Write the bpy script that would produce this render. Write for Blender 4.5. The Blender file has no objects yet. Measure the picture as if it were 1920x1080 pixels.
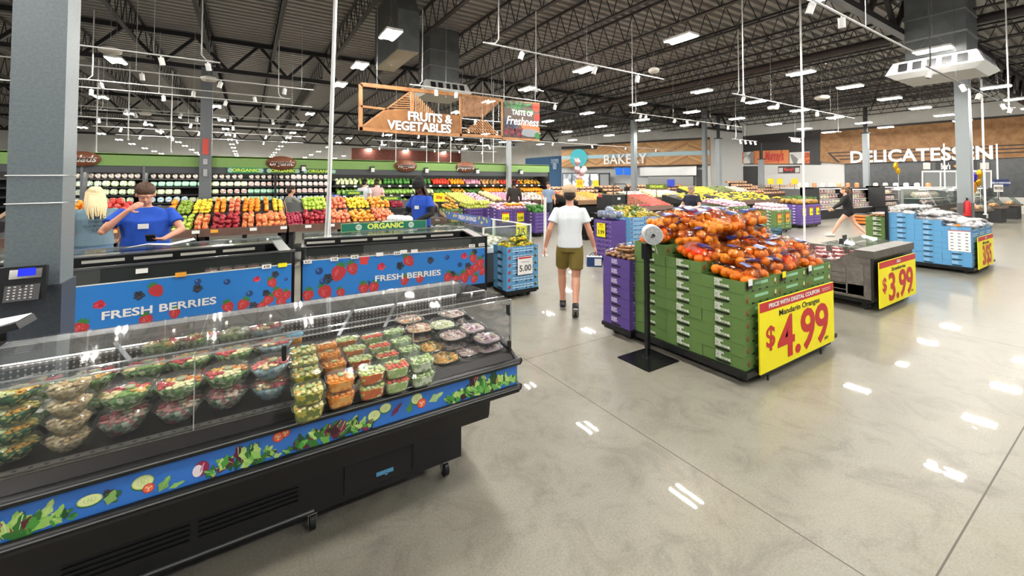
import bpy, math, random
from mathutils import Vector, Matrix, noise as mnoise
R = random.Random(7)
SC = bpy.context.scene
COL = SC.collection
pi = math.pi
rad = math.radians

# ------------------------------------------------------------------ camera
F_PX, CX, CY, CAM_H = 780.0, 960.0, 320.0, 1.75
YAW, PITCH = rad(32.4), rad(1.6)
cam_d = bpy.data.cameras.new('camera')
cam = bpy.data.objects.new('camera', cam_d); COL.objects.link(cam)
cam.location = (0, 0, CAM_H)
cam.rotation_euler = (pi/2 + PITCH, 0, -YAW)
cam_d.sensor_width = 36
cam_d.lens = 36 * F_PX / 1920
cam_d.shift_y = -(540 - CY) / 1920
cam_d.clip_start = 0.05; cam_d.clip_end = 300
SC.camera = cam

# ------------------------------------------------------------------ world, exposure
SC.view_settings.view_transform = 'Standard'
SC.view_settings.look = 'None'
SC.view_settings.gamma = 1.0
SC.view_settings.exposure = 0.14
SC.view_settings.use_curve_mapping = False
w = bpy.data.worlds.new('store_air'); SC.world = w; w.use_nodes = True
w.node_tree.nodes['Background'].inputs[0].default_value = (0.95, 0.97, 1.0, 1)
w.node_tree.nodes['Background'].inputs[1].default_value = 0.55
SC.cycles.max_bounces = 6; SC.cycles.diffuse_bounces = 3; SC.cycles.glossy_bounces = 3
SC.cycles.transmission_bounces = 4; SC.cycles.transparent_max_bounces = 32
SC.cycles.sample_clamp_indirect = 4.0
SC.cycles.caustics_reflective = False; SC.cycles.caustics_refractive = False
LAMP_POWER = 520.0          # emission strength of the ceiling fixtures
SPOT_POWER = 14.0

# ------------------------------------------------------------------ view geometry (a pixel of the photograph to a point of the room)
FW = Vector((math.sin(YAW)*math.cos(PITCH), math.cos(YAW)*math.cos(PITCH), math.sin(PITCH)))
RT = Vector((math.cos(YAW), -math.sin(YAW), 0)); UP = RT.cross(FW)
EYE = Vector((0, 0, CAM_H))
def ray(px, py): return FW + RT*((px-CX)/F_PX) - UP*((py-CY)/F_PX)
def atz(px, py, z):
    d = ray(px, py); return EYE + d*((z-CAM_H)/d.z)
def aty(px, py, y):
    d = ray(px, py); return EYE + d*(y/d.y)
def atx(px, py, x):
    d = ray(px, py); return EYE + d*(x/d.x)
def atd(px, py, dist):
    return EYE + ray(px, py)*dist

# ------------------------------------------------------------------ materials
def lin(h):
    if isinstance(h, str):
        h = h.lstrip('#'); c = [int(h[i:i+2], 16)/255 for i in (0, 2, 4)]
    else: c = h[:3]
    return tuple((x/12.92 if x <= .04045 else ((x+.055)/1.055)**2.4) for x in c) + (1,)
MATS = {}
def mt(hexc, rough=.5, metal=0., emit=0., noise=None, bump=0., spec=.5, coat=0., hex2=None, key=None, bscale=40, shell=0., objrand=0.):
    k = (hexc, rough, metal, emit, noise, bump, spec, coat, hex2, bscale, objrand)
    if k in MATS: return MATS[k]
    m = bpy.data.materials.new('surface_' + (key or hexc.strip('#'))); m.use_nodes = True
    nt = m.node_tree; b = nt.nodes['Principled BSDF']
    b.inputs['Base Color'].default_value = lin(hexc)
    b.inputs['Roughness'].default_value = rough
    b.inputs['Metallic'].default_value = metal
    b.inputs['Specular IOR Level'].default_value = spec
    if coat: b.inputs['Coat Weight'].default_value = coat
    if emit:
        b.inputs['Emission Color'].default_value = lin(hexc); b.inputs['Emission Strength'].default_value = emit
    if noise or bump:
        tc = nt.nodes.new('ShaderNodeTexCoord'); no = nt.nodes.new('ShaderNodeTexNoise')
        no.inputs['Scale'].default_value = noise or bscale; no.inputs['Detail'].default_value = 4
        nt.links.new(tc.outputs['Object'], no.inputs['Vector'])
        if noise:
            mx = nt.nodes.new('ShaderNodeMix'); mx.data_type = 'RGBA'
            c1 = lin(hexc); c2 = lin(hex2) if hex2 else tuple(v*.7 for v in c1[:3]) + (1,)
            mx.inputs['A'].default_value = c1; mx.inputs['B'].default_value = c2
            rp = nt.nodes.new('ShaderNodeValToRGB'); rp.color_ramp.elements[0].position = .38; rp.color_ramp.elements[1].position = .62
            nt.links.new(no.outputs['Fac'], rp.inputs['Fac']); nt.links.new(rp.outputs['Color'], mx.inputs['Factor'])
            nt.links.new(mx.outputs['Result'], b.inputs['Base Color'])
        if bump:
            n2 = no
            if noise:
                n2 = nt.nodes.new('ShaderNodeTexNoise'); n2.inputs['Scale'].default_value = bscale
                nt.links.new(tc.outputs['Object'], n2.inputs['Vector'])
            bp = nt.nodes.new('ShaderNodeBump'); bp.inputs['Strength'].default_value = bump; bp.inputs['Distance'].default_value = .01
            nt.links.new(n2.outputs['Fac'], bp.inputs['Height']); nt.links.new(bp.outputs['Normal'], b.inputs['Normal'])
    MATS[k] = m
    return m
def multi(cols, rough=.6, key='mix', scale=30., metal=0., spec=.4, vec='Object', stretch=(1, 1, 1)):
    """a surface of several colours in small patches (chopped fruit, printed packs, leaves)"""
    k = ('multi', tuple(cols), rough, scale, stretch)
    if k in MATS: return MATS[k]
    m = bpy.data.materials.new('surface_' + key); m.use_nodes = True
    nt = m.node_tree; b = nt.nodes['Principled BSDF']; b.inputs['Roughness'].default_value = rough
    b.inputs['Specular IOR Level'].default_value = spec
    tc = nt.nodes.new('ShaderNodeTexCoord'); mp = nt.nodes.new('ShaderNodeMapping'); mp.inputs['Scale'].default_value = stretch
    vo = nt.nodes.new('ShaderNodeTexVoronoi'); vo.inputs['Scale'].default_value = scale
    sx = nt.nodes.new('ShaderNodeSeparateColor'); rp = nt.nodes.new('ShaderNodeValToRGB'); rp.color_ramp.interpolation = 'CONSTANT'
    nt.links.new(tc.outputs[vec], mp.inputs['Vector']); nt.links.new(mp.outputs['Vector'], vo.inputs['Vector'])
    nt.links.new(vo.outputs['Color'], sx.inputs['Color']); nt.links.new(sx.outputs['Red'], rp.inputs['Fac'])
    el = rp.color_ramp.elements; n = len(cols)
    while len(el) < n: el.new(.5)
    for i, c in enumerate(cols):
        el[i].position = i/n; el[i].color = lin(c)
    nt.links.new(rp.outputs['Color'], b.inputs['Base Color'])
    MATS[k] = m
    return m
def film(key, tint='#ffffff', gloss=.10, alpha=0., rough=.06, edge=.35):
    """clear plastic or glass sheet: mostly see-through, glossy at grazing angles"""
    k = ('film', key)
    if k in MATS: return MATS[k]
    m = bpy.data.materials.new('clear_' + key); m.use_nodes = True
    nt = m.node_tree; nt.nodes.remove(nt.nodes['Principled BSDF']); out = nt.nodes['Material Output']
    tr = nt.nodes.new('ShaderNodeBsdfTransparent'); tr.inputs[0].default_value = lin(tint)
    gl = nt.nodes.new('ShaderNodeBsdfGlossy'); gl.inputs['Roughness'].default_value = rough
    df = nt.nodes.new('ShaderNodeBsdfDiffuse'); df.inputs[0].default_value = lin(tint)
    lw = nt.nodes.new('ShaderNodeLayerWeight'); lw.inputs['Blend'].default_value = edge
    ma = nt.nodes.new('ShaderNodeMath'); ma.operation = 'MULTIPLY_ADD'; ma.inputs[1].default_value = .5; ma.inputs[2].default_value = gloss
    m1 = nt.nodes.new('ShaderNodeMixShader'); m1.inputs[0].default_value = alpha
    m2 = nt.nodes.new('ShaderNodeMixShader')
    nt.links.new(lw.outputs['Fresnel'], ma.inputs[0]); nt.links.new(ma.outputs[0], m2.inputs[0])
    nt.links.new(tr.outputs[0], m1.inputs[1]); nt.links.new(df.outputs[0], m1.inputs[2])
    nt.links.new(m1.outputs[0], m2.inputs[1]); nt.links.new(gl.outputs[0], m2.inputs[2])
    nt.links.new(m2.outputs[0], out.inputs[0])
    MATS[k] = m
    return m

# ------------------------------------------------------------------ mesh builder
class MB:
    def __init__(s): s.v = []; s.f = []; s.m = []; s.sm = []
    def add(s, vs, fs, mi=0, smooth=False):
        o = len(s.v); s.v += [tuple(v) for v in vs]
        for f in fs: s.f.append(tuple(i+o for i in f)); s.m.append(mi); s.sm.append(smooth)
        return s
    def box(s, x0, x1, y0, y1, z0, z1, mi=0):
        return s.add([(x0,y0,z0),(x1,y0,z0),(x1,y1,z0),(x0,y1,z0),(x0,y0,z1),(x1,y0,z1),(x1,y1,z1),(x0,y1,z1)],
            [(0,3,2,1),(4,5,6,7),(0,1,5,4),(1,2,6,5),(2,3,7,6),(3,0,4,7)], mi)
    def bar(s, p, q, w, h=None, mi=0):
        """square bar from p to q"""
        h = h or w; p = Vector(p); q = Vector(q); d = (q-p).normalized()
        a = d.cross(Vector((0,0,1)))
        if a.length < 1e-3: a = Vector((1,0,0))
        a.normalize(); b = a.cross(d); a *= w/2; b *= h/2
        c = [p-a-b, p+a-b, p+a+b, p-a+b, q-a-b, q+a-b, q+a+b, q-a+b]
        return s.add(c, [(0,1,2,3),(7,6,5,4),(0,4,5,1),(1,5,6,2),(2,6,7,3),(3,7,4,0)], mi)
    def cyl(s, p, q, r, n=12, mi=0, r2=None, cap=True, smooth=True):
        r2 = r if r2 is None else r2; p = Vector(p); q = Vector(q); d = (q-p).normalized()
        a = d.cross(Vector((0,0,1)))
        if a.length < 1e-3: a = Vector((1,0,0))
        a.normalize(); b = a.cross(d)
        vs = [c + (a*math.cos(2*pi*i/n) + b*math.sin(2*pi*i/n))*rr for c, rr in ((p,r),(q,r2)) for i in range(n)]
        s.add(vs, [(i,(i+1)%n,n+(i+1)%n,n+i)[::-1] for i in range(n)], mi, smooth)
        if cap: s.add(vs, [tuple(range(n)), tuple(range(2*n-1,n-1,-1))], mi)
        return s
    def tube(s, pts, r, n=8, mi=0):
        pts = [Vector(p) for p in pts]; vs = []; prev = None
        for i, p in enumerate(pts):
            d = (pts[min(i+1,len(pts)-1)] - pts[max(i-1,0)]).normalized()
            a = (d.cross(Vector((0,0,1))) if prev is None else prev - d*prev.dot(d))
            if a.length < 1e-3: a = Vector((1,0,0))
            a.normalize(); prev = a; b = a.cross(d); rr = r[i] if isinstance(r, (list, tuple)) else r
            vs += [p + (a*math.cos(2*pi*k/n) + b*math.sin(2*pi*k/n))*rr for k in range(n)]
        fs = [(i*n+k, (i+1)*n+k, (i+1)*n+(k+1)%n, i*n+(k+1)%n)[::-1] for i in range(len(pts)-1) for k in range(n)]
        s.add(vs, fs, mi, True); m = len(pts)
        return s.add(vs, [tuple(range(n)), tuple(range(m*n-1, (m-1)*n-1, -1))], mi, True)
    def lathe(s, prof, n=16, c=(0,0,0), mi=0, sx=1, sy=1, pw=None, smooth=True):
        """prof: list of (r, z); pw squares the outline (superellipse power)"""
        vs = []
        for r, z in prof:
            for k in range(n):
                a = 2*pi*(k+.5)/n; x, y = math.cos(a), math.sin(a)
                if pw: g = (abs(x)**pw + abs(y)**pw)**(-1/pw); x, y = x*g, y*g
                vs.append((c[0]+x*r*sx, c[1]+y*r*sy, c[2]+z))
        m = len(prof)
        return s.add(vs, [(i*n+k, i*n+(k+1)%n, (i+1)*n+(k+1)%n, (i+1)*n+k) for i in range(m-1) for k in range(n)], mi, smooth)
    def ball(s, c, r, nu=10, nv=7, mi=0, rot=None):
        r = (r,r,r) if not isinstance(r, (tuple, list)) else r
        vs = []
        for j in range(nv+1):
            t = pi*j/nv
            for i in range(nu):
                p = 2*pi*i/nu
                q = Vector((math.sin(t)*math.cos(p)*r[0], math.sin(t)*math.sin(p)*r[1], math.cos(t)*r[2]))
                if rot: q = rot @ q
                vs.append(q + Vector(c))
        return s.add(vs, [(j*nu+i, (j+1)*nu+i, (j+1)*nu+(i+1)%nu, j*nu+(i+1)%nu) for j in range(nv) for i in range(nu)], mi, True)
    def prism(s, poly, y0, y1, mi=0, axis='y', smooth=False):
        """poly of (a, b) run from y0 to y1 along the axis"""
        n = len(poly)
        def P(a, b, t): return {'y': (a,t,b), 'x': (t,a,b), 'z': (a,b,t)}[axis]
        vs = [P(a,b,y0) for a,b in poly] + [P(a,b,y1) for a,b in poly]
        s.add(vs, [(i,(i+1)%n,n+(i+1)%n,n+i) for i in range(n)], mi, smooth)
        return s.add(vs, [tuple(range(n))[::-1], tuple(range(n,2*n))], mi)
    def quad(s, a, b, c, d, mi=0): return s.add([a,b,c,d], [(0,1,2,3)], mi)
    def sheet(s, a, b, c, d, t, mi=0):
        """thin slab through four corners, thickness t"""
        a, b, c, d = map(Vector, (a,b,c,d)); n = (b-a).cross(d-a).normalized()*t/2
        return s.add([a-n,b-n,c-n,d-n,a+n,b+n,c+n,d+n], [(0,3,2,1),(4,5,6,7),(0,1,5,4),(1,2,6,5),(2,3,7,6),(3,0,4,7)], mi)
    def mesh(s, name, mats):
        me = bpy.data.meshes.new(name); me.from_pydata(s.v, [], s.f)
        for m in (mats if isinstance(mats, (list, tuple)) else [mats]): me.materials.append(m)
        me.polygons.foreach_set('material_index', s.m); me.polygons.foreach_set('use_smooth', s.sm)
        me.update(); return me
    def build(s, name, mats, parent=None, loc=None, rz=0, fix=False):
        o = bpy.data.objects.new(name, s.mesh(name, mats)); COL.objects.link(o)
        if parent is not None: o.parent = parent
        if loc is not None: o.location = loc
        if rz: o.rotation_euler.z = rz
        if fix:
            import bmesh
            bm = bmesh.new(); bm.from_mesh(o.data); bmesh.ops.recalc_face_normals(bm, faces=bm.faces); bm.to_mesh(o.data); bm.free()
        return o
def tag(o, label, cat, group=None, kind=None):
    if label: o['label'] = label
    if cat: o['category'] = cat
    if group: o['group'] = group
    if kind: o['kind'] = kind
    return o
def struct(o): o['kind'] = 'structure'; return o
def thing(name, label, cat, loc=(0,0,0), rz=0, group=None):
    o = bpy.data.objects.new(name, None); COL.objects.link(o); o.location = loc; o.rotation_euler.z = rz
    o.empty_display_size = .1
    return tag(o, label, cat, group)
KIDS = {}
def dup(root, loc=None, rot=None, label=None, group=None, scale=None):
    def cp(o, par):
        c = o.copy(); COL.objects.link(c)
        if par is not None: c.parent = par
        for ch in KIDS[o.name]: cp(ch, c)
        return c
    def reg(o):
        if o.name not in KIDS:
            KIDS[o.name] = list(o.children)
            for ch in KIDS[o.name]: reg(ch)
    reg(root)
    r = cp(root, None)
    if loc is not None: r.location = loc
    if rot is not None: r.rotation_euler = rot if isinstance(rot, (tuple, list, Vector)) or hasattr(rot, 'order') else (0, 0, rot)
    if label: r['label'] = label
    if group: r['group'] = group
    if scale: r.scale = scale if isinstance(scale, (tuple, list)) else (scale,)*3
    return r
class Stock:
    """a first thing and copies of it: the first call places the first thing itself"""
    def __init__(s, root): s.root = root; s.used = False
    def __call__(s, loc, rot=0, label=None, group=None, scale=None):
        if s.used: return dup(s.root, loc, rot, label, group, scale)
        s.used = True; r = s.root
        # keep a clean copy source: register children first
        def reg(o):
            if o.name not in KIDS:
                KIDS[o.name] = list(o.children)
                for ch in KIDS[o.name]: reg(ch)
        reg(r)
        r.location = loc; r.rotation_euler = rot if isinstance(rot, (tuple, list)) or hasattr(rot, 'order') else (0, 0, rot)
        if label: r['label'] = label
        if group: r['group'] = group
        if scale: r.scale = scale if isinstance(scale, (tuple, list)) else (scale,)*3
        return r
FONTC = {}
def text(body, size, mat, parent=None, loc=(0,0,0), rot=(pi/2,0,0), name='lettering', ext=.001, off=0., sx=1., align='CENTER', space=1., shear=0., line=1.):
    k = (body, size, mat.name, ext, off, align, space, shear, line)
    cu = FONTC.get(k)
    if cu is None:
        cu = bpy.data.curves.new(name, 'FONT'); cu.body = body; cu.size = size; cu.extrude = ext; cu.offset = off
        cu.align_x = align; cu.align_y = 'CENTER'; cu.space_character = space; cu.shear = shear; cu.space_line = line
        cu.resolution_u = 3; cu.materials.append(mat); FONTC[k] = cu
    o = bpy.data.objects.new(name, cu); COL.objects.link(o); o.parent = parent; o.location = loc; o.rotation_euler = rot; o.scale = (sx,1,1)
    return o
def rotz(v, a): c, s = math.cos(a), math.sin(a); return Vector((v[0]*c-v[1]*s, v[0]*s+v[1]*c, v[2] if len(v) > 2 else 0))

# common surfaces
M_BLACK = mt('#101113', .35); M_BLACKM = mt('#17181a', .6); M_STEELB = mt('#1b1a1a', .55)
M_WHITE = mt('#e9e9e6', .5); M_WHITEM = mt('#f2f2f0', .35); M_CHROME = mt('#c8cacc', .22, 1.); M_ALU = mt('#9fa3a6', .35, .8)
M_GLASS = film('glass_pane', '#f4fbf8', .05, .02, .02, .25)
M_ACRY = film('acrylic_cover', '#fdfeff', .01, .01, .03, .22)
M_PET = film('clear_shell', '#fbfdfc', .04, .03, .12, .2)
M_BAGF = film('bag_film', '#ffffff', .045, .0, .10, .25)
M_YEL = mt('#f8ec16', .45); M_RED = mt('#c22733', .45); M_DRED = mt('#c01f26', .45); M_TXTK = mt('#151515', .5)
M_TAG = mt('#f3f3f0', .5)
# ================================================================== the building
def floor_material():
    m = bpy.data.materials.new('polished_concrete'); m.use_nodes = True
    nt = m.node_tree; b = nt.nodes['Principled BSDF']; L = nt.links.new
    tc = nt.nodes.new('ShaderNodeTexCoord')
    def noi(sc, det, rough=.6, dist=0.):
        n = nt.nodes.new('ShaderNodeTexNoise'); n.inputs['Scale'].default_value = sc; n.inputs['Detail'].default_value = det
        n.inputs['Roughness'].default_value = rough; n.inputs['Distortion'].default_value = dist
        L(tc.outputs['Object'], n.inputs['Vector']); return n
    def ramp(src, els):
        r = nt.nodes.new('ShaderNodeValToRGB'); e = r.color_ramp.elements
        while len(e) < len(els): e.new(.5)
        for i, (p, c) in enumerate(els): e[i].position = p; e[i].color = lin(c) if isinstance(c, str) else (c, c, c, 1)
        L(src, r.inputs['Fac']); return r
    n1 = noi(.55, 8, .6, .6); n2 = noi(3.2, 9, .7, 1.2); n3 = noi(90, 3, .6)
    r1 = ramp(n1.outputs['Fac'], [(.3, '#76746c'), (.5, '#89857b'), (.7, '#938b79')])
    r2 = ramp(n2.outputs['Fac'], [(.32, '#6f6b60'), (.5, '#918d80'), (.68, '#9a978b')])
    mx = nt.nodes.new('ShaderNodeMix'); mx.data_type = 'RGBA'; mx.inputs['Factor'].default_value = .5
    L(r1.outputs['Color'], mx.inputs['A']); L(r2.outputs['Color'], mx.inputs['B'])
    r3 = ramp(n3.outputs['Fac'], [(.35, .86), (.65, 1.06)])
    m2 = nt.nodes.new('ShaderNodeMix'); m2.data_type = 'RGBA'; m2.blend_type = 'MULTIPLY'; m2.inputs['Factor'].default_value = 1
    L(mx.outputs['Result'], m2.inputs['A']); L(r3.outputs['Color'], m2.inputs['B'])
    L(m2.outputs['Result'], b.inputs['Base Color'])
    rr = ramp(n2.outputs['Fac'], [(.3, .3), (.7, .42)]); L(rr.outputs['Color'], b.inputs['Roughness'])
    b.inputs['Coat Weight'].default_value = .55; b.inputs['Coat Roughness'].default_value = .02; b.inputs['Coat IOR'].default_value = 1.5
    b.inputs['Specular IOR Level'].default_value = .15
    return m
M_FLOOR = floor_material(); M_JOINT = mt('#57524a', .8)
def build_floor():
    mb = MB(); X0, X1, Y0, Y1 = -45., 60., -14., 90.
    jx = [2.342 + 4.6*k for k in range(-9, 12)]; jy = [.592 + 2.85*k for k in range(-4, 30)]
    def cuts(lo, hi, js, hw):
        out = [lo]
        for j in js:
            if lo < j < hi: out += [j-hw, j+hw]
        return out + [hi]
    xs = cuts(X0, X1, jx, .004); ys = cuts(Y0, Y1, jy, .004)
    for i in range(len(xs)-1):
        for j in range(len(ys)-1):
            mb.quad((xs[i],ys[j],0),(xs[i+1],ys[j],0),(xs[i+1],ys[j+1],0),(xs[i],ys[j+1],0), 1 if (i%2 or j%2) else 0)
    struct(mb.build('floor', [M_FLOOR, M_JOINT]))
build_floor()

Z_CH, Z_DECK = 6.05, 6.9
# ceiling: ribbed steel deck, ribs running along x
def build_deck():
    mb = MB(); x0, x1 = -45., 60.; y = -14.; vs = []; prof = []
    while y < 82:
        prof += [(y, Z_DECK+.10), (y+.13, Z_DECK+.10), (y+.15, Z_DECK), (y+.28, Z_DECK)]; y += .30
    for (yy, z) in prof: vs += [(x0,yy,z),(x1,yy,z)]
    mb.add(vs, [(2*i, 2*i+2, 2*i+3, 2*i+1) for i in range(len(prof)-1)], 0)
    mb.box(x0, x1, -14, 82, Z_DECK+.2, Z_DECK+.3)
    struct(mb.build('ceiling', [mt('#9a9894', .45, .2)]))
build_deck()
M_JST = mt('#231f1f', .5)
def joist_mesh(L, k_w=.61, zc=Z_CH, zt=Z_DECK-.01, w=.07):
    mb = MB(); x = .028
    for s in (-1, 1):
        mb.box(-.035+s*.02-.016, -.035+s*.02+.016+.035, .9, L-.9, zc, zc+.045)
        mb.box(s*.022-.014, s*.022+.014, 0, L, zt-.05, zt)
    n = int((L-1.8)/k_w); st = (L-1.8)/n
    for i in range(n):
        a = .9+i*st; m = a+st/2
        mb.bar((0,a,zc+.02),(0,m,zt-.03),.02); mb.bar((0,m,zt-.03),(0,a+st,zc+.02),.02)
    mb.bar((0,.05,zt-.03),(0,.9,zc+.02),.025); mb.bar((0,L-.05,zt-.03),(0,L-.9,zc+.02),.025)
    return mb
GIRD = [-10.4, 3.7, 17.8, 31.9, 46.0]
JX = [.7+1.82*k for k in range(-12, 19)]
base = None; bm_j = joist_mesh(14.1).mesh('roof_joist', M_JST)
for gi in range(len(GIRD)-1):
    for x in JX:
        if gi == 0 and not (2 < x < 36): continue
        o = bpy.data.objects.new('roof_joist', bm_j); COL.objects.link(o); o.location = (x, GIRD[gi], 0)
        nm = ['in the roof bay over the aisles nearest the camera side', 'in the roof bay over the berry and citrus displays', 'in the roof bay behind the produce wall header', 'in the farthest roof bay'][gi]
        tag(o, 'black open-web steel joist ' + nm, 'roof joist', 'open-web roof joists ' + nm)
M_GIR = mt('#1a1818', .5)
def girder(y, x0, x1, label):
    mb = MB(); zb, zt = 5.62, 6.83
    mb.box(x0, x1, -.09, .09, zb, zb+.14); mb.box(x0, x1, -.09, .09, zt-.16, zt)
    n = int((x1-x0)/1.82); st = (x1-x0)/n
    for i in range(n):
        a = x0+i*st
        mb.bar((a,0,zb+.07),(a+st/2,0,zt-.08),.10); mb.bar((a+st/2,0,zt-.08),(a+st,0,zb+.07),.10)
    tag(mb.build('roof_girder', M_GIR, loc=(0,y,0)), label, 'roof girder')
girder(3.7, -21, 34.5, 'heavy black steel girder truss crossing above the big light grey column at the left')
girder(17.8, -21, 34.5, 'heavy black steel girder truss above the second grey column by the apples')
girder(31.9, -30, 34.5, 'heavy black steel girder truss behind the produce wall header')
girder(46.0, -30, 40, 'farthest black steel girder truss over the rear of the store')
# round dark pipe along y under the joists
mb = MB(); mb.cyl((15.9,-3,5.95),(15.9,32,5.95),.13,12); mb.build('sprinkler_main', mt('#2a2020',.5))
tag(bpy.data.objects['sprinkler_main'], 'thick dark sprinkler main pipe slung under the roof joists', 'pipe')
# walls
M_WALLG = mt('#dedcd4', .8, noise=2., hex2='#d6d4cc'); M_WALLW = mt('#dcdcd8', .8)
def wall(name, p, q, z0, z1, m, t=.2):
    p = Vector((p[0],p[1],0)); q = Vector((q[0],q[1],0)); d = (q-p).normalized(); n = Vector((-d.y,d.x,0))*t
    mb = MB()
    vs = [p, q, q+n, p+n]
    mb.add([(v.x,v.y,z0) for v in vs]+[(v.x,v.y,z1) for v in vs], [(0,3,2,1),(4,5,6,7),(0,1,5,4),(1,2,6,5),(2,3,7,6),(3,0,4,7)])
    return struct(mb.build(name, m))
wall('wall_back', (-45,62), (60,62), 0, 7.1, mt('#f4f4f0', .8))
wall('wall_left', (-45,-14), (-45,62), 0, 7.1, M_WALLG)
# deli wall runs nearly along y; its far end meets the white corner wall
D0 = (34.3, 13.8); D1 = (37.6, -3.0)
wall('wall_delicatessen', D1, D0, 0, 7.1, M_WALLG, -.3)
wall('wall_corner', (34.3,13.8), (33.0,17.6), 0, 7.1, mt('#ececE6', .8), -.3)
wall('wall_bakery_side', (33.0,17.6), (29.35,18.5), 0, 7.1, mt('#e6e8e4', .8), -.3)
wall('wall_bakery_return', (29.35,18.5), (31.4,19.4), 0, 7.1, M_WALLG, -.1)
wall('wall_bakery', (31.4,19.4), (24.9,33.2), 0, 7.1, M_WALLG, -.3)
wall('wall_bakery_end', (24.9,33.2), (24.6,62), 0, 7.1, M_WALLG, -.3)
# baseboard of the produce wall is hidden; dark band under the far white wall
struct(MB().box(-45,24,61.9,61.98,3.2,3.75).build('trim_1', mt('#3a3b3c',.7)))

# steel columns
M_COLL = mt('#6f797e', .42, .1, noise=60., hex2='#667075'); M_COLD = mt('#5f6468', .5); M_COLB = mt('#4a4f55', .45)
def column(x, y, w, label, lo=None, z1=5.7, m=M_COLL, flange=True, zlo=1.25):
    o = thing('steel_column', label, 'column', (x,y,0))
    h = w/2; mb = MB(); mb.box(-h,h,-h,h,zlo,z1); mb.build('column_shaft', m, o)
    mb = MB(); mb.box(-h-.012,h+.012,-h-.012,h+.012,0,zlo); mb.build('column_sleeve', lo or M_COLB, o)
    return o
c1 = column(-1.095, 3.82, .235, 'large light grey steel column at the left with two thin tie cables and a desk phone on it', mt('#3c434b', .4, noise=80., hex2='#343a42'), zlo=1.12)
mb = MB(); mb.box(.1175,.1215,-.1175,.1175,.95,5.7,0); mb.box(-.122,.122,-.122,-.1175,.97,5.7)
for z in (1.62, 1.79):
    b = MB(); b.tube([(-.123,-.123,z),(.123,-.123,z+.004),(.125,.123,z+.006),(-.123,.123,z),(-.123,-.123,z)],.0035,6)
    b.build('tie_cable', M_WHITE, c1)
column(-1.24, 17.8, .33, 'dark grey steel column behind the orange heap with a red fire notice', M_COLD, m=mt('#6b7074',.5))
column(20.3, 17.8, .27, 'slim grey steel column in front of the bakery header lettering', M_COLD, m=mt('#70777a',.5))
column(20.6, 3.7, .33, 'grey steel column before the delicatessen counter with a dark lower part', mt('#55585a',.5), m=mt('#858c8f',.5), zlo=1.05)
column(11.1, 17.8, .2, 'pale grey steel column rising behind the produce wall near the hanging blue screen', M_COLD, m=mt('#9aa0a2',.5))
for px, d, lab in ((1322, 29, 'pale steel column at the end of the bakery header'), (1348, 27, 'grey steel column with black top pipe before the white corner wall'),
                   (1428, 28, 'short grey steel column right of the black double door'), (1625, 24, 'light grey steel column with black upper pipe before the delicatessen lettering')):
    p = atd(px, 342, d); o = column(p.x, p.y, .26, lab, M_COLD, z1=4.6 if px != 1322 else 6.8, m=mt('#8a9194',.5))
    if px != 1322: MB().cyl((0,0,4.6),(0,0,6.1),.1,10).box(-.18,.18,-.18,.18,4.56,4.62).build('upper_pipe', M_BLACKM, o)
    if px == 1428: o.scale.z = .72

# ------------------------------------------------------------------ ceiling lights: twin bars on thin wires
def emis(name, col, s):
    m = bpy.data.materials.new(name); m.use_nodes = True; nt = m.node_tree
    nt.nodes.remove(nt.nodes['Principled BSDF']); e = nt.nodes.new('ShaderNodeEmission'); e.inputs[0].default_value = lin(col); e.inputs[1].default_value = s
    nt.links.new(e.outputs[0], nt.nodes['Material Output'].inputs[0]); return m
M_LED = emis('led_bar_glow', '#fffaf2', LAMP_POWER); M_SPOT = emis('spot_glow', '#fff3df', SPOT_POWER)
def make_bay_light():
    o = thing('high_bay_light', 'twin-bar ceiling light', 'ceiling light')
    MB().box(-.17,.17,-.33,.33,.015,.065).build('housing', M_WHITEM, o)
    for s in (-1,1): MB().box(s*.115-.022,s*.115+.022,-.31,.31,0,.014).build('light_bar', M_LED, o)
    b = MB()
    for s in (-1,1): b.bar((0,s*.28,.06),(0,0,.4),.006)
    b.bar((0,0,.4),(0,0,Z_CH-4.80),.006); b.build('hanger_wire', M_ALU, o)
    return o
bay = Stock(make_bay_light())
named = {(7.9,5.6):'twin-bar ceiling light high above the orange bags in the ceiling centre', (8.1,2.9):'twin-bar ceiling light at the top edge of the view right of centre',
 (13.3,5.55):'twin-bar ceiling light in front of the white vertical pole over the open floor', (13.6,2.9):'twin-bar ceiling light just before the right hand duct diffuser',
 (7.85,8.6):'twin-bar ceiling light beside the long white track over the walking man', (7.85,11.4):'twin-bar ceiling light above the right end of the wooden fruits sign',
 (2.5,8.74):'bright twin ceiling light in front of the angled duct at upper centre', (2.49,11.54):'bright twin ceiling light left of the grey duct',
 (-2.9,14.37):'bright twin ceiling light hanging at upper left beside the near column'}
pts = list(named)
for x in (-8,-4.6,-1.15,2.35):
    for y in (20.9,25.3,29.5,33,36.6,41,45,50,54.5,58.5): pts.append((x,y))  # two farthest rows are added lamps, put in to brighten the white back wall
pts += [(2.45,14.1),(-2.9,5.6),(-2.9,2.9),(2.5,2.9),(2.5,5.6),(-2.9,8.7),(-6.4,8.7),(-6.4,14.4),(-2.9,0),(2.5,0),(8.1,0),(13.6,0),(2.5,-3),(8.1,-3),(-2.9,-3),(5.9,-1.5),(13.6,-3)]
for x in (13.1,16.6,20.2,23.8,27.3,30.5):
    for y in (5.5,8.5,11.25):
        if (x,y) != (13.1,5.5): pts.append((x,y))
for x in (17.2,20.7,24.3,27.8): pts.append((x,2.95)); pts.append((x,0.1))
for x in (7.8,12.9,16.6,20.2):
    for y in (14.,16.9,19.8,23.5,27.5): pts.append((x,y))
for x in (6,9.5,13,17):
    for y in (31,35,40,46,52,58): pts.append((x,y))
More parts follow.
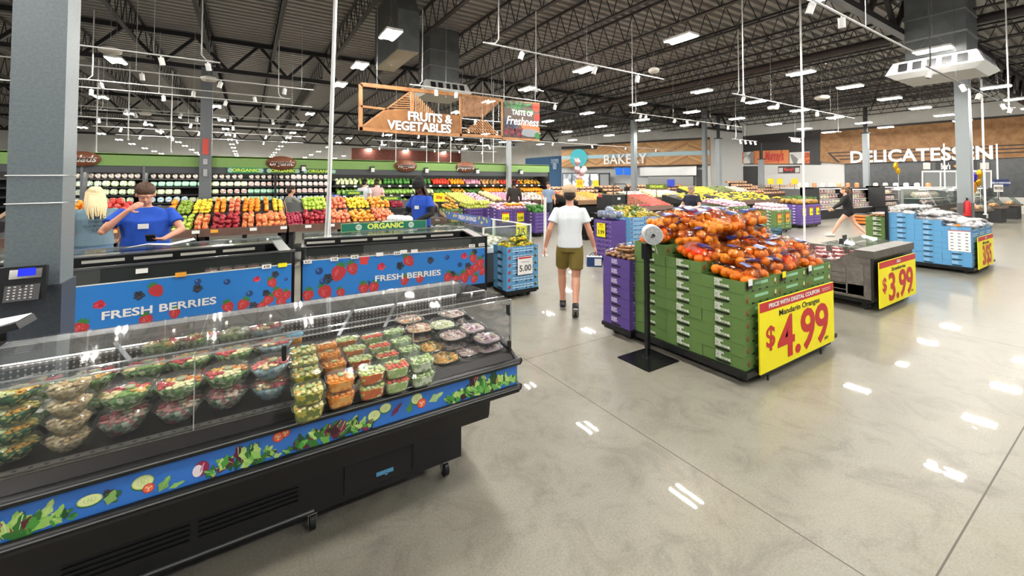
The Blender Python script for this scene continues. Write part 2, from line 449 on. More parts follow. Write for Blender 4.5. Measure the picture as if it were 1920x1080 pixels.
for (x,y) in pts:
    lab = named.get((x,y)); g = None
    if not lab:
        if y > 18 and x < 5: g = 'row of small ceiling lights receding over the rear of the store behind the produce wall'
        elif y < 0.5: g = 'ceiling lights continuing over the floor behind the viewer'
        elif x > 12 and y < 12.5: g = 'twin-bar ceiling lights receding toward the delicatessen wall'
        elif x > 5: g = 'ceiling lights between the wooden sign and the bakery header'
        else: g = 'twin ceiling lights over the berry cases at the left'
        lab = 'twin-bar ceiling light, one of the ' + g.replace('twin-bar ceiling lights', 'bars').replace('ceiling lights ', '').replace('row of small ', 'small row ')
    bay((x,y,4.85), 0, ' '.join(lab.split()[:16]), g)
# ================================================================== printed artwork in relief-free layers
class Art:
    """flat coloured shapes printed on a panel: origin O, unit vectors U (along) and V (up), facing N"""
    def __init__(s, O, U, V, N): s.O, s.U, s.V, s.N = Vector(O), Vector(U), Vector(V), Vector(N); s.mb = MB(); s.mats = []; s.lay = 0
    def mi(s, c, rough=.5):
        m = c if not isinstance(c, str) else mt(c, rough)
        if m not in s.mats: s.mats.append(m)
        return s.mats.index(m)
    def pt(s, u, v): return s.O + s.U*u + s.V*v + s.N*(.0006 + .00006*s.lay)
    def poly(s, pts, c):
        s.mb.add([s.pt(u, v) for u, v in pts], [tuple(range(len(pts)))], s.mi(c)); s.lay = (s.lay + 1) % 40; return s
    def disc(s, u, v, r, c, ry=None, n=14, a=0):
        ry = ry or r; ca, sa = math.cos(a), math.sin(a)
        return s.poly([(u + r*math.cos(2*pi*i/n)*ca - ry*math.sin(2*pi*i/n)*sa, v + r*math.cos(2*pi*i/n)*sa + ry*math.sin(2*pi*i/n)*ca) for i in range(n)], c)
    def rect(s, u0, u1, v0, v1, c): return s.poly([(u0,v0),(u1,v0),(u1,v1),(u0,v1)], c)
    def leaf(s, u, v, L, W, a, c, c2=None):
        n = 5; up = [(L*i/n, W/2*math.sin(pi*(i/n)**.8)*(1+.25*(-1)**i)) for i in range(n+1)]
        pts = up + [(x, -y) for x, y in up[::-1][1:-1]]
        ca, sa = math.cos(a), math.sin(a)
        s.poly([(u+x*ca-y*sa, v+x*sa+y*ca) for x, y in pts], c)
        if c2: s.poly([(u+x*ca-y*sa, v+x*sa+y*ca) for x, y in [(0,.0),(L*.9,W*.05),(L*.9,-W*.05)]], c2)
        return s
    def strawberry(s, u, v, r, a=0):
        ca, sa = math.cos(a), math.sin(a)
        def T(x, y): return (u+x*ca-y*sa, v+x*sa+y*ca)
        s.poly([T(*p) for p in [(0,-1.15*r),(.5*r,-.8*r),(.85*r,-.1*r),(.8*r,.5*r),(.4*r,.8*r),(-.4*r,.8*r),(-.8*r,.5*r),(-.85*r,-.1*r),(-.5*r,-.8*r)]], '#b8353b')
        s.poly([T(*p) for p in [(-.5*r,-.2*r),(-.2*r,-.6*r),(.0,.2*r),(-.3*r,.5*r)]], '#c9545a')
        for x, y in ((.2,.1),(-.2,.3),(.35,-.3),(-.1,-.5),(.1,.5),(-.5,0)): s.disc(*T(x*r,y*r), r*.05, '#f0c987', n=5)
        for k in range(5): s.leaf(*T(0,.75*r), r*.75, r*.3, a + pi/2 + (k-2)*.6, '#3d7a35')
        return s
    def blackberry(s, u, v, r):
        for k in range(16):
            a = k*2.4; q = r*.75*math.sqrt(k/16)
            s.disc(u+q*math.cos(a), v+q*math.sin(a), r*.27, ['#1b1d2c','#2b2d40','#15161f'][k%3], n=8)
            s.disc(u+q*math.cos(a)-.05*r, v+q*math.sin(a)+.07*r, r*.07, '#9aa3ba', n=5)
        return s
    def blueberry(s, u, v, r): return s.disc(u,v,r,'#24437c').disc(u-.2*r,v+.3*r,.45*r,'#4f78ad').disc(u+.1*r,v+.35*r,.22*r,'#15264a')
    def raspberry(s, u, v, r):
        for k in range(14):
            a = k*2.4; q = r*.7*math.sqrt(k/14); s.disc(u+q*math.cos(a), v+q*math.sin(a), r*.3, ['#c4283e','#d8485a','#b01f34'][k%3], n=8)
        return s
    def cucumber(s, u, v, r, ry=None):
        ry = ry or r
        s.disc(u,v-.1*ry,r,'#2f6a2c',ry).disc(u,v,r*.95,'#b9cf7a',ry*.92).disc(u,v,r*.84,'#d7e2a3',ry*.8).disc(u,v,r*.5,'#c2d488',ry*.48)
        for k in range(8): s.disc(u+.33*r*math.cos(k*.785), v+.33*ry*math.sin(k*.785), r*.07, '#eef2cf', ry*.1, n=6)
        return s
    def tomato(s, u, v, r):
        s.disc(u,v,r,'#c93a2a').disc(u,v,r*.82,'#e0684d')
        for k in range(3): s.disc(u+.42*r*math.cos(k*2.1+.4), v+.42*r*math.sin(k*2.1+.4), r*.24, '#f0b27c', n=8)
        return s.disc(u,v,r*.18,'#f3d9c0',n=8)
    def greens(s, u0, u1, h, v0=0, n=None, red=.12):
        n = n or int((u1-u0)/.005)
        for k in range(n):
            t = k/n; hh = h*(.45+.55*math.sin(pi*min(1, max(0, t)))); u = u0+(u1-u0)*t
            c = R.choice(['#2f6b2b','#468f36','#6aa84f','#1f4a22','#8fbf5d','#a9c973']) if R.random() > red else R.choice(['#5c1730','#7c2745','#3a1a24'])
            s.leaf(u, v0+R.random()*hh*.5, hh*R.uniform(.45,.85), hh*.34, R.uniform(.3, 2.8), c, '#cfe0a6' if R.random() < .3 else None)
        return s
    def build(s, name, parent=None): return s.mb.build(name, s.mats, parent)
def clip_rect(mb, ax, lo, hi):
    mb.v = [tuple(min(max(c, lo[i]), hi[i]) if i in ax else c for i, c in enumerate(v)) for v in mb.v]

M_BLUEP = mt('#2f6fc4', .4); M_BLUEB = mt('#2c7bc9', .38)
def perf_mat():
    m = bpy.data.materials.new('perforated_panel'); m.use_nodes = True; nt = m.node_tree; b = nt.nodes['Principled BSDF']; L = nt.links.new
    b.inputs['Roughness'].default_value = .3; b.inputs['Metallic'].default_value = .3
    tc = nt.nodes.new('ShaderNodeTexCoord'); mp = nt.nodes.new('ShaderNodeMapping'); mp.inputs['Scale'].default_value = (46, 46, 46)
    vm = nt.nodes.new('ShaderNodeVectorMath'); vm.operation = 'FRACTION'; L(tc.outputs['Object'], mp.inputs[0]); L(mp.outputs[0], vm.inputs[0])
    sp = nt.nodes.new('ShaderNodeSeparateXYZ'); cb = nt.nodes.new('ShaderNodeCombineXYZ'); L(vm.outputs[0], sp.inputs[0]); L(sp.outputs['X'], cb.inputs['X']); L(sp.outputs['Z'], cb.inputs['Y'])
    d = nt.nodes.new('ShaderNodeVectorMath'); d.operation = 'DISTANCE'; d.inputs[1].default_value = (.5, .5, 0); L(cb.outputs[0], d.inputs[0])
    g = nt.nodes.new('ShaderNodeMath'); g.operation = 'LESS_THAN'; g.inputs[1].default_value = .2; L(d.outputs['Value'], g.inputs[0])
    mx = nt.nodes.new('ShaderNodeMix'); mx.data_type = 'RGBA'; mx.inputs['A'].default_value = lin('#3b3735'); mx.inputs['B'].default_value = lin('#d6d3cd')
    L(g.outputs[0], mx.inputs['Factor']); L(mx.outputs['Result'], b.inputs['Base Color']); return m

# ================================================================== the salad case at the front
SX0, SX1, SYF, SYB = -1.0, 1.29, 1.97, 2.8
def zdeck(y): return .765 + (y-2.08)*.117
def salad_case():
    o = thing('salad_case', 'long black refrigerated salad case with blue vegetable banner and clear covers in front', 'display case', (0,0,0))
    mb = MB()
    prof = [(1.985,.61),(1.985,.755),(2.03,.79),(2.08,.79),(2.085,.76),(2.72,.835),(2.72,1.0),(2.8,1.0),(2.8,.30),(2.28,.30),(2.28,.60)]
    mb.prism(prof, SX0+.015, SX1-.015, 0, 'x')
    mb.build('tub', mt('#1a1817', .4), o, fix=True)
    mb = MB()
    for x0, x1 in ((SX0, SX0+.014), (SX1-.014, SX1)):
        mb.prism([(1.98,.60),(1.98,.765),(2.04,.80),(2.8,.86),(2.8,.30),(2.3,.30),(2.25,.60)], x0, x1, 0, 'x')
    mb.build('end_panel', M_BLACKM, o, fix=True)
    # vent strip in front of the goods
    mb = MB(); 
    for k in range(5): mb.box(SX0+.02, SX1-.02, 2.035+k*.011, 2.040+k*.011, .790, .7935, k%2)
    for k in range(60): mb.box(SX0+.03+k*.0375, SX0+.055+k*.0375, 2.062, 2.069, .7935, .7955, 0)
    mb.build('air_grille', [mt('#8d8a84',.35,.6), mt('#55524d',.4,.4)], o)
    for nm, z, y in (('upper_bumper', .748, 1.972), ('lower_bumper', .606, 1.974)):
        mb = MB(); mb.tube([(SX0,y,z),(SX1+.012,y,z)], .019, 10); mb.tube([(SX1+.012,y,z),(SX1+.014,y+.05,z),(SX1+.014,y+.3,z+.01)], .019, 10)
        mb.box(SX0, SX1, y-.02, y-.017, z+.002, z+.006, 1); mb.build(nm, [M_BLACK, M_ALU], o)
    MB().box(SX0, SX1-.004, 1.978, 1.984, .622, .732).build('banner_panel', M_BLUEP, o)
    MB().box(SX0, SX1, 1.955, 1.986, .588, .600).build('bottom_lip', mt('#141517',.25), o)
    a = Art((0, 1.978, .622), (1,0,0), (0,0,1), (0,-1,0))
    Wn = SX1-.004
    def X(px): p = aty(px, 820, 1.978); return p.x
    a.greens(X(-60), X(138), .085); a.tomato(X(45), .028, .022).leaf(X(60),.02,.05,.02,.5,'#7fb657')
    a.leaf(X(200),.03,.05,.04,.6,'#2e5a2f').leaf(X(205),.02,.05,.03,1.2,'#7ea85a').cucumber(X(172),.055,.034,.02).leaf(X(215),.045,.035,.03,2.3,'#3c2b3a')
    a.cucumber(X(270),.062,.032,.026).tomato(X(281),.036,.017).leaf(X(300),.01,.06,.028,1.0,'#74a655','#b8d08f').leaf(X(318),.012,.05,.016,.25,'#8fbf6a')
    a.disc(X(379),.05,.024,'#8b2446',.028).disc(X(372),.045,.016,'#e7dfe6',.022).leaf(X(376),.035,.04,.008,1.2,'#c98fb0')
    a.greens(X(392), X(520), .085).tomato(X(522),.085,.021).tomato(X(535),.092,.017)
    a.greens(X(540), X(700), .09, red=.22)
    for k in range(14): a.disc(X(575+k*8), R.uniform(.02,.06), .008, R.choice(['#f2ead0','#e4b73a','#b3263a','#dfe8c0','#f5f1e4']), n=8)
    a.cucumber(X(701),.058,.030,.026).cucumber(X(722),.078,.028,.023).leaf(X(733),.03,.075,.02,.8,'#6d2043','#e6c8d8').leaf(X(765),.02,.05,.028,1.3,'#4d8a3e')
    a.cucumber(X(781),.078,.03,.027).tomato(X(790),.05,.023).leaf(X(803),.045,.085,.035,.35,'#9cbf7d','#dce8c5')
    a.greens(X(835), X(973), .10, red=.1).tomato(X(892),.103,.018).tomato(X(934),.055,.02)
    clip_rect(a.mb, (0, 2), (SX0+.002, 0, .6235), (SX1-.006, 0, .7305))
    a.build('banner_print', bpy.data.objects['banner_panel'])
    # inner back
    MB().box(SX0+.02, SX1-.02, 2.716, 2.719, .838, .965).build('perforated_back', perf_mat(), o)
    mb = MB(); mb.box(SX0+.1, SX1+.0-.015, 2.70, 2.80, .965, 1.035); mb.build('light_valance', mt('#b9bab7', .35, .15, noise=150., hex2='#a9aaa8'), o)
    MB().box(SX0+.12, SX1-.04, 2.705, 2.73, .958, .9645).build('valance_lamp', emis('case_lamp_glow', '#fff8ee', 15.), o)
    mb = MB(); mb.box(SX0+.1, SX1-.015, 2.70, 2.705, 1.033, 1.037); mb.build('valance_edge', M_WHITE, o)
    # braces
    for px in (215, 395, 665, 745):
        x = aty(px, 620, 2.70).x; MB().bar((x,2.70,.99),(x+.11*(1 if px < 600 else -1),2.6,.86),.022,.006).build('wire_brace', M_ALU, o)
    # clear covers
    X1g = SX1-.012
    for k, (x0, x1) in enumerate(((SX0+.02,-.17),(-.165,.70),(.705,X1g))):
        MB().sheet((x0,2.035,.795),(x1,2.035,.795),(x1,2.035,1.075),(x0,2.035,1.075),.006).build('front_cover', M_ACRY, o)
        MB().sheet((x0,2.04,1.078),(x1,2.04,1.078),(x1,2.78,1.045),(x0,2.78,1.045),.005).build('lid', M_ACRY, o)
        mb = MB(); 
        for y,z in ((2.035,1.078),(2.10,1.082)): mb.box(x0, x1, y-.003, y+.003, z-.002, z+.003)
        mb.box(x0,x0+.004,2.031,2.038,.795,1.078); mb.build('cover_edge', film('edge','#eef4f4',.35,.3,.1,.5), o)
    mb = MB(); mb.sheet((X1g,2.035,.80),(X1g,2.79,.87),(X1g,2.79,1.04),(X1g,2.035,1.078),.006); mb.build('end_cover', M_ACRY, o)
    mb = MB(); mb.box(X1g-.004,X1g+.006,2.028,2.04,.80,1.08); mb.box(X1g-.06,X1g+.006,2.026,2.034,1.06,1.072); mb.build('corner_bracket', M_CHROME, o)
    mb = MB(); mb.sheet((SX0+.12,2.05,.80),(SX0+.12,2.79,.87),(SX0+.12,2.79,1.04),(SX0+.12,2.035,1.078),.006); mb.build('end_cover', M_ACRY, o)
    for x, z in ((X1g-.02,1.035),(.14,1.035),(X1g-.012,.83)):
        mb = MB(); mb.box(x-.009,x+.009,2.018,2.032,z-.03,z+.02); mb.cyl((x,2.02,z-.03),(x,2.012,z-.03),.009,10); mb.build('clip', M_BLACK, o)
    # machine cabinet
    CXa, CXb = -.72, 1.10
    mb = MB(); mb.box(CXa, CXb, 2.30, 2.76, .115, .32)
    mb.box(CXa, CXb, 2.30, 2.76, .30, .60); cab = mb.build('cabinet', mt('#0d0f14',.45), o)
    mb = MB()
    for x0, x1 in ((-.58,-.19),(-.16,.23)):
        for k in range(17): mb.box(x0, x1, 2.292, 2.299, .2+k*.021, .208+k*.021)
    mb.build('louvre_panel', mt('#0c0d10',.6), cab)
    mb = MB(); mb.box(.44,.80,2.294,2.299,.15,.56); mb.box(.44,.445,2.29,2.299,.15,.56); mb.box(.8,.805,2.29,2.299,.15,.56)
    mb.build('mesh_panel', mt('#1c1b1b',.7,bump=.6,bscale=400), cab)
    MB().box(.60,.69,2.289,2.293,.185,.205).box(.645,.66,2.289,2.293,.178,.19).build('blue_tape', mt('#5fa3cf',.6), cab)
    MB().box(.98,1.06,2.295,2.299,.51,.545).build('rating_label', mt('#c9c9c6',.5), cab)
    MB().box(CXa,.3,2.293,2.3,.128,.136).build('kick_trim', M_ALU, cab)
    for x in (-.6, .3, 1.02):
        for y in (2.36, 2.68):
            w_ = MB(); w_.cyl((x-.012,y,.045),(x+.012,y,.045),.045,14,0); w_.box(x-.022,x+.022,y-.03,y+.03,.088,.115,1); w_.box(x-.02,x-.015,y-.012,y+.012,.03,.1,1); w_.box(x+.015,x+.02,y-.012,y+.012,.03,.1,1)
            w_.build('caster', [M_BLACK, M_CHROME], cab)
    MB().box(CXa+.05, CXb-.05, 2.36, 2.72, .09, .116).build('chassis', M_BLACKM, cab)
salad_case()

# ---------------------------------------------------------------- bowls, boxes and platters
LEAFY = ['#4a7a42','#6a9a50','#9cbc70','#d3dcae','#587848','#b9caa0','#86a46c','#eceedc']
def bowl_thing(name, cols, label, base=LEAFY, seed=1, cup=True):
    rr = random.Random(seed); o = thing(name, label, 'salad bowl')
    sh = MB(); sh.lathe([(.0,.002),(.052,.0),(.058,.006),(.078,.035),(.096,.068),(.104,.073),(.106,.076),(.101,.077)], 22, mi=0)
    sh.build('bowl_shell', M_PET, o)
    f = MB(); f.lathe([(0,.004),(.048,.005),(.055,.012),(.074,.037),(.090,.064),(.0,.068)], 18); f.build('leaf_filling', multi(base, .5, 'salad_leaves', 55.), o)
    t = MB(); mats = [mt(c,.4,coat=.3) for c in cols]; n = len(cols)
    for k in range(46):
        q = .082*math.sqrt((k+.5)/46); a = k*2.399 + rr.uniform(-.2,.2); sec = int((a % (2*pi))/(2*pi)*n) % n if q > .03 else rr.randrange(n)
        s = rr.uniform(.010,.016); p = (q*math.cos(a), q*math.sin(a), .071+rr.uniform(-.002,.008)); e = Matrix.Rotation(rr.uniform(0,3),3,'Z') @ Matrix.Rotation(rr.uniform(-.5,.5),3,'X')
        t.ball(p, (s*1.2, s, s*.55), 6, 4, sec, rot=e)
    t.build('topping', mats, o)
    if cup:
        c = MB(); c.lathe([(0,.0),(.017,.0),(.02,.014),(.0,.0145)], 12, (.012,-.008,.083)); c.build('dressing_cup', mt('#cfd8a8',.3,coat=.6), o)
    l = MB(); l.lathe([(.106,.078),(.103,.081),(.092,.101),(.082,.106),(.03,.1045),(0,.1045)], 22); l.build('lid', M_PET, o)
    return o
BOW = [Stock(bowl_thing('salad_bowl', c, 'x', seed=i+1, base=b)) for i, (c, b) in enumerate([
    (['#d2322f','#e9a545','#f2dc8a','#c9442f','#8fae4e'], LEAFY),
    (['#e08a2d','#efb84a','#c93b3a','#f1e7b0'], LEAFY),
    (['#d93a35','#c72e34','#e8d49a','#7ba04b','#e4b04f'], LEAFY),
    (['#e98f4a','#e2706a','#f4d7a0','#c4484a'], ['#a9c4d2','#7d97a5','#c9d8dc','#8fb0a0']),
    (['#eae4c8','#dcd3a9','#b8c382','#f3efe0'], LEAFY),
    (['#e3c594','#d9b884','#ecd5aa','#c8a673'], ['#d3bd94','#b9a27a','#e3d0aa','#9a8a68']),
    (['#f0dd7a','#e8c84f','#dfe3a0','#ecae3f'], ['#1f4d33','#2d6a45','#3f7d54','#c8c87a']),
    (['#a3293a','#b94450','#d08a84','#e4c9b0'], ['#8fa28a','#5f7a62','#c8cfba','#b05a60']),
])]
# px, row depth, kinds from bottom to top, words
BL = [(-62,2.19,[4,4],'cut off by the picture edge at the far left'),(30,2.19,[6,6,6,6],'yellow squash topped bowl in the dark green stack at the left front'),
 (133,2.17,[5,5,5,5],'beige pasta bowl in the stack beside the left front corner'),
 (236,2.19,[7,2],'red and lime topped bowl right of the pasta stack'),(337,2.19,[7,1],'orange topped bowl on the front pair in the centre'),
 (424,2.19,[7,1],'carrot orange bowl on the front pair right of centre'),(509,2.19,[3,3],'fruit bowl in the blue tinted pair next to the melon boxes'),
 (67,2.39,[4,0],'wide bowl at the far left with orange and egg slices'),(172,2.39,[2,2],'red topped bowl behind the beige pasta stack'),
 (272,2.39,[4,2],'red and yellow bowl in the middle of the left group'),(358,2.39,[2,1],'orange and red bowl in the middle row centre'),
 (439,2.39,[1,1],'golden topped bowl behind the carrot bowl'),(514,2.39,[3,3],'pink and orange bowl behind the blue tinted pair'),
 (303,2.59,[0,2],'red and cream bowl at the back against the perforated panel'),(375,2.59,[0,0],'yellow and red bowl at the back against the perforated panel'),
 (438,2.59,[4,4],'cream coleslaw bowl near the back'),(501,2.59,[1,3],'orange fruit bowl at the back beside the blue lidded cups')]
def place_bowl(px, y, kinds, lab):
    x = aty(px, 700, y).x; d = R.uniform(-.01,.01)
    sc, sp = (.66, .062) if len(kinds) > 2 else (.84, .09)
    for i, k in enumerate(kinds):
        top = i == len(kinds)-1
        l = lab if top else ('under the ' + lab)
        BOW[k]((x+R.uniform(-.003,.003), y+d, zdeck(y)+.004+i*sp), (rad(-5),0,R.uniform(-.5,.5)), ' '.join(('salad bowl ' + ('%s ' % (['bottom','middle'][min(i,1)] if not top else '')) + l).split()[:16]), 'salad bowls in the front case', sc)
for b in BL: place_bowl(*b)

def box_thing(name, top, base, seed, label):
    rr = random.Random(seed); o = thing(name, label, 'produce box')
    P = 5
    s = MB(); s.lathe([(0,.0),(.047,0),(.052,.006),(.062,.055),(.068,.058),(.066,.061)], 24, pw=P, sy=.82, smooth=False); s.build('box_shell', M_PET, o)
    f = MB(); f.lathe([(0,.004),(.045,.005),(.049,.01),(.057,.05),(0,.055)], 20, pw=P, sy=.82, smooth=False); f.build('filling', multi(base,.5,'cut_produce',60.), o)
    t = MB(); mats = [mt(c,.4,coat=.3) for c in top]
    for i in range(5):
        for j in range(5):
            q = rr.uniform(.009,.013); t.ball(((i-2)*.021+rr.uniform(-.004,.004),(j-2)*.0165+rr.uniform(-.003,.003),.056+rr.uniform(-.003,.004)),(q*1.2,q*.8,q*.6),6,4,(0 if rr.random()<.75 else rr.randrange(len(top))) if len(top)<3 else (j*len(top)//5 if rr.random()<.8 else rr.randrange(len(top))),rot=Matrix.Rotation(rr.uniform(0,3),3,'Z'))
    t.build('topping', mats, o)
    c = MB(); c.disc = None; c.lathe([(0,0),(.015,0),(.016,.004),(0,.0045)], 12, (0,0,.066)); c.build('dressing_cup', mt('#b9cf86',.3,coat=.6), o)
    l = MB(); l.lathe([(.067,.061),(.064,.064),(.058,.073),(0,.0735)], 24, pw=P, sy=.82, smooth=False); l.build('lid', M_PET, o)
    return o
BX = {k: Stock(box_thing('produce_box', t, b, i, 'x')) for i, (k, t, b) in enumerate([
  ('melon and cantaloupe', ['#e8dc9a','#c9d27f','#e9a94a'], ['#c9b845','#8a9a30','#e3cf66','#6d7a2b']),
  ('orange cantaloupe', ['#f29a34','#f5ad4e','#e98520'], ['#f0952c','#e8801c','#f6b45c']),
  ('celery and carrot', ['#cfd98c','#dbe3b4','#b9cc74'], ['#e5763a','#c8d68a','#e8e6c0','#d86a2c']),
  ('carrot stick', ['#e4573a','#ee7a4e','#d4dc9a'], ['#c5d698','#dfe6c2','#a9c47a']),
  ('cucumber and cauliflower', ['#cddc9f','#e6ecc8','#9dbb6c'], ['#9fb487','#cfdcb4','#7d9a68','#e3ead2'])])}
cols = [('melon and cantaloupe', [(569,649),(572,668),(575,690),(579,722)], 'leftmost row'),
 ('orange cantaloupe', [(611,642),(618,657),(627,676),(639,700)], 'second row'),
 ('celery and carrot', [(651,630),(665,647),(676,666),(697,687)], 'third row'),
 ('carrot stick', [(698,625),(712,642),(727,659),(743,677)], 'fourth row'),
 ('cucumber and cauliflower', [(737,616),(752,632),(768,648),(790,667)], 'fifth row')]
def place_top(px, py, h):
    z = .9
    for _ in range(4): p = atz(px, py, z); z = zdeck(min(max(p.y,2.15),2.66)) + h
    return atz(px, py, z)
pos = ['rearmost','second from the back','third from the back','frontmost']
for kind, ps, row in cols:
    
    for i, (px, py) in enumerate(ps):
        for st in range(2 if i == 3 or kind[0] == 'm' else 1):
            n = 2 if (i == 3 or kind[0] == 'm') else 1
            p = place_top(px, py, .07*n+.012*(3-i)); z = p.z - .068 - .064*(n-1) + .064*st
            BX[kind]((p.x, p.y, z), (rad(-7 if n == 1 else 0), 0, R.uniform(-.08,.08)),
                     f'box of {kind}, {pos[i]} in the {row}' + (', lower' if n == 2 and st == 0 else ''), 'cut produce boxes in the front case', .95)
# two yellow cups with blue lids at the back
for k in range(2):
    p = place_top(552, 617, .085*2)
    o = thing('snack_cup', ['lower','upper'][k] + ' fruit cup with blue lid standing behind the melon boxes', 'fruit cup', (p.x, p.y, zdeck(p.y)+.075*k), 0, 'blue lidded fruit cups')
    MB().lathe([(0,.002),(.032,.002),(.04,.066)], 18, pw=4).build('cup_shell', M_PET, o)
    MB().lathe([(0,.004),(.03,.004),(.037,.06),(0,.062)], 18, pw=4).build('fruit_filling', multi(['#e8a020','#f2c83c','#d98a1a'],.4,'pineapple',70), o)
    MB().lathe([(.042,.066),(.043,.070),(.036,.074),(0,.074)], 18, pw=4).build('lid', mt('#6fb1cf',.3), o)
def platter_thing(top, label, seed):
    rr = random.Random(seed); o = thing('deli_platter', label, 'platter'); P = 3.2
    s = MB(); s.lathe([(0,0),(.055,0),(.06,.004),(.078,.022),(.086,.024),(.085,.027),(.078,.026)], 24, pw=P); s.build('tray', mt('#1a1a1a',.25), o)
    t = MB(); mats = [mt(c,.45,coat=.2) for c in top]
    for k in range(34):
        q = .062*math.sqrt((k+.5)/34); a = k*2.399; z = rr.uniform(.008,.013); sc = rr.uniform(.9,1.3)
        t.ball((q*math.cos(a),q*math.sin(a),.028+rr.uniform(0,.012)*(1-q/.08)),(z*1.5*sc,z*.8,z*.55),6,4,rr.randrange(len(top)),rot=Matrix.Rotation(rr.uniform(0,3),3,'Z')@Matrix.Rotation(rr.uniform(-.4,.4),3,'X'))
    t.lathe([(0,.01),(.07,.02),(.068,.028),(0,.034)],20,pw=P,mi=0); t.build('food', mats, o)
    l = MB(); l.lathe([(.085,.028),(.08,.03),(.068,.05),(.058,.055),(.05,.053),(0,.053)], 24, pw=P); l.build('lid', M_PET, o)
    return o
PL = [Stock(platter_thing(c, 'x', i)) for i, c in enumerate([['#e0b48c','#c98f6a','#f0dcc2','#a8614a'],['#d8dcae','#e9e3c4','#b4bf7c','#f2ecd6'],
  ['#e3a548','#c98a34','#5d6b33','#f0c878'],['#cbb0a4','#b8958c','#e6d8cd','#93737a'],['#c0a0a8','#dccbc4','#8a5a6a','#c9c894']])]
PP = [(767,590,0,2,'pinkish platter at the back beside the boxes'),(786,606,0,2,'rice and salmon platter in front of the pinkish one'),(829,600,1,2,'green and cream platter in the back row'),
 (848,580,3,2,'pale platter farthest back near the glass end'),(885,606,4,2,'purple onion platter near the glass end'),(849,619,3,2,'grey domed platter in the middle'),
 (810,640,2,1,'yellow noodle platter behind the front noodle platter'),(833,660,2,1,'yellow noodle platter at the front edge'),(876,647,3,1,'pale domed platter at the front edge'),(913,624,4,2,'platter topmost at the front right corner')]
for px, py, k, n, lab in PP:
    p = place_top(px, py, .055*n)
    for i in range(n):
        PL[k]((min(p.x,1.18), min(p.y,2.62), p.z-.053*n+.053*i), (0,0,R.uniform(-.15,.15)), ' '.join(('domed tray ' + ('under the ' if i < n-1 else '') + lab).split()[:16]), 'deli platters in the front case')

# ================================================================== berry cases
def berry_case(p, q, label, art, n_leds, right_frame):
    p = Vector(p).to_3d(); q = Vector(q).to_3d(); L = (q-p).length; a = math.atan2(q.y-p.y, q.x-p.x)
    o = thing('berry_case', label, 'display case', (p.x,p.y,0), a); D = .98
    MB().box(.0,L,.02,D,.12,.30).box(0,L,.02,.06,.28,.79).box(0,.05,.02,D,.28,.93).box(L-.05,L,.02,D,.28,.93).box(0,L,D-.05,D,.28,.93).box(.05,L-.05,.06,D-.05,.3,.60).build('case_body', M_BLACK, o)
    MB().box(.05,L-.05,.08,D-.05,.02,.12).build('plinth', M_BLACKM, o)
    bp = MB().box(.02,L-.035,.004,.018,.27,.785).build('banner_panel', M_BLUEB, o)
    MB().box(.02,L-.035,.0,.02,.785,.792).build('banner_trim', M_WHITE, o)
    ar = Art((0,.004,.27),(1,0,0),(0,0,1),(0,-1,0)); art(ar, L); clip_rect(ar.mb, (0,2), (.021,0,.272), (L-.037,0,.784)); ar.build('banner_print', bp)
    text('FRESH BERRIES', .105, M_WHITE, bp, (L*.5+(.15 if L > 2.5 else .08),-.0005,.485), (pi/2,0,0), ext=.0008, off=.0026, sx=1.3, name='banner_lettering')
    mb = MB(); mb.box(0,L,.0,.03,.935,.955)
    if right_frame: mb.box(L-.03,L,0,.03,.27,.955); mb.box(L-.03,L,0,D,.935,.955)
    mb.build('top_rail', M_BLACK if right_frame else mt('#6c6e70',.25,.6), o)
    MB().sheet((0.03,.012,.79),(L-.03,.012,.79),(L-.03,.012,.94),(.03,.012,.94),.005).build('front_glass', M_GLASS, o)
    # canopy with light strips
    mb = MB(); mb.box(.03,L-.25,.50,.58,.90,.985); mb.box(.03,L-.25,.66,.70,.94,1.0); cn = mb.build('canopy', M_BLACK, o)
    mb = MB(); n = n_leds; st = (L-.35)/n
    for i in range(n): mb.box(.06+i*st, .06+i*st+st*.82, .493,.5,.925,.955)
    mb.build('light_strip', mt('#b5b3ab',.3), cn)
    MB().box(.03,L-.2,.49,.70,.985,1.0).build('canopy_top', mt('#8f9291',.2,.7), cn)
    mb = MB(); mb.box(0,L,D-.02,D,1.0,1.02); mb.box(0,.02,D-.02,D,.93,1.02); mb.box(L-.02,L,D-.02,D,.93,1.02); mb.build('rear_rail', M_CHROME, o)
    MB().sheet((.02,.70,1.0),(L-.02,.70,1.0),(L-.02,D-.01,1.01),(.02,D-.01,1.01),.005).build('top_glass', M_GLASS, o)
    mb = MB(); mb.sheet((L-.15,.08,.93),(L-.03,.08,.93),(L-.03,.95,1.0),(L-.15,.95,1.0),.02); mb.build('end_shelf', mt('#a5a7a6',.3,.3), o)
    return o, p, a, L
def art1(a, L):
    def X(px): return (px-125)/(555-125)*1.88 + L - 1.93
    a.disc(X(128),.44,.06,'#d1453e').blackberry(X(143),.42,.045)
    a.raspberry(X(188),.33,.05).blackberry(X(252),.37,.05).strawberry(X(281),.40,.065,.5).blackberry(X(357),.37,.05).blueberry(X(357),.44,.03).blueberry(X(415),.40,.032).blueberry(X(463),.24,.035)
    a.raspberry(X(478),.39,.04).strawberry(X(513),.33,.055,.4).blackberry(X(520),.42,.045).blueberry(X(545),.35,.02)
    for u, v, r in ((128,.10,.07),(160,.13,.08),(265,.12,.07),(315,.15,.06),(418,.13,.07),(450,.13,.075),(490,.08,.06),(505,.14,.07),(527,.20,.07),(535,.10,.07),(548,.17,.06)): a.strawberry(X(u), v, r*.88, R.uniform(-.6,.6))
    a.blackberry(X(472),.10,.05).blackberry(X(500),.22,.045).blueberry(X(145),.14,.04)
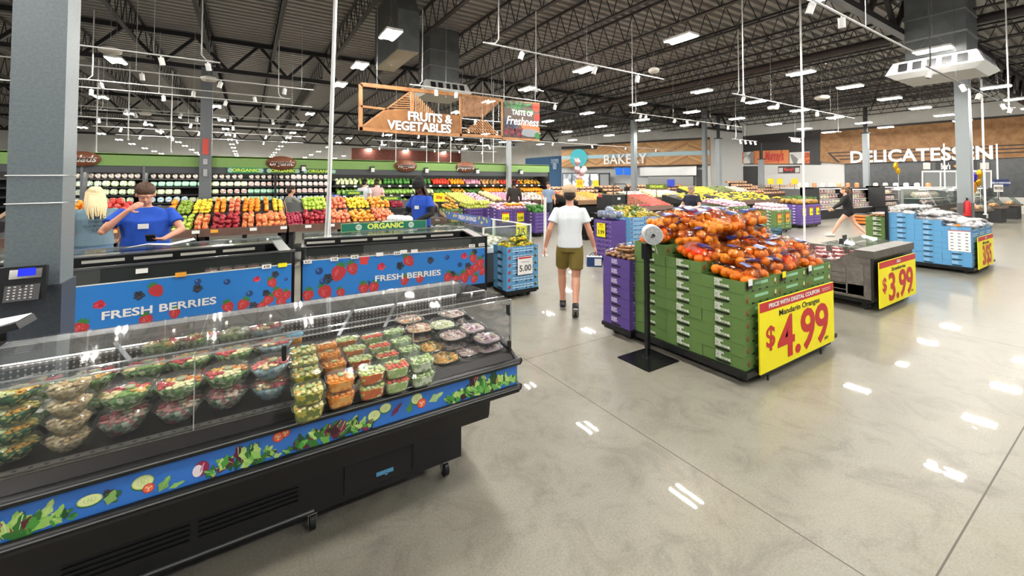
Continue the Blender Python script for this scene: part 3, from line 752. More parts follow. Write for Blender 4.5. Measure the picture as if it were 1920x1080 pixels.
def art2(a, L):
    def X(px): return (px-571)/(914-571)*(L-.05)+.02
    a.blueberry(X(597),.38,.045).blackberry(X(612),.28,.07).blueberry(X(603),.25,.04).strawberry(X(629),.34,.10,-.3).strawberry(X(652),.38,.08,.3).leaf(X(665),.42,.16,.12,.8,'#d0413f')
    a.raspberry(X(703),.37,.06).blackberry(X(738),.36,.06).strawberry(X(754),.42,.08,.6).blackberry(X(797),.40,.055).blueberry(X(831),.42,.035).blueberry(X(858),.30,.035)
    a.raspberry(X(867),.42,.055).strawberry(X(887),.38,.07,.2).blackberry(X(890),.47,.05).blueberry(X(908),.40,.025)
    for u, v, r in ((580,.10,.09),(607,.12,.11),(633,.09,.07),(672,.11,.09),(690,.11,.09),(747,.16,.08),(776,.17,.08),(833,.14,.09),(850,.10,.08),(868,.12,.1),(880,.20,.09),(893,.24,.09),(903,.30,.09),(908,.18,.08),(890,.08,.08)): a.strawberry(X(u), v, r*.82, R.uniform(-.6,.6))
    a.blackberry(X(876),.27,.06).blackberry(X(843),.18,.05).blueberry(X(680),.16,.04)
bc1 = berry_case((-2.2,5.32), (.485,5.55), 'black refrigerated berry case with blue strawberry banner behind the left column', art1, 6, False)
bc2 = berry_case((.56,5.68), (3.0,5.41), 'second black berry case with blue banner next to the blue box stack', art2, 5, True)
# berry clamshells along the front of the cases
def clam():
    o = thing('berry_clamshell', 'x', 'berry pack')
    MB().lathe([(0,0),(.05,0),(.062,.05),(.064,.052),(.058,.075),(0,.077)],16,pw=5,sy=.75,smooth=False).build('clear_pack', M_PET, o)
    MB().lathe([(0,.003),(.046,.004),(.055,.05),(0,.06)],14,pw=5,sy=.75,smooth=False).build('berries', multi(['#7c2a26','#8f3b2e','#4a1c1e','#a8523e'],.4,'dark_berries',60), o)
    return o
CL = Stock(clam())
for (o, p, a, L), nm, n, x0 in ((bc2,'the second berry case',17,.1),(bc1,'the berry case behind the column',5,L0:=1.95) if False else (bc2,'the second berry case',0,.1),(bc1,'the left berry case',5,1.9)):
    for i in range(n):
        x = x0 + i*.135
        for j in range(2):
            v = rotz((x, .17+j*.12, 0), a); CL((p.x+v.x, p.y+v.y, .70+.012*j), a+R.uniform(-.05,.05), 'clear pack of dark red berries inside ' + nm, 'berry packs inside ' + nm)
for (o, p, a, L), nm, n in ((bc1,'the left berry case',1),(bc2,'the second berry case',1)):
    for i in range(int(L/.14)):
        for j in range(2):
            v = rotz((.12+i*.14, .17+j*.12, 0), a); 
            b = MB() if False else None
# price tags clipped on cases
def price_tag(loc, rz, label, w=.09, h=.045, yellow=False, txt=None, tilt=.25, group='price tags on the berry cases'):
    o = thing('price_tag', label, 'price tag', loc, rz, group)
    MB().box(-w/2,w/2,-.002,.002,-h/2,h/2).build('card', M_YEL if yellow == 1 else (mt('#f0a83a',.5) if yellow else M_TAG), o)
    if txt: text(txt, h*.8, M_TXTK, o, (0,-.003,0), ext=.0004, off=.0006)
    return o
for px, py, yl, t in ((266,508,0,None),(339,515,2,None),(500,500,0,'4.98'),(530,497,1,None),(577,491,0,'4.27'),(627,486,0,'3.98'),(665,482,0,'4.98'),(712,477,0,None),(745,475,0,'6.24'),(757,472,0,None),(777,471,0,None),(885,461,0,'5.97'),(903,459,0,'6.24')):
    oo, p, a, L = bc1 if px < 560 else bc2; p = p.to_3d() if len(p) == 2 else p
    P = atz(px, py, .815); n = Vector((math.sin(a), -math.cos(a), 0)); Pl = p + n*0.0
    d = ray(px, py); t_ = (Vector((p.x,p.y,0)) - Vector((0,0,0))).dot(n)/d.dot(n) * .999; P = EYE + d*(t_-.012)
    price_tag((P.x,P.y,P.z), a, {339:'orange price tag on the dark front glass of the left berry case',530:'yellow price tag beside the berry packs at the right end of the left case',266:'blank white tag strip on the left berry case glass',500:'white 4.98 tag near the right end of the left berry case'}.get(px, ('white price tag' + (f' reading {t}' if t else '') + f' on the second berry case, {"left" if px < 700 else ("middle" if px < 850 else "right")} part')), yellow=yl, txt=t)
# green organic rail sign
o = thing('organic_sign', 'green ORGANIC strip sign standing on the rear rail of the second berry case', 'sign')
a2 = atd(639,438,6.15); b2 = atd(799,429,6.8); a2.z = b2.z = 1.0
U = (b2-a2).normalized(); o.location = (a2+b2)/2; o.rotation_euler.z = math.atan2(U.y,U.x); LL = (b2-a2).length; o.location.z = 1.01
MB().box(-LL/2,LL/2,-.008,.008,.0,.125).build('sign_board', mt('#17705a',.45), o)
MB().box(-LL/2,LL/2,-.009,-.008,.0,.004).box(-LL/2,LL/2,-.009,-.008,.121,.125).box(-LL/2,-LL/2+.004,-.009,-.008,.0,.125).box(LL/2-.004,LL/2,-.009,-.008,.0,.125).build('sign_border', mt('#c9e070',.5), o)
text('ORGANIC', .11, mt('#e8f06a',.5), o, (0,-.010,.062), ext=.0006, off=.004, sx=1.1)
for s in (-1,1):
    m = MB(); m.cyl((s*.4,-.008,.062),(s*.4,-.0095,.062),.045,20); m.build('seal', mt('#cfe3d2',.5), o)
    text('USDA', .022, mt('#2f6a55',.5), o, (s*.4,-.011,.072), ext=.0003, off=.0005); text('ORGANIC', .015, mt('#2f6a55',.5), o, (s*.4,-.011,.052), ext=.0003, off=.0003)
for s in (-1,1): MB().box(s*LL*.4-.01,s*LL*.4+.01,-.004,.02,-.04,.02).build('foot_clip', M_BLACK, o)

# ================================================================== desk phone on the column
def phone():
    o = thing('desk_phone', 'black office desk phone with lit blue screen mounted on the near column', 'telephone')
    c = atd(43, 533, 2.45); o.location = c; o.rotation_euler = (rad(-12), 0, rad(3))
    MB().prism([(.0,-.10),(.03,-.10),(.05,.10),(.0,.10)][::-1], -.10, .10, 0, 'x').build('phone_body', M_BLACK, o, rz=0, fix=True)
    for ob in o.children: ob.rotation_euler.z = pi; ob.location = (0,0,0)
    E = (rad(90-5.7),0,0)
    def pl(x, z, lift=.0): return (x, -.0405-.1*z*1.0-lift, z)
    bz = MB(); bz.box(-.045,.085,-.003,.0,-.032,.032); b = bz.build('bezel', mt('#0a0a0c',.15), o, (0,-.0475,.062)); b.rotation_euler = (rad(-5.7),0,0)
    sc = MB().box(-.012,.058,-.002,0,-.022,.022).build('screen', emis('blue_screen','#2a35e8',1.6), o, (0,-.0515,.066)); sc.rotation_euler = (rad(-5.7),0,0)
    text('9:41  READY', .008, mt('#9fb2ff',.4), sc, (.022,-.0026,.005), ext=.0002) if False else None
    kp = MB().box(-.06,.08,-.003,0,-.062,.03).build('keypad_plate', mt('#3a3a3c',.4), o, (0,-.040,-.035)); kp.rotation_euler = (rad(-5.7),0,0)
    for r in range(5):
        for cc in range(5):
            k = MB().ball((0,0,0),(.0055,.003,.004),8,5).build('key', mt('#c9c9c6',.4), kp, (-.042+cc*.022,-.004,.02-r*.0165))
    nv = MB().ball((0,0,0),(.014,.004,.009),12,6).build('navigation_key', M_BLACK, kp, (.01,-.004,.023))
    h = MB(); h.prism([(-.035,-.105),(-.035,.11),(.0,.11),(.0,.075),(-.012,.06),(-.012,-.06),(0,-.075),(0,-.105)], -.155, -.108, 0, 'x')
    h.build('handset', M_BLACK, o, (0,-.045,0), fix=True)
    MB().box(-.150,-.113,-.083,-.0805,-.055,.045).build('sticker', M_TAG, o)
    MB().box(-.150,-.113,-.0835,-.0803,.012,.045).build('yellow_sticker', mt('#f2c51c',.5), o)
    MB().box(-.06,.06,.0,.05,-.08,.08).build('mount', M_BLACKM, o)
phone()
# ticket printer at far left
o = thing('tag_holder', 'dark angled bracket with a white price card at the far left behind the salad case', 'price holder', (0,0,0))
a_ = atd(2,612,1.9); 
MB().sheet(a_+Vector((-.05,0,-.03)), a_+Vector((.06,-.03,.0)), a_+Vector((.09,.06,.015)), a_+Vector((-.04,.09,0)), .035).build('bracket', mt('#2d3134',.4), o)
MB().sheet(a_+Vector((-.04,0.01,-.008)), a_+Vector((.055,-.02,.02)), a_+Vector((.08,.05,.034)), a_+Vector((-.03,.07,.018)), .002).build('card', M_TAG, o)
MB().bar(a_+Vector((0,.03,-.02)), a_+Vector((.0,.08,-.75)), .02).build('stem', M_BLACK, o)
# white cable bundle from the roof to the berry cases
o = thing('cable_drop', 'thick white bundle of vertical cables dropping from the roof to the berry cases', 'cables')
b0 = aty(614, 452, 6.2); b0.z = 1.0; t0 = aty(629, 0, 6.2); t0 = b0 + (t0-b0)*((Z_CH-1.0)/(t0.z-1.0))
for k, (dx, dy) in enumerate(((-.022,0),(0,.018),(.022,0),(0,-.018))):
    MB().tube([b0+Vector((dx*1.3,dy,0)), b0+(t0-b0)*.12+Vector((dx*.7+.01*(k%2),dy,0)), b0+(t0-b0)*.5+Vector((dx*.6,dy,0)), t0+Vector((dx*.6,dy,0))], .013, 8).build('cable', mt('#dedfdd',.45), o)
MB().cyl(b0+Vector((0,0,-.04)), b0+Vector((0,0,.02)), .05, 14).build('junction_cap', M_WHITE, o)
# ================================================================== printed cartons
def carton(name, col, label, slogan=None, pr=None, lx=.57, ly=.4, h=.108, slot='x', sl_col='#e8ebe2', band=None):
    """open-topped carton; hand slot on the short -x side, print on the long -y side"""
    o = thing(name, label, 'carton'); m = mt(col, .7); t = .008
    mb = MB(); mb.box(0,lx,0,ly,0,.006)
    for (a,b,c,d) in ((0,lx,0,t),(0,lx,ly-t,ly),(0,t,t,ly-t),(lx-t,lx,t,ly-t)): mb.box(a+.0008*(a==0),b-.0008*(b==lx),c+.0008*(c==0),d-.0008*(d==ly),.001,h-.001)
    body = mb.build('tray', m, o)
    a = Art((0,ly,0),(0,-1,0),(0,0,1),(-1,0,0))
    a.rect(ly*.30,ly*.305,0,h,'#3c5a25' if col.startswith('#5') else '#2b2b55').rect(ly*.70,ly*.705,0,h,'#3c5a25' if col.startswith('#5') else '#2b2b55')
    a.poly([(ly*.32,.020),(ly*.36,.006),(ly*.64,.006),(ly*.68,.020),(ly*.66,.027),(ly*.34,.027)],'#0c0e0c')
    a.build('hand_slot', o)
    if slogan: text(slogan, .028 if 'FOR' in slogan else .034, mt(sl_col,.6), o, (-.0022, ly*.675, h*.62), (pi/2,0,-pi/2), ext=.0003, off=.0009, align='LEFT', line=.78, name='slogan')
    if pr:
        a = Art((0,0,0),(1,0,0),(0,0,1),(0,-1,0)); pr(a, lx, h); a.build('side_print', o)
    return o
def pr_green(a, L, h):
    for u in (.03,L-.06):
        a.disc(u+.01,.05,.014,'#7c3b30').disc(u+.028,.065,.012,'#93482f').disc(u+.022,.035,.011,'#6b2f2b')
    a.poly([(L-.06,.06),(L-.03,.04),(L-.02,.075),(L-.04,.09)],'#c9d79a')
    a.rect(.17,.40,.062,.088,'#8fc4a0').rect(.03,.55,.012,.02,'#4f7f44')
    a.rect(.12,.16,.008,.024,'#0c0e0c').rect(.24,.28,.008,.024,'#0c0e0c').rect(.36,.40,.008,.024,'#0c0e0c')
def pr_blue(a, L, h):
    for u, c in ((.045,'#b5352f'),(L-.05,'#2b4a2d')):
        a.disc(u,.055,.022,c).disc(u+.012,.07,.011,'#d7c85a' if c[1]=='2' else '#8f2b28').disc(u-.012,.038,.010,'#7a2a2a')
    for v in (.035,.072): 
        for k in range(6): a.rect(.10+k*.065,.155+k*.065,v,v+.012,'#d3e6f2')
    a.poly([(.10,.086),(.48,.086),(.46,.1),(.12,.1)],'#4e8fc2')
    for u, w_ in ((.15,.04),(.33,.03),(.41,.04)): a.rect(u,u+w_,.008,.024,'#141a22')
    for k in range(5): a.disc(.2+k*.06,.02,.006,['#b5352f','#2f5a35','#e2c84a'][k%3])
def pr_purple(a, L, h):
    for k in range(6): a.rect(.06+k*.08,.12+k*.08,.07,.082,'#a98fc4')
    a.rect(.15,.21,.012,.03,'#15101f').rect(.36,.42,.012,.03,'#15101f')
    for k in range(4): a.disc(.08+k*.14,.045,.007,'#c8b4dc')
def pr_lblue(a, L, h):
    pr_blue(a, L, h)
    for k in range(5): a.rect(.12+k*.07,.17+k*.07,.05,.06,'#f2f8fb')
GREEN, BLUE, PURP, LBLUE = '#5c7a3e', '#5c9ccb', '#574089', '#7cc0e4'
CT = {'green': Stock(carton('green_carton', GREEN, 'x', 'FRESH\nFOR\nEVERYONE.', pr_green)),
      'blue': Stock(carton('blue_carton', BLUE, 'x', 'FARM\nFRESH', pr_blue, sl_col='#a9d0ec')),
      'purple': Stock(carton('purple_carton', PURP, 'x', 'FARM\nFRESH', pr_purple, sl_col='#d9cdea'))}
def stack(kind, x, y, n, label, group, z0=.13, rz=0, jit=.004):
    for k in range(n):
        where = 'top' if k == n-1 else ('bottom' if k == 0 else 'middle')
        l = f'{kind} printed carton, {where} of the {label}'
        CT[kind]((x+R.uniform(-jit,jit)*(rz == 0), y+R.uniform(-jit,jit)*.5, z0+k*.1085), rz, ' '.join(l.split()[:16]), group)
def dolly(x0, x1, y0, y1, label):
    o = thing('display_dolly', label, 'pallet dolly', (x0,y0,0)); w_, d = x1-x0, y1-y0
    MB().box(0,w_,0,d,.085,.128).box(.02,w_-.02,.02,d-.02,.06,.09).build('platform', M_BLACK, o)
    for u in (.12, w_/2, w_-.12):
        for v in (.12, d-.12): MB().cyl((u-.02,v,.035),(u+.02,v,.035),.035,12).box(u-.03,u+.03,v-.03,v+.03,.05,.086).build('caster', M_BLACKM, o)
    return o
# ---------------------------------------------------------------- bags
def bag(name, label, fruit, fr, n, film_m, lab=True, size=(.29,.19), net=False, seed=0, squash=1., long=1., fname='mandarin', cat='bag of fruit', layers=2):
    rr = random.Random(seed); o = thing(name, label, cat); fm = mt(fruit,.45,noise=25.,hex2='#'+''.join('%02x'%max(0,int(int(fruit[i:i+2],16)*.86)) for i in (1,3,5)))
    k = 0; me = MB().ball((0,0,0),(fr*long,fr,fr*squash),12,8).mesh(fname, fm)
    nx = int(size[0]/(2*fr*long)); ny = max(1,int(size[1]/(2*fr)))
    for lay in range(layers):
        for i in range(nx - lay):
            for j in range(ny - (lay if ny > 1 else 0)):
                if k >= n: break
                x = (i-(nx-1-lay)/2)*2*fr*long; y = (j-(ny-1-(lay if ny > 1 else 0))/2)*2*fr
                if abs(x) > size[0]*.36 and abs(y) > size[1]*.3 and lay == 0 and rr.random() < .3: continue
                f = bpy.data.objects.new(fname, me); COL.objects.link(f); f.parent = o
                f.location = (x+rr.uniform(-.1,.1)*fr, y+rr.uniform(-.1,.1)*fr, fr*squash+lay*fr*1.45*squash); f.rotation_euler = (rr.uniform(0,.3),rr.uniform(0,.3),rr.uniform(-.5,.5) if long > 1 else rr.uniform(0,6)); k += 1
    hx, hy, hz = size[0]/2*1.06, size[1]/2*1.08, fr*squash*(1+.75*(layers-1))+.012
    mb = MB(); nu, nv = 26, 12; vs = []
    for j in range(nv+1):
        t = pi*j/nv
        for i in range(nu):
            p = 2*pi*i/nu; w_ = 1+.05*math.sin(7*p+seed)*math.sin(t)+.05*mnoise.noise(Vector((math.cos(p)*2,math.sin(p)*2,t*2+seed)))
            x = abs(math.cos(t))**.7*(1 if math.cos(t) > 0 else -1)*hx; s_ = max(0,math.sin(t))**.6
            vs.append((x*w_, math.cos(p)*s_*hy*w_, hz+math.sin(p)*s_*hz*w_))
    mb.add(vs, [(j*nu+i,(j+1)*nu+i,(j+1)*nu+(i+1)%nu,j*nu+(i+1)%nu) for j in range(nv) for i in range(nu)], 0, True)
    # gathered neck fan
    nk = []
    for i in range(10):
        a = (i/9-.5)*1.3; nk.append((hx+.0+.055*math.cos(a)+.01*(i%2), .055*math.sin(a), hz+.012+.012*(i%2)))
    c0 = len(mb.v); mb.add([(hx*.96,-.012,hz),(hx*.96,.012,hz)]+nk, [(0,2+i,3+i) for i in range(5)]+[(1,2+i,3+i) for i in range(4,9)], 0, True)
    mb.build('bag_film', film_m, o)
    if net:
        mb = MB(); vs = []
        for i in range(9):
            for j in range(7):
                u = (i/8-.5)*1.5; p = (j/6)*pi; vs.append((u*hx*.8-.02, math.cos(p)*hy*1.04*(1-abs(u)*.35), hz+math.sin(p)*hz*1.06*(1-abs(u)*.3)+.002*((i+j)%2)))
        mb.add(vs, [(i*7+j,(i+1)*7+j,(i+1)*7+j+1,i*7+j+1) for i in range(8) for j in range(6)],0,True); mb.build('red_net', film('net','#ff6426',.02,.22,.35,.15), o)
    if lab:
        mb = MB(); vs = []; x0, x1 = -hx*.62, -hx*.62+.085
        for i in range(5):
            p = pi*(.28+.44*i/4)
            for x in (x0, x1): vs.append((x, math.cos(p)*hy*1.0, hz+math.sin(p)*hz*(.93 if x == x0 else 1.05)+.004))
        mb.add(vs, [(2*i,2*i+1,2*i+3,2*i+2) for i in range(4)],0,True); lb = mb.build('printed_label', mt('#1d2c6b',.35), o)
        a = Art(((x0+x1)/2,0,hz*2.0+.006),(0,1,0),(1,0,0),(0,0,1))
        for k in range(5): a.leaf(-.045+k*.018,-.012+.006*(k%2),.024,.008,1.2-.3*(k%2),'#f2f2f2')
        a.rect(-.04,.04,-.027,-.022,'#f2f2f2'); a.build('label_script', lb)
    return o
ORG = ['#ff8200','#ff7800','#ff920c']
bags = [Stock(bag('mandarin_bag','x',ORG[i%3],.046,13,M_BAGF,True,(.38,.28),net=(i == 1),seed=i)) for i in range(4)]
def heap_bags(stk, x0, x1, tiers, nx, label, group, dz=.10, top=1, sc=1., jit=.35, ppr=2, tilt=.22, mound=.12, base=None):
    """bags lying on the open cartons: tiers = [(y0, y1, ztop)]"""
    row = 0; n = len(tiers)
    for ti, (y0, y1, zt) in enumerate(tiers):
        for lay in range(1+top):
            for r in range(ppr):
                for i in range(nx-lay):
                    x = x0+(i+.5+lay*.5+R.uniform(-.08,.08))*(x1-x0)/nx; y = y0+(r+.5+R.uniform(-.1,.1)+(.25 if lay else 0))*(y1-y0)/ppr
                    edge = (x-x0)/(x1-x0); z = zt-.045+lay*dz*sc*.9+mound*math.sin(pi*min(max(edge,0),1))*((ti+r/ppr)/n)
                    k = R.choice(stk); where = ('front edge' if ti == 0 and r == 0 else 'front part' if ti == 0 else 'rear part' if ti == n-1 else 'middle part')
                    side = 'left' if edge < .34 else ('right' if edge > .67 else 'centre')
                    k((x, y, z), (R.uniform(-tilt,tilt)+.1, R.uniform(-tilt,tilt), R.uniform(-jit,jit)+((pi/2 if R.random() < .45 else 0)+(pi if R.random() < .15 else 0) if base is None else base+(pi if R.random() < .12 else 0))),
                      ' '.join(f'{label} {"on top" if lay else "lying"} at the {where}, {side} of the heap'.split()[:16]), group, sc)
def sign_board(x, y, w, h, z0, label, head, sub, price, lean=0, rz=0, yel=True, small=True, t=.012, hs=.075, pre='$', prex=.12, pw=1., ph=.86, tail='pkg', backm=None):
    o = thing('price_sign', label, 'price sign', (x,y,z0), rz)
    s = MB().box(0,w,-t,0,0,h).build('board', M_YEL if yel else M_TAG, o)
    a = Art((0,-t,0),(1,0,0),(0,0,1),(0,-1,0)); a.rect(.004,w-.004,h*.86,h-.004,'#c2272f'); a.build('red_header', s)
    text(head, h*.085, M_WHITE, s, (w*(.44 if small else .5),-t-.003,h*.925), ext=.0005, off=.002, sx=w/h*.56, name='header_lettering')
    if small: text('Download the app and\nclip coupons to save', h*.028, M_WHITE, s, (w*.88,-t-.003,h*.925), ext=.0003, sx=1.2, name='small_print')
    text(sub, h*hs*1.6, M_TXTK, s, (w*.5,-t-.002,h*.775), ext=.0005, off=.0012, sx=w/h*.62, name='product_name')
    text(price, h*ph, M_DRED, s, (w*.56,-t-.003,h*.36), ext=.0006, off=h*.018, sx=w/h*.50*pw, name='price_figures', space=.95)
    if pre: text(pre, h*.42, M_DRED, s, (w*prex,-t-.003,h*.47), ext=.0006, off=h*.008, sx=w/h*.5, name='dollar_mark')
    if tail: text(tail, h*.075, M_TXTK, s, (w*.87,-t-.002,h*.12), ext=.0004, off=.001, sx=w/h*.55, name='unit_lettering')
    return o, s
def tier_display(x0, y0, kind, label, nx=3, tiers=(7,8,9), lx=.57):
    dolly(x0-.03, x0+nx*lx+.05, y0-.03, y0+.4*len(tiers)+.02, f'low black wheeled platform under the {label}')
    for j, n in enumerate(tiers):
        for i in range(nx):
            vis = ['frontmost','middle','rear'][j] + ' ' + (['left','centre','right'][i] if nx == 3 else 'left') + f' column of the {label}'
            stack(kind, x0+i*lx, y0+j*.4, n, vis, f'{kind} cartons of the {label}')
    return [(y0+j*.4, y0+(j+1)*.4, .13+n*.1085) for j, n in enumerate(tiers)]

# ---------------------------------------------------------------- the mandarin display
GX, GY = 3.62, 1.975
tz = tier_display(GX, GY, 'green', 'mandarin display')
heap_bags(bags, GX+.05, GX+1.68, tz, 6, 'clear bag of mandarins with dark blue label', 'bags of mandarins on the green carton display', top=1, mound=.14, ppr=1, base=pi/2-.2, dz=.13)
heap_bags(bags, GX+.35, GX+1.45, [(GY+.45,GY+1.2,1.30)], 4, 'clear bag of mandarins crowning the heap', 'bags of mandarins on top of the heap', top=0, mound=.05)
sign_board(3.74, 1.925, 1.48, .61, .092, 'big yellow sign for Mandarin Oranges at $4.99 in front of the green cartons', 'PRICE WITH DIGITAL COUPON', 'Mandarin Oranges', '4.99')
o = thing('sign_stand', 'black metal sign holder at the foot of the mandarin display', 'sign stand', (3.78,1.93,0)); 
MB().box(0,1.4,-.0,.012,.06,.10).box(.12,.14,-.0,.012,.0,.4).box(1.17,1.19,.0,.012,.0,.4).build('sign_frame', M_BLACK, o)
# price tags in black holders on the top cartons
for x, yl in ((GX+.03,0),(GX+.62,1),(GX+1.15,0)):
    o = thing('price_holder', {GX+.03:'white price tag in black clip at the near corner of the mandarin display',GX+.62:'yellow price tag in black clip on the mandarin display edge'}.get(x,'small white price tag clipped on the right part of the mandarin display edge'), 'price tag', (x,GY-.012,.855))
    MB().box(0,.07,-.006,.004,-.03,.03).build('clip', M_BLACK, o); MB().box(.005,.065,-.010,-.006,0,.055).build('card', M_YEL if yl else M_TAG, o)
# pole with produce bag roll
o = thing('bag_roll_stand', 'black post with a roll of clear produce bags on a flat floor plate', 'bag dispenser', (3.44,2.86,0))
MB().box(-.30,.14,-.26,.12,.0,.012).build('floor_plate', mt('#0f1011',.3), o)
for k in range(4): MB().cyl((-.08+.05*(k%2),-.06+.05*(k//2),.012),(-.08+.05*(k%2),-.06+.05*(k//2),.018),.008,8).build('bolt', M_CHROME, o)
MB().box(-.02,.02,-.02,.02,.01,1.10).box(-.045,.045,-.03,.03,.97,1.13).build('post', M_BLACK, o)
rl = MB(); rl.cyl((-.02,-.10,1.22),(.10,.03,1.22),.095,28,0); rl.cyl((-.024,-.104,1.22),(-.021,-.101,1.22),.088,28,1); rl.cyl((-.03,-.111,1.22),(-.022,-.102,1.22),.016,14,2)
rl.build('bag_roll', [mt('#d9dcdd',.25), mt('#b4b8ba',.4,noise=60.), M_BLACK], o)
MB().bar((-.02,-.11,1.22),(-.13,-.16,1.215),.012,.008).bar((.0,-.02,1.12),(.03,.0,1.22),.02).build('spindle_arm', M_BLACK, o)
MB().sheet((-.02,-.12,1.13),(.07,-.04,1.13),(.09,-.06,1.03),(.0,-.13,1.04),.003).build('loose_bag_end', mt('#c3c8cc',.3), o)
# purple stack beside it, topped by bags of ginger roots
dolly(3.53, 4.12, 3.16, 3.6, 'low black platform under the purple farm fresh stack')
stack('purple', 3.54, 3.18, 7, 'purple stack left of the mandarin display', 'purple cartons left of the mandarin display')
roots = [Stock(bag('root_bag','x','#b98a5e',.016,22,M_BAGF,False,(.26,.18),seed=9,long=2.6,fname='root',cat='bag of roots',layers=2))]
for k, (dx, dy, a) in enumerate(((.13,.12,1.4),(.14,.30,1.5),(.42,.1,1.5),(.42,.3,1.4),(.2,.2,.2))):
    roots[0]((3.54+dx,3.18+dy,.88+(.075 if k == 4 else 0)), (0,0,a), ['clear bag of brown roots at the near corner of the purple stack','clear bag of brown roots at the rear corner of the purple stack','clear bag of brown roots on the purple stack beside the cartons','clear bag of brown roots on the purple stack behind the others','clear bag of brown roots topmost on the purple stack'][k], None, 1.15)

# ---------------------------------------------------------------- blue display with 3/$5 sign
BXX, BYY = 11.6, 2.02
tz = tier_display(BXX, BYY, 'blue', 'avocado display')
avo = [Stock(bag('avocado_bag','x',c,.036,9,film('bag_white','#ffffff',.14,.22,.2,.5),False,(.28,.2),seed=i+20,squash=.9,long=1.2,fname='avocado',layers=1)) for i, c in enumerate(('#35302c','#4a423a','#e4dfd2'))]
heap_bags([avo[0],avo[1],avo[2],avo[0]], BXX+.03, BXX+1.68, tz, 6, 'clear bag of dark avocados', 'bags of avocados on the blue carton display', top=1, mound=.05, dz=.075)
stack('green', BXX, BYY+1.2, 8, 'green column behind the avocado display', 'green cartons behind the avocado display', z0=.13)
dolly(BXX, BXX+.6, BYY+1.24, BYY+1.64, 'black platform under the green column behind the avocado display')
for i in range(3): roots[0]((BXX+.15+.15*i, BYY+1.4, 1.0), (0,0,1.3), 'clear bag of brown roots on the green column behind the avocado display', 'root bags on the green column')
MB().box(0,.05,0,.05,0,1.25).build('marker_post', M_BLACK); tag(bpy.data.objects['marker_post'], 'slim black post between the green and blue cartons', 'post'); bpy.data.objects['marker_post'].location = (BXX-.06, BYY+1.2, 0)
sign_board(BXX+.13, BYY-.05, 1.25, .61, .09, 'yellow 3 for $5 sale sign on the end of the blue avocado display', 'SALE', 'Mini avocados', '3/$5', small=False, pre=None, tail=None, pw=.82)
o = thing('notice_sheet', 'white price list sheet hanging on the side of the blue avocado display', 'notice', (BXX-.004, BYY+.31, .42))
sh = MB().box(-.003,0,-.30,0,0,.40).build('sheet', M_TAG, o)
a = Art((-.003,0,0),(0,-1,0),(0,0,1),(-1,0,0)); a.rect(.0,.3,.385,.4,'#b03a40')
for r in range(6):
    for c in range(3): a.rect(.03+c*.1,.03+c*.1+.04,.03+r*.06,.045+r*.06,'#55585c')
a.build('list_print', sh); MB().box(-.012,-.0,-.17,-.10,.48,.52).build('orange_clip', mt('#e0913a',.5), o)

# ---------------------------------------------------------------- strawberry case with 3.99 sign
M_WOODG = mt('#6d6661', .6, noise=9., hex2='#5c5551')
def wood_case():
    o = thing('strawberry_case', 'grey wood panelled refrigerated case of packed strawberries behind the $3.99 sign', 'display case', (7.1,2.15,0)); W, D = 1.62, 1.75
    pf = [(0,.16),(0,.80),(.20,.80),(.42,.64),(D,.64),(D,.16)]
    MB().prism(pf, 0, .03, 0, 'x').build('side_panel', M_WOODG, o, fix=True); MB().prism(pf, W-.03, W, 0, 'x').build('side_panel', M_WOODG, o, fix=True)
    pn = MB(); pn.prism([(.06,.20),(.06,.34),(D-.1,.34),(D-.1,.20)], -.006, 0, 0, 'x')
    for k in range(5): pn.box(-.006,0,.30,D-.05,.18+k*.075,.245+k*.075)
    pn.prism([(.10,.18),(.10,.62),(.28,.62),(.28,.18)], -.006, 0, 0, 'x'); pn.build('side_planks', mt('#77706a',.6,noise=14.,hex2='#655e59'), o, fix=True)
    MB().box(.03,W-.03,0,.04,.14,.72).box(.03,W-.03,.04,D,.14,.45).box(.03,W-.03,D-.04,D,.14,.64).build('case_body', M_BLACK, o)
    MB().box(-.01,W+.01,-.02,.20,.72,.82).build('top_trim', mt('#5c5853',.6,.0,noise=8.,hex2='#524e4a'), o)
    MB().box(-.008,.012,-.004,.02,.14,.72).build('corner_post', M_BLACKM, o)
    MB().sheet((.0,.16,.80),(W,.16,.80),(W,.60,.86),(0,.60,.86),.006).build('clear_guard', M_GLASS, o)
    MB().box(.05,W-.05,.05,D-.05,.10,.15).build('base', M_BLACKM, o)
    for u in (.12,W-.12):
        for v in (.12,D-.12): MB().cyl((u-.02,v,.05),(u+.02,v,.05),.05,12).box(u-.03,u+.03,v-.03,v+.03,.06,.1).build('caster', M_BLACK, o)
wood_case()
def straw():
    o = thing('strawberry_pack', 'x', 'berry pack')
    MB().lathe([(0,0),(.08,0),(.095,.07),(.098,.073),(.09,.10),(0,.102)],16,pw=5,sy=.7,smooth=False).build('clear_pack', M_PET, o)
    MB().lathe([(0,.003),(.074,.004),(.085,.066),(.078,.085),(0,.09)],14,pw=5,sy=.7,smooth=False).build('strawberries', multi(['#b4474a','#c25a58','#8a3038','#cf8f86','#96474a'],.4,'strawberries',42), o)
    return o
ST = Stock(straw())
for i in range(7):
    for j in range(7):
        for k in range(1 if (i+j)%3 else 2):
            ST((7.27+i*.205, 2.55+j*.165, .45+.15*(1)+k*.102-.14), R.uniform(-.1,.1), 'clear pack of strawberries heaped in the grey wood panelled case', 'strawberry packs in the wood panelled case')
sign_board(7.12, 2.10, 1.48, .61, .065, 'yellow Strawberries $3.99 sale sign on the grey wood panelled case', 'SALE', 'Strawberries', '3.99', small=False, tail='2 lb')
o = thing('clear_rail', 'black tag holders on the clear guard of the strawberry case', 'tag holder', (7.35,2.6,.86))
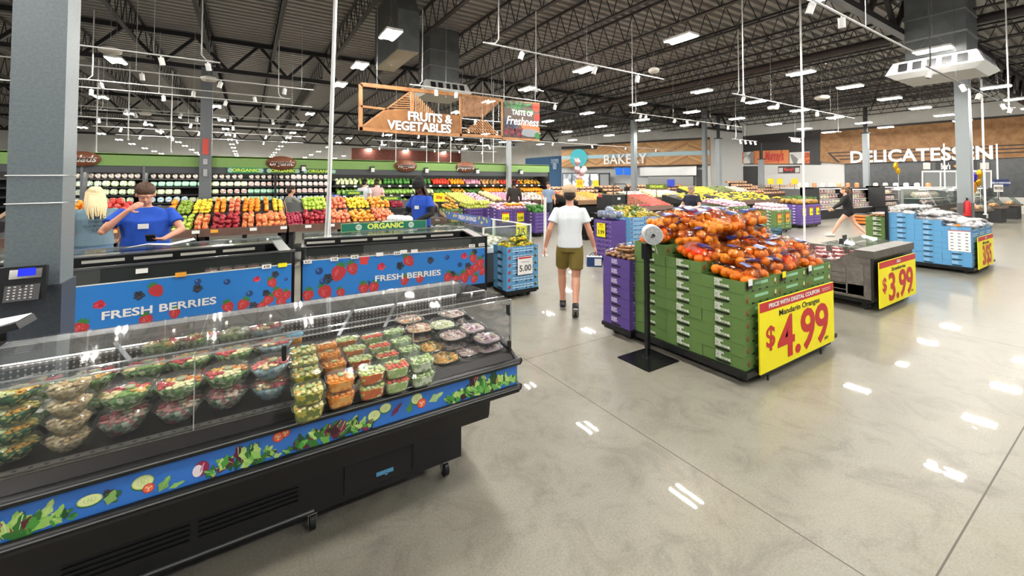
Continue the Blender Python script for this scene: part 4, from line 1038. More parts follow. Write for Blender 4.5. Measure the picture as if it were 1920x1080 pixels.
for k, (u, v) in enumerate(((0,0),(.55,.15))): MB().box(u,u+.14,v,v+.01,-.02,.06).bar((u+.07,v,-.02),(u+.07,v-.1,-.03),.01).build('black_holder', M_BLACK, o)
# black well case behind it
def well_case(x, y, W, D, label, rz=0, h=.86):
    o = thing('well_case', label, 'display case', (x,y,0), rz)
    MB().prism([(0,.14),(0,h-.1),(.06,h-.1),(.10,h-.35),(D-.25,h-.30),(D-.18,h+.1),(D,h+.1),(D,.14)], 0, W, 0, 'x').build('case_body', M_BLACK, o, fix=True)
    MB().box(0,.02,0,D,h-.35,h-.06).box(W-.02,W,0,D,h-.35,h-.06).build('side_rim', mt('#2a2c2e',.25), o)
    MB().sheet((0,.0,h-.1),(W,.0,h-.1),(W,.0,h+.03),(0,.0,h+.03),.006).build('front_glass', M_GLASS, o)
    MB().sheet((0.0,.0,h+.03),(0.0,D-.1,h+.1),(0,D-.1,h-.08),(0,0,h-.08),.006).build('end_glass', M_GLASS, o); MB().sheet((W,.0,h+.03),(W,D-.1,h+.1),(W,D-.1,h-.08),(W,0,h-.08),.006).build('end_glass', M_GLASS, o)
    for k in range(5): MB().box(.1+k*(W-.3)/4,.18+k*(W-.3)/4,D-.19,D-.175,h+.02,h+.06).build('tag', M_TAG, o)
    return o
well_case(6.9, 4.05, 1.9, 1.5, 'black open well case behind the strawberry case')
for i in range(7):
    for j in range(4): ST((7.1+i*.22, 4.4+j*.2, .86-.335+.012), R.uniform(-.2,.2), 'clear pack lying in the black open well case behind the strawberries', 'packs in the black open well case', (.9,.9,.45))

# ---------------------------------------------------------------- blue 5.00 stack
dolly(3.26, 3.84, 5.28, 5.69, 'black platform under the blue $5.00 stack')
stack('blue', 3.26, 5.28, 6, 'blue stack with the 5.00 card', 'blue cartons of the 5.00 stack')
lem = [Stock(bag('lemon_bag','x','#f0d52c',.026,12,M_BAGF,False,(.2,.15),seed=30,long=1.25,fname='lemon')), ]
def green_label(o):
    MB().box(-.05,.06,-.05,.05,.085,.088).build('green_label', mt('#2f6e2c',.4), o)
green_label(lem[0].root)
for k, (dx, dy, a, t_) in enumerate(((.12,.12,.5,.5),(.3,.1,1.2,.6),(.46,.14,.2,-.3),(.14,.3,2.,.3),(.32,.3,.4,.7),(.48,.32,1.5,.2),(.22,.2,1.,.9),(.4,.22,2.2,.9))):
    lem[0]((3.26+dx,5.28+dy,.745+(.07 if k > 5 else 0)), (t_*.5,t_*.3,a), ['bag of lemons at the near left of the 5.00 stack','bag of lemons front centre on the 5.00 stack','bag of lemons front right on the 5.00 stack','bag of lemons rear left on the 5.00 stack','bag of lemons rear centre on the 5.00 stack','bag of lemons rear right on the 5.00 stack','green labelled lemon bag standing up on the left of the 5.00 stack','green labelled lemon bag standing up in the middle of the 5.00 stack'][k], None, 1.05)
o = thing('price_card', 'white 5.00 price card on the front of the blue carton stack', 'price sign', (3.44,5.265,.355), 0)
cd = MB().box(0,.27,-.008,.0,0,.27).build('card', M_TAG, o); MB().box(-.006,.276,-.004,.004,-.006,.276).build('card_border', mt('#3a2d5a',.5), o)
a = Art((0,-.008,0),(1,0,0),(0,0,1),(0,-1,0)); a.poly([(.01,.262),(.26,.262),(.25,.24),(.02,.235)],'#c2272f'); a.build('red_header', cd)
text('5.00', .13, M_TXTK, cd, (.135,-.010,.09), ext=.0004, off=.001, name='price_figures'); text('Organic Lemons', .022, M_TXTK, cd, (.135,-.010,.19), ext=.0003, name='product_name')

# ---------------------------------------------------------------- purple 3.99 stack (slots on the -y side)
def turned(kind, x, y, n, label, group, z0=.1):
    for k in range(n):
        where = 'top' if k == n-1 else ('bottom' if k == 0 else 'middle')
        CT[kind]((x, y, z0+k*.1085), -pi/2, f'{kind} printed carton, {where} of the {label}', group)
dolly(6.52, 7.0, 6.28, 6.95, 'black platform under the purple 3.99 stack')
# carton rotated so its long side faces -x: rz=-90 puts local x along -y
for k in range(8): CT['purple']((6.55, 6.90, .13+k*.1), -pi/2, f'purple carton in the stack with the 3.99 card, {["bottom","second","third","fourth","fifth","sixth","seventh","top"][k]} one', 'purple cartons of the 3.99 stack', (1,1,.92))
o = thing('price_card', 'yellow 3.99 price card on the purple stack beside the walking man', 'price sign', (6.53,6.78,.56), -pi/2)
cd = MB().box(0,.25,-.006,0,0,.30).build('card', M_YEL, o); text('3.99', .12, M_TXTK, cd, (.125,-.009,.1), ext=.0004, off=.002, name='price_figures'); text('SALE', .045, M_DRED, cd, (.125,-.009,.265), ext=.0004, off=.001, name='header_lettering'); text('Organic Cauliflower', .022, M_TXTK, cd, (.125,-.009,.215), ext=.0003, name='product_name')
cau = Stock(bag('cabbage_bag','x','#cfd6d6',.075,1,film('bag_blue','#dfe9f6',.12,.2,.2,.5),False,(.17,.16),seed=44,fname='cauliflower',cat='bagged cauliflower',layers=1))
bl = MB().lathe([(0,.155),(.03,.15),(.055,.135),(.07,.11)],14).build('blue_print', mt('#4a78b8',.4), cau.root)
for i in range(6): cau((6.64+.17*(i%2)*1.1, 6.42+.17*(i//2), .96), R.uniform(0,3), 'blue wrapped cauliflower head on the purple 3.99 stack', 'cauliflower heads on the purple stack')
cau((6.74,6.62,1.06), 1, 'blue wrapped cauliflower head topmost on the purple 3.99 stack', None)

# ---------------------------------------------------------------- light blue stack with yellow pepper bags
dolly(7.9, 9.3, 7.05, 7.88, 'black platform under the light blue cartons with yellow squash bags')
for i in range(2):
    for j in range(2):
        stack('blue', 7.92+i*.57, 7.07+j*.4, 7+j, ['near left','near right','rear left','rear right'][j*2+i]+' column under the yellow squash bags', 'light blue cartons under the yellow squash bags')
yq = [Stock(bag('squash_bag','x',c,.026,12,M_BAGF,False,(.22,.16),seed=50+i,long=1.3,fname='squash',cat='bag of vegetables')) for i, c in enumerate(('#ecd23a','#c9cf4a','#7f9a3a'))]
heap_bags([yq[0],yq[0],yq[1],yq[2]], 7.95, 9.05, [(7.07,7.47,.89),(7.47,7.87,1.0)], 5, 'bag of yellow summer squash', 'bags of yellow squash on the light blue cartons', top=1, mound=.05, dz=.07)
# ================================================================== hanging wooden department sign
M_WOODS = mt('#c08a58', .5, noise=7., hex2='#a87244'); M_WOODD = mt('#a5713f', .55, noise=5., hex2='#8f5f35')
SY = 10.2
def SP(px, py): p = aty(px, py, SY); return (p.x, p.z)
def slats(mb, poly, ang, pitch, wd, t=.03):
    ca, sa = math.cos(ang), math.sin(ang)
    q = [(x*ca+z*sa, -x*sa+z*ca) for x, z in poly]; lo = min(v for _, v in q); hi = max(v for _, v in q); v = lo+pitch*.6
    while v < hi - pitch*.2:
        xs = []
        for i in range(len(q)):
            (u0, v0), (u1, v1) = q[i], q[(i+1)%len(q)]
            if (v0-v)*(v1-v) < 0: xs.append(u0+(u1-u0)*(v-v0)/(v1-v0))
        if len(xs) == 2:
            xs.sort(); P = [(u*ca-w_*sa, u*sa+w_*ca) for u, w_ in ((xs[0],v-wd/2),(xs[1],v-wd/2),(xs[1],v+wd/2),(xs[0],v+wd/2))]
            mb.prism(P, -t/2, t/2, 0, 'y')
        v += pitch
def frame_bars(mb, pts, wd, t=.06):
    for i in range(len(pts)-1):
        (x0,z0),(x1,z1) = pts[i], pts[i+1]; L = math.hypot(x1-x0,z1-z0); nx, nz = -(z1-z0)/L*wd/2, (x1-x0)/L*wd/2
        mb.prism([(x0+nx,z0+nz),(x0-nx,z0-nz),(x1-nx,z1-nz),(x1+nx,z1+nz)], -t/2, t/2, 0, 'y')
o = thing('department_sign', 'large hanging wooden sign reading Fruits and Vegetables with slatted triangles', 'hanging sign', (0,SY,0))
def L5(x, y): return SP(600+x/3.6, y/3.6)
mb = MB(); frame_bars(mb, [L5(273,880),L5(273,570),L5(935,640)], .09); frame_bars(mb, [L5(273,718),L5(450,738)], .05)
frame_bars(mb, [L5(948,645),L5(948,925)], .05); frame_bars(mb, [L5(1228,672),L5(1228,930)], .04); frame_bars(mb, [L5(935,640),L5(1230,676)], .07)
frame_bars(mb, [L5(265,868),L5(620,898),L5(1230,925)], .08); frame_bars(mb, [L5(290,850),L5(605,622)], .035); frame_bars(mb, [L5(622,620),L5(622,755)], .09); mb.build('frame', M_WOODS, o, fix=True)
mb = MB(); mb.prism([L5(285,855),L5(450,738),L5(620,752),L5(780,768),L5(945,778),L5(945,915),L5(620,895),L5(275,872)][::-1], -.02, .03, 0, 'y'); pn = mb.build('solid_panel', M_WOODD, o, fix=True)
for poly, a, pitch in (([L5(455,735),L5(605,625),L5(605,752)], .06, .055), ([L5(640,630),L5(780,768),L5(640,752)], pi/2, .055),
        ([L5(955,655),L5(1222,682),L5(1100,792),L5(955,785)], pi/2, .05), ([L5(962,888),L5(1098,795),L5(1222,915)], -.75, .055)):
    mb = MB(); slats(mb, poly, a, pitch, .026); mb.build('slat_panel', M_WOODS, o, fix=True)
def fit(body, size, mat, parent, a, b, y, name='lettering', off=.01, ext=.02, cw=.62):
    """lettering centred between two (x, z) points"""
    (x0,z0),(x1,z1) = a, b; return text(body, size, mat, parent, ((x0+x1)/2, y, (z0+z1)/2), ext=ext, off=off, sx=(x1-x0)/(len(body)*cw*size), name=name)
fit('FRUITS &', .31, M_WHITEM, pn, L5(555,791), L5(912,808), -.04, off=.010, cw=.60)
fit('VEGETABLES', .31, M_WHITEM, pn, L5(413,848), L5(912,874), -.04, off=.010, cw=.66)
ps = MB(); (xa,za),(xb,zb) = L5(1238,925), L5(1478,705); ps.box(xa, xb, -.03, .03, za, zb); ps_o = ps.build('freshness_poster', mt('#3f5a3c',.5), o)
mb = MB(); frame_bars(mb, [L5(1232,935),L5(1478,942)], .08); frame_bars(mb, [L5(1232,682),L5(1478,702)], .06); mb.build('poster_rail', M_WOODS, o, fix=True)
a = Art((xa,-.03,za),(1,0,0),(0,0,1),(0,-1,0)); W_, H_ = xb-xa, zb-za
a.rect(0,W_,0,H_,'#5d4b42').rect(0,W_,0,H_*.25,'#4a3a35')
for k in range(26): a.leaf(R.uniform(.1,W_*.6), R.uniform(H_*.7,H_*.9), .35, .07, R.uniform(-.4,3.4), R.choice(['#2f6a34','#3f8a44','#1f4d28']))
for k in range(40): a.disc(R.uniform(.04,W_*.33), R.uniform(H_*.28,H_*.48), .045, R.choice(['#2b2f4a','#3c4468','#1d2036']))
for k in range(26): a.disc(R.uniform(.05,W_*.5), R.uniform(.04,H_*.25), .05, R.choice(['#6b1c2b','#8f2438','#4d1220']))
for k in range(6): a.leaf(W_*(.48+.08*k), H_*(.5-.02*k), .42, .13, -1.2+.06*k, '#e2703a', '#f0945c')
a.disc(W_*.72,H_*.16,.35,'#8a8f94',.12).disc(W_*.93,H_*.62,.12,'#d8392f').disc(W_*.9,H_*.9,.14,'#d94b2f').disc(W_*.93,H_*.1,.1,'#2f7a3c')
clip_rect(a.mb,(0,2),(xa,0,za),(xb,0,zb)); a.build('poster_print', ps_o)
text('TASTE OF', .20, M_WHITE, ps_o, ((xa+xb)/2,-.04,(za+zb)/2+.20), ext=.004, off=.008, sx=.85); text('Freshness', .34, M_WHITE, ps_o, ((xa+xb)/2,-.04,(za+zb)/2-.05), ext=.004, off=.006, sx=.85, shear=.25)
mb = MB()
for x in (2.6, 4.4, 6.2, 7.3): mb.bar((x,0,4.0),(x,0,Z_CH+.1),.012)
mb.build('hanger_cable', M_ALU, o)

# ================================================================== ducts with ceiling diffusers
M_DUCT = mt('#777b7b', .4, .5, noise=3., hex2='#6a6e6e'); M_DIFF = mt('#d9dad8', .5)
def duct(x, y, wx, wy, zb, label, dw=1.7, dh=.5, z1=6.88, neck=True):
    o = thing('air_duct', label, 'air duct', (x,y,0)); MB().box(-wx/2,wx/2,-wy/2,wy/2,zb+dh,z1).build('duct_shaft', M_DUCT, o)
    MB().box(-wx/2-.03,wx/2+.03,-wy/2-.03,wy/2+.03,zb+dh+.45,zb+dh+.5).box(-wx/2-.02,wx/2+.02,-wy/2-.02,wy/2+.02,zb+dh+1.0,zb+dh+1.03).build('flange', M_ALU, o)
    h = dw/2; mb = MB()
    mb.add([(-h,-h,zb+.12),(h,-h,zb+.12),(h,h,zb+.12),(-h,h,zb+.12),(-h*.8,-h*.8,zb),(h*.8,-h*.8,zb),(h*.8,h*.8,zb),(-h*.8,h*.8,zb)],[(0,1,5,4),(1,2,6,5),(2,3,7,6),(3,0,4,7),(4,5,6,7)])
    mb.add([(-h,-h,zb+.12),(h,-h,zb+.12),(h,h,zb+.12),(-h,h,zb+.12),(-h*.85,-h*.85,zb+dh-.06),(h*.85,-h*.85,zb+dh-.06),(h*.85,h*.85,zb+dh-.06),(-h*.85,h*.85,zb+dh-.06),(-h*.6,-h*.6,zb+dh),(h*.6,-h*.6,zb+dh),(h*.6,h*.6,zb+dh),(-h*.6,h*.6,zb+dh)],
        [(0,4,5,1),(1,5,6,2),(2,6,7,3),(3,7,4,0),(4,8,9,5),(5,9,10,6),(6,10,11,7),(7,11,8,4),(8,11,10,9)])
    mb.build('diffuser', M_DIFF, o, fix=True)
    for s in range(4):
        mb = MB(); a = s*pi/2
        for k in range(5):
            u = (k-2)*h*.3; pts = [(u-.085,-h*.985,zb+.17),(u+.085,-h*.985,zb+.17),(u+.085,-h*.90,zb+dh-.12),(u-.085,-h*.90,zb+dh-.12)]
            mb.quad(*[tuple(rotz(Vector(p)+Vector((0,-.012,0)),a)) for p in pts])
        mb.build('grille_opening', M_BLACKM, o)
    return o
duct(5.5,13.4,1.05,1.05,4.62,'galvanised duct with square white diffuser above the wooden sign')
duct(15.0,3.05,1.1,1.1,4.42,'galvanised duct with white diffuser at the upper right above the floor', dw=1.75)
o = thing('air_duct', 'angled galvanised duct box left of the diffuser duct near the twin lights', 'air duct', (3.45,11.55,0))
MB().prism([(-1.15,5.15),(1.15,5.25),(1.15,6.88),(-.7,6.88),(-1.15,6.2)], -.28, .28, 0, 'x').build('duct_box', M_DUCT, o, fix=True); MB().box(-.27,.27,-1.1,1.1,5.13,5.17).build('duct_bottom', mt('#a39e90',.5), o)
duct(20.0,33,1.2,1.2,4.9,'small far white diffuser seen under the wooden sign', dw=1.9)

# ================================================================== track lights and pendants
M_TRK = mt('#c9cac8', .4)
def make_head():
    o = thing('track_spotlight', 'x', 'spotlight')
    b = MB(); b.cyl((0,0,-.03),(0,.05,-.17),.048,14,0); b.cyl((0,.0505,-.1705),(0,.052,-.174),.041,14,1); b.bar((0,0,.0),(0,.01,-.06),.02); 
    b.build('lamp_body', [M_WHITEM, M_BLACKM], o); return o
def make_head_lit():
    o = thing('track_spotlight', 'x', 'spotlight')
    b = MB(); b.cyl((0,0,-.03),(0,-.05,-.17),.048,14,0); b.bar((0,0,.0),(0,-.01,-.06),.02); b.build('lamp_body', M_WHITEM, o)
    MB().cyl((0,-.0505,-.1705),(0,-.052,-.174),.041,14).build('lit_lens', M_SPOT, o); return o
HEAD, HLIT = Stock(make_head()), Stock(make_head_lit())
def track(pa, pb, z, heads, label, lit=(), r=.016, drop='a', m=None):
    A = atz(*pa, z); B = atz(*pb, z); y = (A.y+B.y)/2; A.y = B.y = y
    o = thing('light_track', label, 'light track', (0,0,0)); MB().cyl(A,B,r,8).build('track_bar', m or M_TRK, o)
    mb = MB()
    for e in ('a' if drop == 'a' else 'b' if drop == 'b' else 'ab'):
        P = A if e == 'a' else B; s = .25 if e == 'a' else -.25
        mb.tube([P+Vector((s*.2,0,0)), P+Vector((s,0,.02)), P+Vector((s*1.3,0,.12)), P+Vector((s*1.3,0,.5)), (P.x+s*1.3, y, Z_CH+.03)], .014, 7)
    n = max(2, int((B.x-A.x)/2))
    for k in range(1, n): x = A.x+(B.x-A.x)*k/n; mb.bar((x,y,z),(x,y,Z_CH+.02),.005)
    mb.build('feed_conduit', m or M_TRK, o)
    for i, t in enumerate(heads):
        s = HLIT if i in lit else HEAD
        s((A.x+(B.x-A.x)*t, y, z-r), R.uniform(-.6,.6)+(0 if i in lit else R.choice([0,.8,-.8])), 'white cylinder spotlight on the ' + label.replace('long ','').replace('white ','')[:90], 'spotlights on the ' + label[:60])
track((905,80),(1245,148),4.3,(.17,.55,.82),'long white light track over the walking man')
track((765,160),(1050,193),4.15,(.15,.27,.98),'white light track just above the wooden sign')
track((146,85),(413,117),4.3,(.55,.9),'white light track at the upper left beside the near column',drop='b')
track((140,148),(545,185),4.3,(.1,.5,.8),'second white light track at the upper left',drop='ab')
track((140,192),(430,231),4.3,(.3,.75),'third white light track at the left',drop='a')
track((1180,211),(1392,238),4.3,(.08,.12,.35,.45,.55,.85),'white light track in front of the bakery header',lit=(3,))
track((1375,175),(1600,222),4.2,(.07,.3,.62,.8),'white light track before the delicatessen wall')
track((1462,-5),(1740,92),4.3,(.1,.3),'light track at the top right corner region')
track((1730,125),(1905,203),4.1,(.04,.3,.5,.8,.95),'dark light track under the right hand duct',lit=(1,3),m=mt('#4a4a4a',.5))
track((1375,270),(1650,243),3.9,(.2,.4,.6,.8),'far white light track before the delicatessen header',lit=(0,1,2,3))
track((1290,268),(1520,257),4.0,(.3,.5,.7,.9),'far white light track before the cheese shop panels',lit=(0,1,2,3))
track((1010,262),(1290,285),4.0,(.1,.3,.5,.7),'far white light track in front of the bakery',lit=(1,))
for k, y in enumerate((12.6,15.5,19.3,22.5,26.,30.)):
    A = Vector((-6.,y,4.3)); B = Vector((1.5+.3*k,y,4.3)); nm = ['first','second','third','fourth','fifth','sixth'][k]
    o = thing('light_track', f'{nm} of the thin white light tracks receding over the produce wall at the left', 'light track'); MB().cyl(A,B,.016,6).build('track_bar', M_TRK, o)
    mb = MB()
    for x in (-5.5,-2.2,1.2): mb.bar((x,y,4.3),(x,y,Z_CH+.02),.008)
    mb.build('feed_conduit', M_TRK, o)
    for x in (-5,-3.6,-2.1,-.6,.8): (HLIT if k > 1 else HEAD)((x,y,4.28), R.uniform(-1,1), f'white cylinder spotlight on the {nm} thin track over the produce wall', f'spotlights on the {nm} thin track')
for k, (y, x0, x1) in enumerate(((14.5,4.5,11),(17.,5,12.5),(20.5,5,14),(24.5,6,15),(29,7,17))):
    nm = ['first','second','third','fourth','fifth'][k]; o = thing('light_track', f'{nm} thin white light track seen beneath the wooden sign', 'light track'); MB().cyl((x0,y,4.2),(x1,y,4.2),.016,6).build('track_bar', M_TRK, o)
    mb = MB()
    for i in range(4): x = x0+(x1-x0)*(i+.5)/4; mb.bar((x,y,4.2),(x,y,Z_CH+.02),.01)
    mb.build('feed_conduit', M_TRK, o)
    for i in range(5): HLIT((x0+(x1-x0)*(i+.3)/5,y,4.18), R.uniform(-1,1), f'lit white spotlight on the {nm} thin track beneath the wooden sign', f'spotlights on the {nm} track beneath the sign')
def pole(px, y0, y1, d, label, r=.022, z1=Z_CH, m=None):
    P = atd(px, y1, d); o = MB().cyl((P.x,P.y,P.z),(P.x,P.y,z1),r,10).cyl((P.x,P.y,P.z-.01),(P.x,P.y,P.z+.02),r*2.2,12).build('power_pole', m or M_WHITE)
    return tag(o, label, 'pole')
pole(1510,0,505,9.0,'slim white power pole standing between the mandarin and strawberry displays', .02)
pole(1394,0,178,8.5,'thin white conduit drop at the left end of the delicatessen track', .012)
pole(1186,0,212,11,'thin white conduit drop before the bakery header', .01)
pole(1005,0,172,10.4,'thin white conduit with ceiling sensor plate above the fruits poster', .013)
pole(1825,140,383,15.5,'left one of the two white power poles by the right grey column', .03)
pole(1848,140,402,15.5,'right one of the two white power poles by the right grey column', .03)
pole(1772,300,352,22,'white pole rising from the delicatessen serving case', .03, 3.8)
pole(1872,300,372,20,'white pole with yellow tag at the right of the delicatessen', .03, 3.6)
pole(1892,35,205,9,'thin white conduit drop with sensor at the right edge', .012)
pole(1022,418,480,8.2,'bare white post at the end of the fresh savings case', .028, 1.45)
pole(240,200,262,14,'thin white conduit drop at the left behind the tracks', .018); pole(180,200,285,14,'white conduit drop next to the oval salads sign', .02)
pole(320,250,285,16,'white conduit drop between the salads sign and the grey column', .02)
for k, px in enumerate((742,800,822,845,905,925)): pole(px,258,304,17.6,['thin white pole above the veggies sign left','thin white pole right of the veggies sign','second thin white pole right of the veggies sign','thin white pole left of the peppers sign','thin white pole right of the peppers sign','rightmost thin white pole above the green header'][k], .016)
def dome(px, py, z, label, r=.2):
    P = atz(px, py, z); o = thing('ceiling_speaker', label, 'hanging speaker', P)
    MB().lathe([(0,-.07),(r*.8,-.06),(r,-.02),(r,.03),(r*.6,.07),(0,.08)],20).build('speaker_body', mt('#c9c3b8',.6), o)
    MB().bar((0,0,.07),(0,0,Z_CH-P.z),.008).build('hanger', M_ALU, o)
dome(207,95,4.7,'round white speaker hanging above the upper left track')
dome(392,148,4.7,'round beige speaker in front of the second grey column')
dome(272,213,4.7,'small round speaker hanging between the left track lights',.22)
dome(1226,132,4.7,'round speaker hanging near the long track above the walking man',.14)
dome(1541,183,4.7,'round speaker hanging before the delicatessen wall',.22)
dome(1450,202,4.7,'small far round speaker left of the delicatessen speaker',.2)
def fan(px, py, z, label):
    P = atz(px, py, z); o = thing('ceiling_sensor', label, 'sensor', P); MB().lathe([(0,0),(.12,.01),(.12,.03),(0,.05)],16).bar((0,0,.04),(0,0,Z_CH-P.z),.012).bar((-.3,0,.03),(.3,.05,.03),.03,.015).build('sensor_plate', M_WHITEM, o)
fan(1005,170,4.3,'white plate fitting below the thin conduit above the fruits poster'); fan(1572,248,4.1,'white plate fitting before the cheese panels'); fan(1893,204,4.0,'white plate fitting at the right edge under the track')

# ================================================================== delicatessen, cheese shop and bakery fronts
def wplane(p, q):
    p = Vector((p[0],p[1],0)); q = Vector((q[0],q[1],0)); u = (q-p).normalized(); n = Vector((u.y,-u.x,0))
    if n.dot(Vector((0,0,0))-p) < 0: n = -n
    return p, u, n
def hit(px, py, p, n, off=0):
    d = ray(px, py); return EYE + d*((p+n*off-EYE).dot(n)/d.dot(n))
def wallpanel(name, pl, pts, off, t, m, parent=None):
    """polygon of pixels laid on a wall plane, given real thickness"""
    p, u, n = pl; P = [hit(x, y, p, n, off) for x, y in pts]; k = len(P); mb = MB()
    mb.add([v for v in P]+[v-n*t for v in P], [tuple(range(k)), tuple(range(2*k-1,k-1,-1))]+[(i,(i+1)%k,k+(i+1)%k,k+i)[::-1] for i in range(k)])
    return mb.build(name, m, parent, fix=True)
def walltext(body, pl, pa, pb, off, size, m, parent=None, cw=.62, name='lettering', offs=.02, ext=.03, shear=0):
    p, u, n = pl; A = hit(*pa, p, n, off); B = hit(*pb, p, n, off); c = (A+B)/2; L = (B-A).length
    d = (B-A).normalized(); a = math.atan2(d.y, d.x)
    return text(body, size, m, parent, c, (pi/2,0,a), ext=ext, off=offs, sx=L/(len(body)*cw*size), name=name, shear=shear)
PD = wplane(D0, D1)
M_PLK = mt('#a67a4a', .55, noise=3.5, hex2='#8f6438'); M_TILE = mt('#4c4f51', .3, noise=5., hex2='#424547'); M_STRP = mt('#3b332e', .6)
o = thing('delicatessen_sign', 'long wood plank header with dark stripes and white Delicatessen lettering', 'wall sign')
wallpanel('header_panel', PD, [(1538,246),(1990,211),(1990,292),(1578,307),(1538,303)], .30, .25, M_PLK, o)
wallpanel('black_top_edge', PD, [(1521,246),(1990,208),(1990,212),(1521,250)], .33, .3, M_STRP, o)
for y0, y1, x0 in ((286,274,1551),(292,281,1562),(298,288,1572)): wallpanel('dark_stripe', PD, [(x0,y0),(1990,y1-7),(1990,y1-4.6),(x0+4,y0+2)], .31, .01, M_STRP, o)
wallpanel('dark_stripe', PD, [(1551,286),(1555,286),(1576,305),(1570,305)], .31, .01, M_STRP, o)
walltext('DELICATESSEN', PD, (1591,296), (1867,287), .40, 1.08, M_WHITEM, o, cw=.565, name='sign_lettering', offs=.03)
tl = wallpanel('wall_tile', PD, [(1578,306),(1990,294),(1990,372),(1578,360)], .04, .03, M_TILE); struct(tl); tl.name = 'trim_2'
o = thing('service_window', 'pale framed serving window with shelves behind the delicatessen counter', 'window opening')
wallpanel('opening', PD, [(1729,321),(1859,320),(1859,352),(1729,352)], .06, .04, mt('#777a7a',.5), o)
wallpanel('frame_top', PD, [(1728,320),(1860,319),(1860,322.5),(1728,323)], .12, .08, M_WHITE, o)
for x in (1728,1762,1792,1857): wallpanel('frame_post', PD, [(x,322),(x+3,322),(x+3,352),(x,352)], .12, .08, M_WHITE, o)
o = thing('brand_sign', "black sign board with white Boar's Head lettering above the serving window", 'sign')
b_ = wallpanel('sign_board', PD, [(1754,304),(1832,303),(1832,318),(1754,318)], .10, .06, mt('#151515',.4), o)
walltext("Boar's", PD, (1760,312.5), (1786,312), .13, .5, M_WHITE, b_, cw=.6, offs=.02); walltext('Head', PD, (1801,312), (1824,311.5), .13, .5, M_WHITE, b_, cw=.62, offs=.02)
wallpanel('gold_emblem', PD, [(1787,311),(1793,308),(1798,311),(1793,315)], .13, .02, mt('#c8963c',.4), b_)
for x0, x1, nm in ((1729,1746,'left'),(1836,1856,'right')):
    o = thing('food_picture', f'framed food photograph {nm} of the black brand sign', 'picture'); wallpanel('frame', PD, [(x0,303.5),(x1,303),(x1,319),(x0,319)], .08, .04, mt('#2b2b2b',.5), o)
    wallpanel('print', PD, [(x0+1.5,305),(x1-1.5,304.5),(x1-1.5,317.5),(x0+1.5,317.5)], .10, .01, multi(['#d8d3cc','#c8b49c','#b98a6a','#e6e3de'],.5,'food_print',1.2), o)
PC = wplane((34.3,13.8),(33.0,17.6))
o = thing('cheese_shop_sign', "black framed panel with orange Murray's lettering and white side pictures", 'wall sign')
wallpanel('black_surround', PC, [(1385,256),(1539,243),(1539,309),(1385,308)], .35, .3, mt('#191716',.5), o)
wallpanel('orange_panel', PC, [(1413,283),(1479,281),(1479,307),(1413,307)], .40, .05, mt('#e58a4a',.5), o)
for x0, x1 in ((1388,1416),(1480,1518)):
    wallpanel('white_picture', PC, [(x0,286),(x1,284),(x1,306),(x0,307)], .40, .05, multi(['#d8d8d4','#b9b9b6','#ecece8','#8a8a88'],.5,'cheese_print',2.2), o)
for x0, x1 in ((1388,1394),(1508,1518)): wallpanel('brick_print', PC, [(x0,286),(x1,285),(x1,306),(x0,307)], .42, .02, multi(['#c8643c','#e08050','#b5522f'],.6,'brick_print',4,stretch=(1,1,2.5)), o)
walltext("Murray's", PC, (1431,294), (1472,291), .44, .95, mt('#d3262c',.4), o, cw=.52, name='sign_lettering', offs=.02, shear=.25)
wallpanel('underline', PC, [(1432,303),(1470,299),(1470,300.5),(1432,304.5)], .44, .02, mt('#d3262c',.4), o)
# white wall below, small sign, black double door
wl = wallpanel('wall_front', PC, [(1385,308),(1539,309),(1590,306),(1590,356),(1385,356)], .30, .2, mt('#d9d9d6',.8)); struct(wl); wl.name = 'wall_cheese_shop'
o = thing('small_shop_sign', "small red and black Murray's sign on the white wall under the cheese panels", 'sign')
wallpanel('sign_board', PC, [(1459,312),(1500,311),(1500,324.5),(1459,325)], .36, .04, mt('#3a3032',.5), o)
for x in (1460,1491): wallpanel('white_figure', PC, [(x,315),(x+8,314.5),(x+8,323),(x,323.5)], .38, .01, mt('#d8d0cc',.5), o)
walltext("Murray's", PC, (1468,318), (1491,317.5), .39, .34, mt('#e0413f',.4), o, cw=.55, offs=.01)
wd = wallpanel('door_1', PC, [(1372,312),(1421,311.5),(1421,352),(1372,352)], .37, .05, mt('#1d1e20',.5)); struct(wd)
wallpanel('door_leaf', PC, [(1374,314),(1395.5,314),(1395.5,352),(1374,352)], .38, .02, mt('#17181a',.4), wd)
wallpanel('door_leaf', PC, [(1397.5,314),(1419,314),(1419,352),(1397.5,352)], .38, .02, mt('#17181a',.4), wd)
PS = wplane((33.0,17.6),(27.2,20.6))
tr = wallpanel('trim_3', PS, [(1328,290),(1386,291),(1386,296),(1328,294.5)], .05, .06, mt('#3b3d3f',.6)); struct(tr)
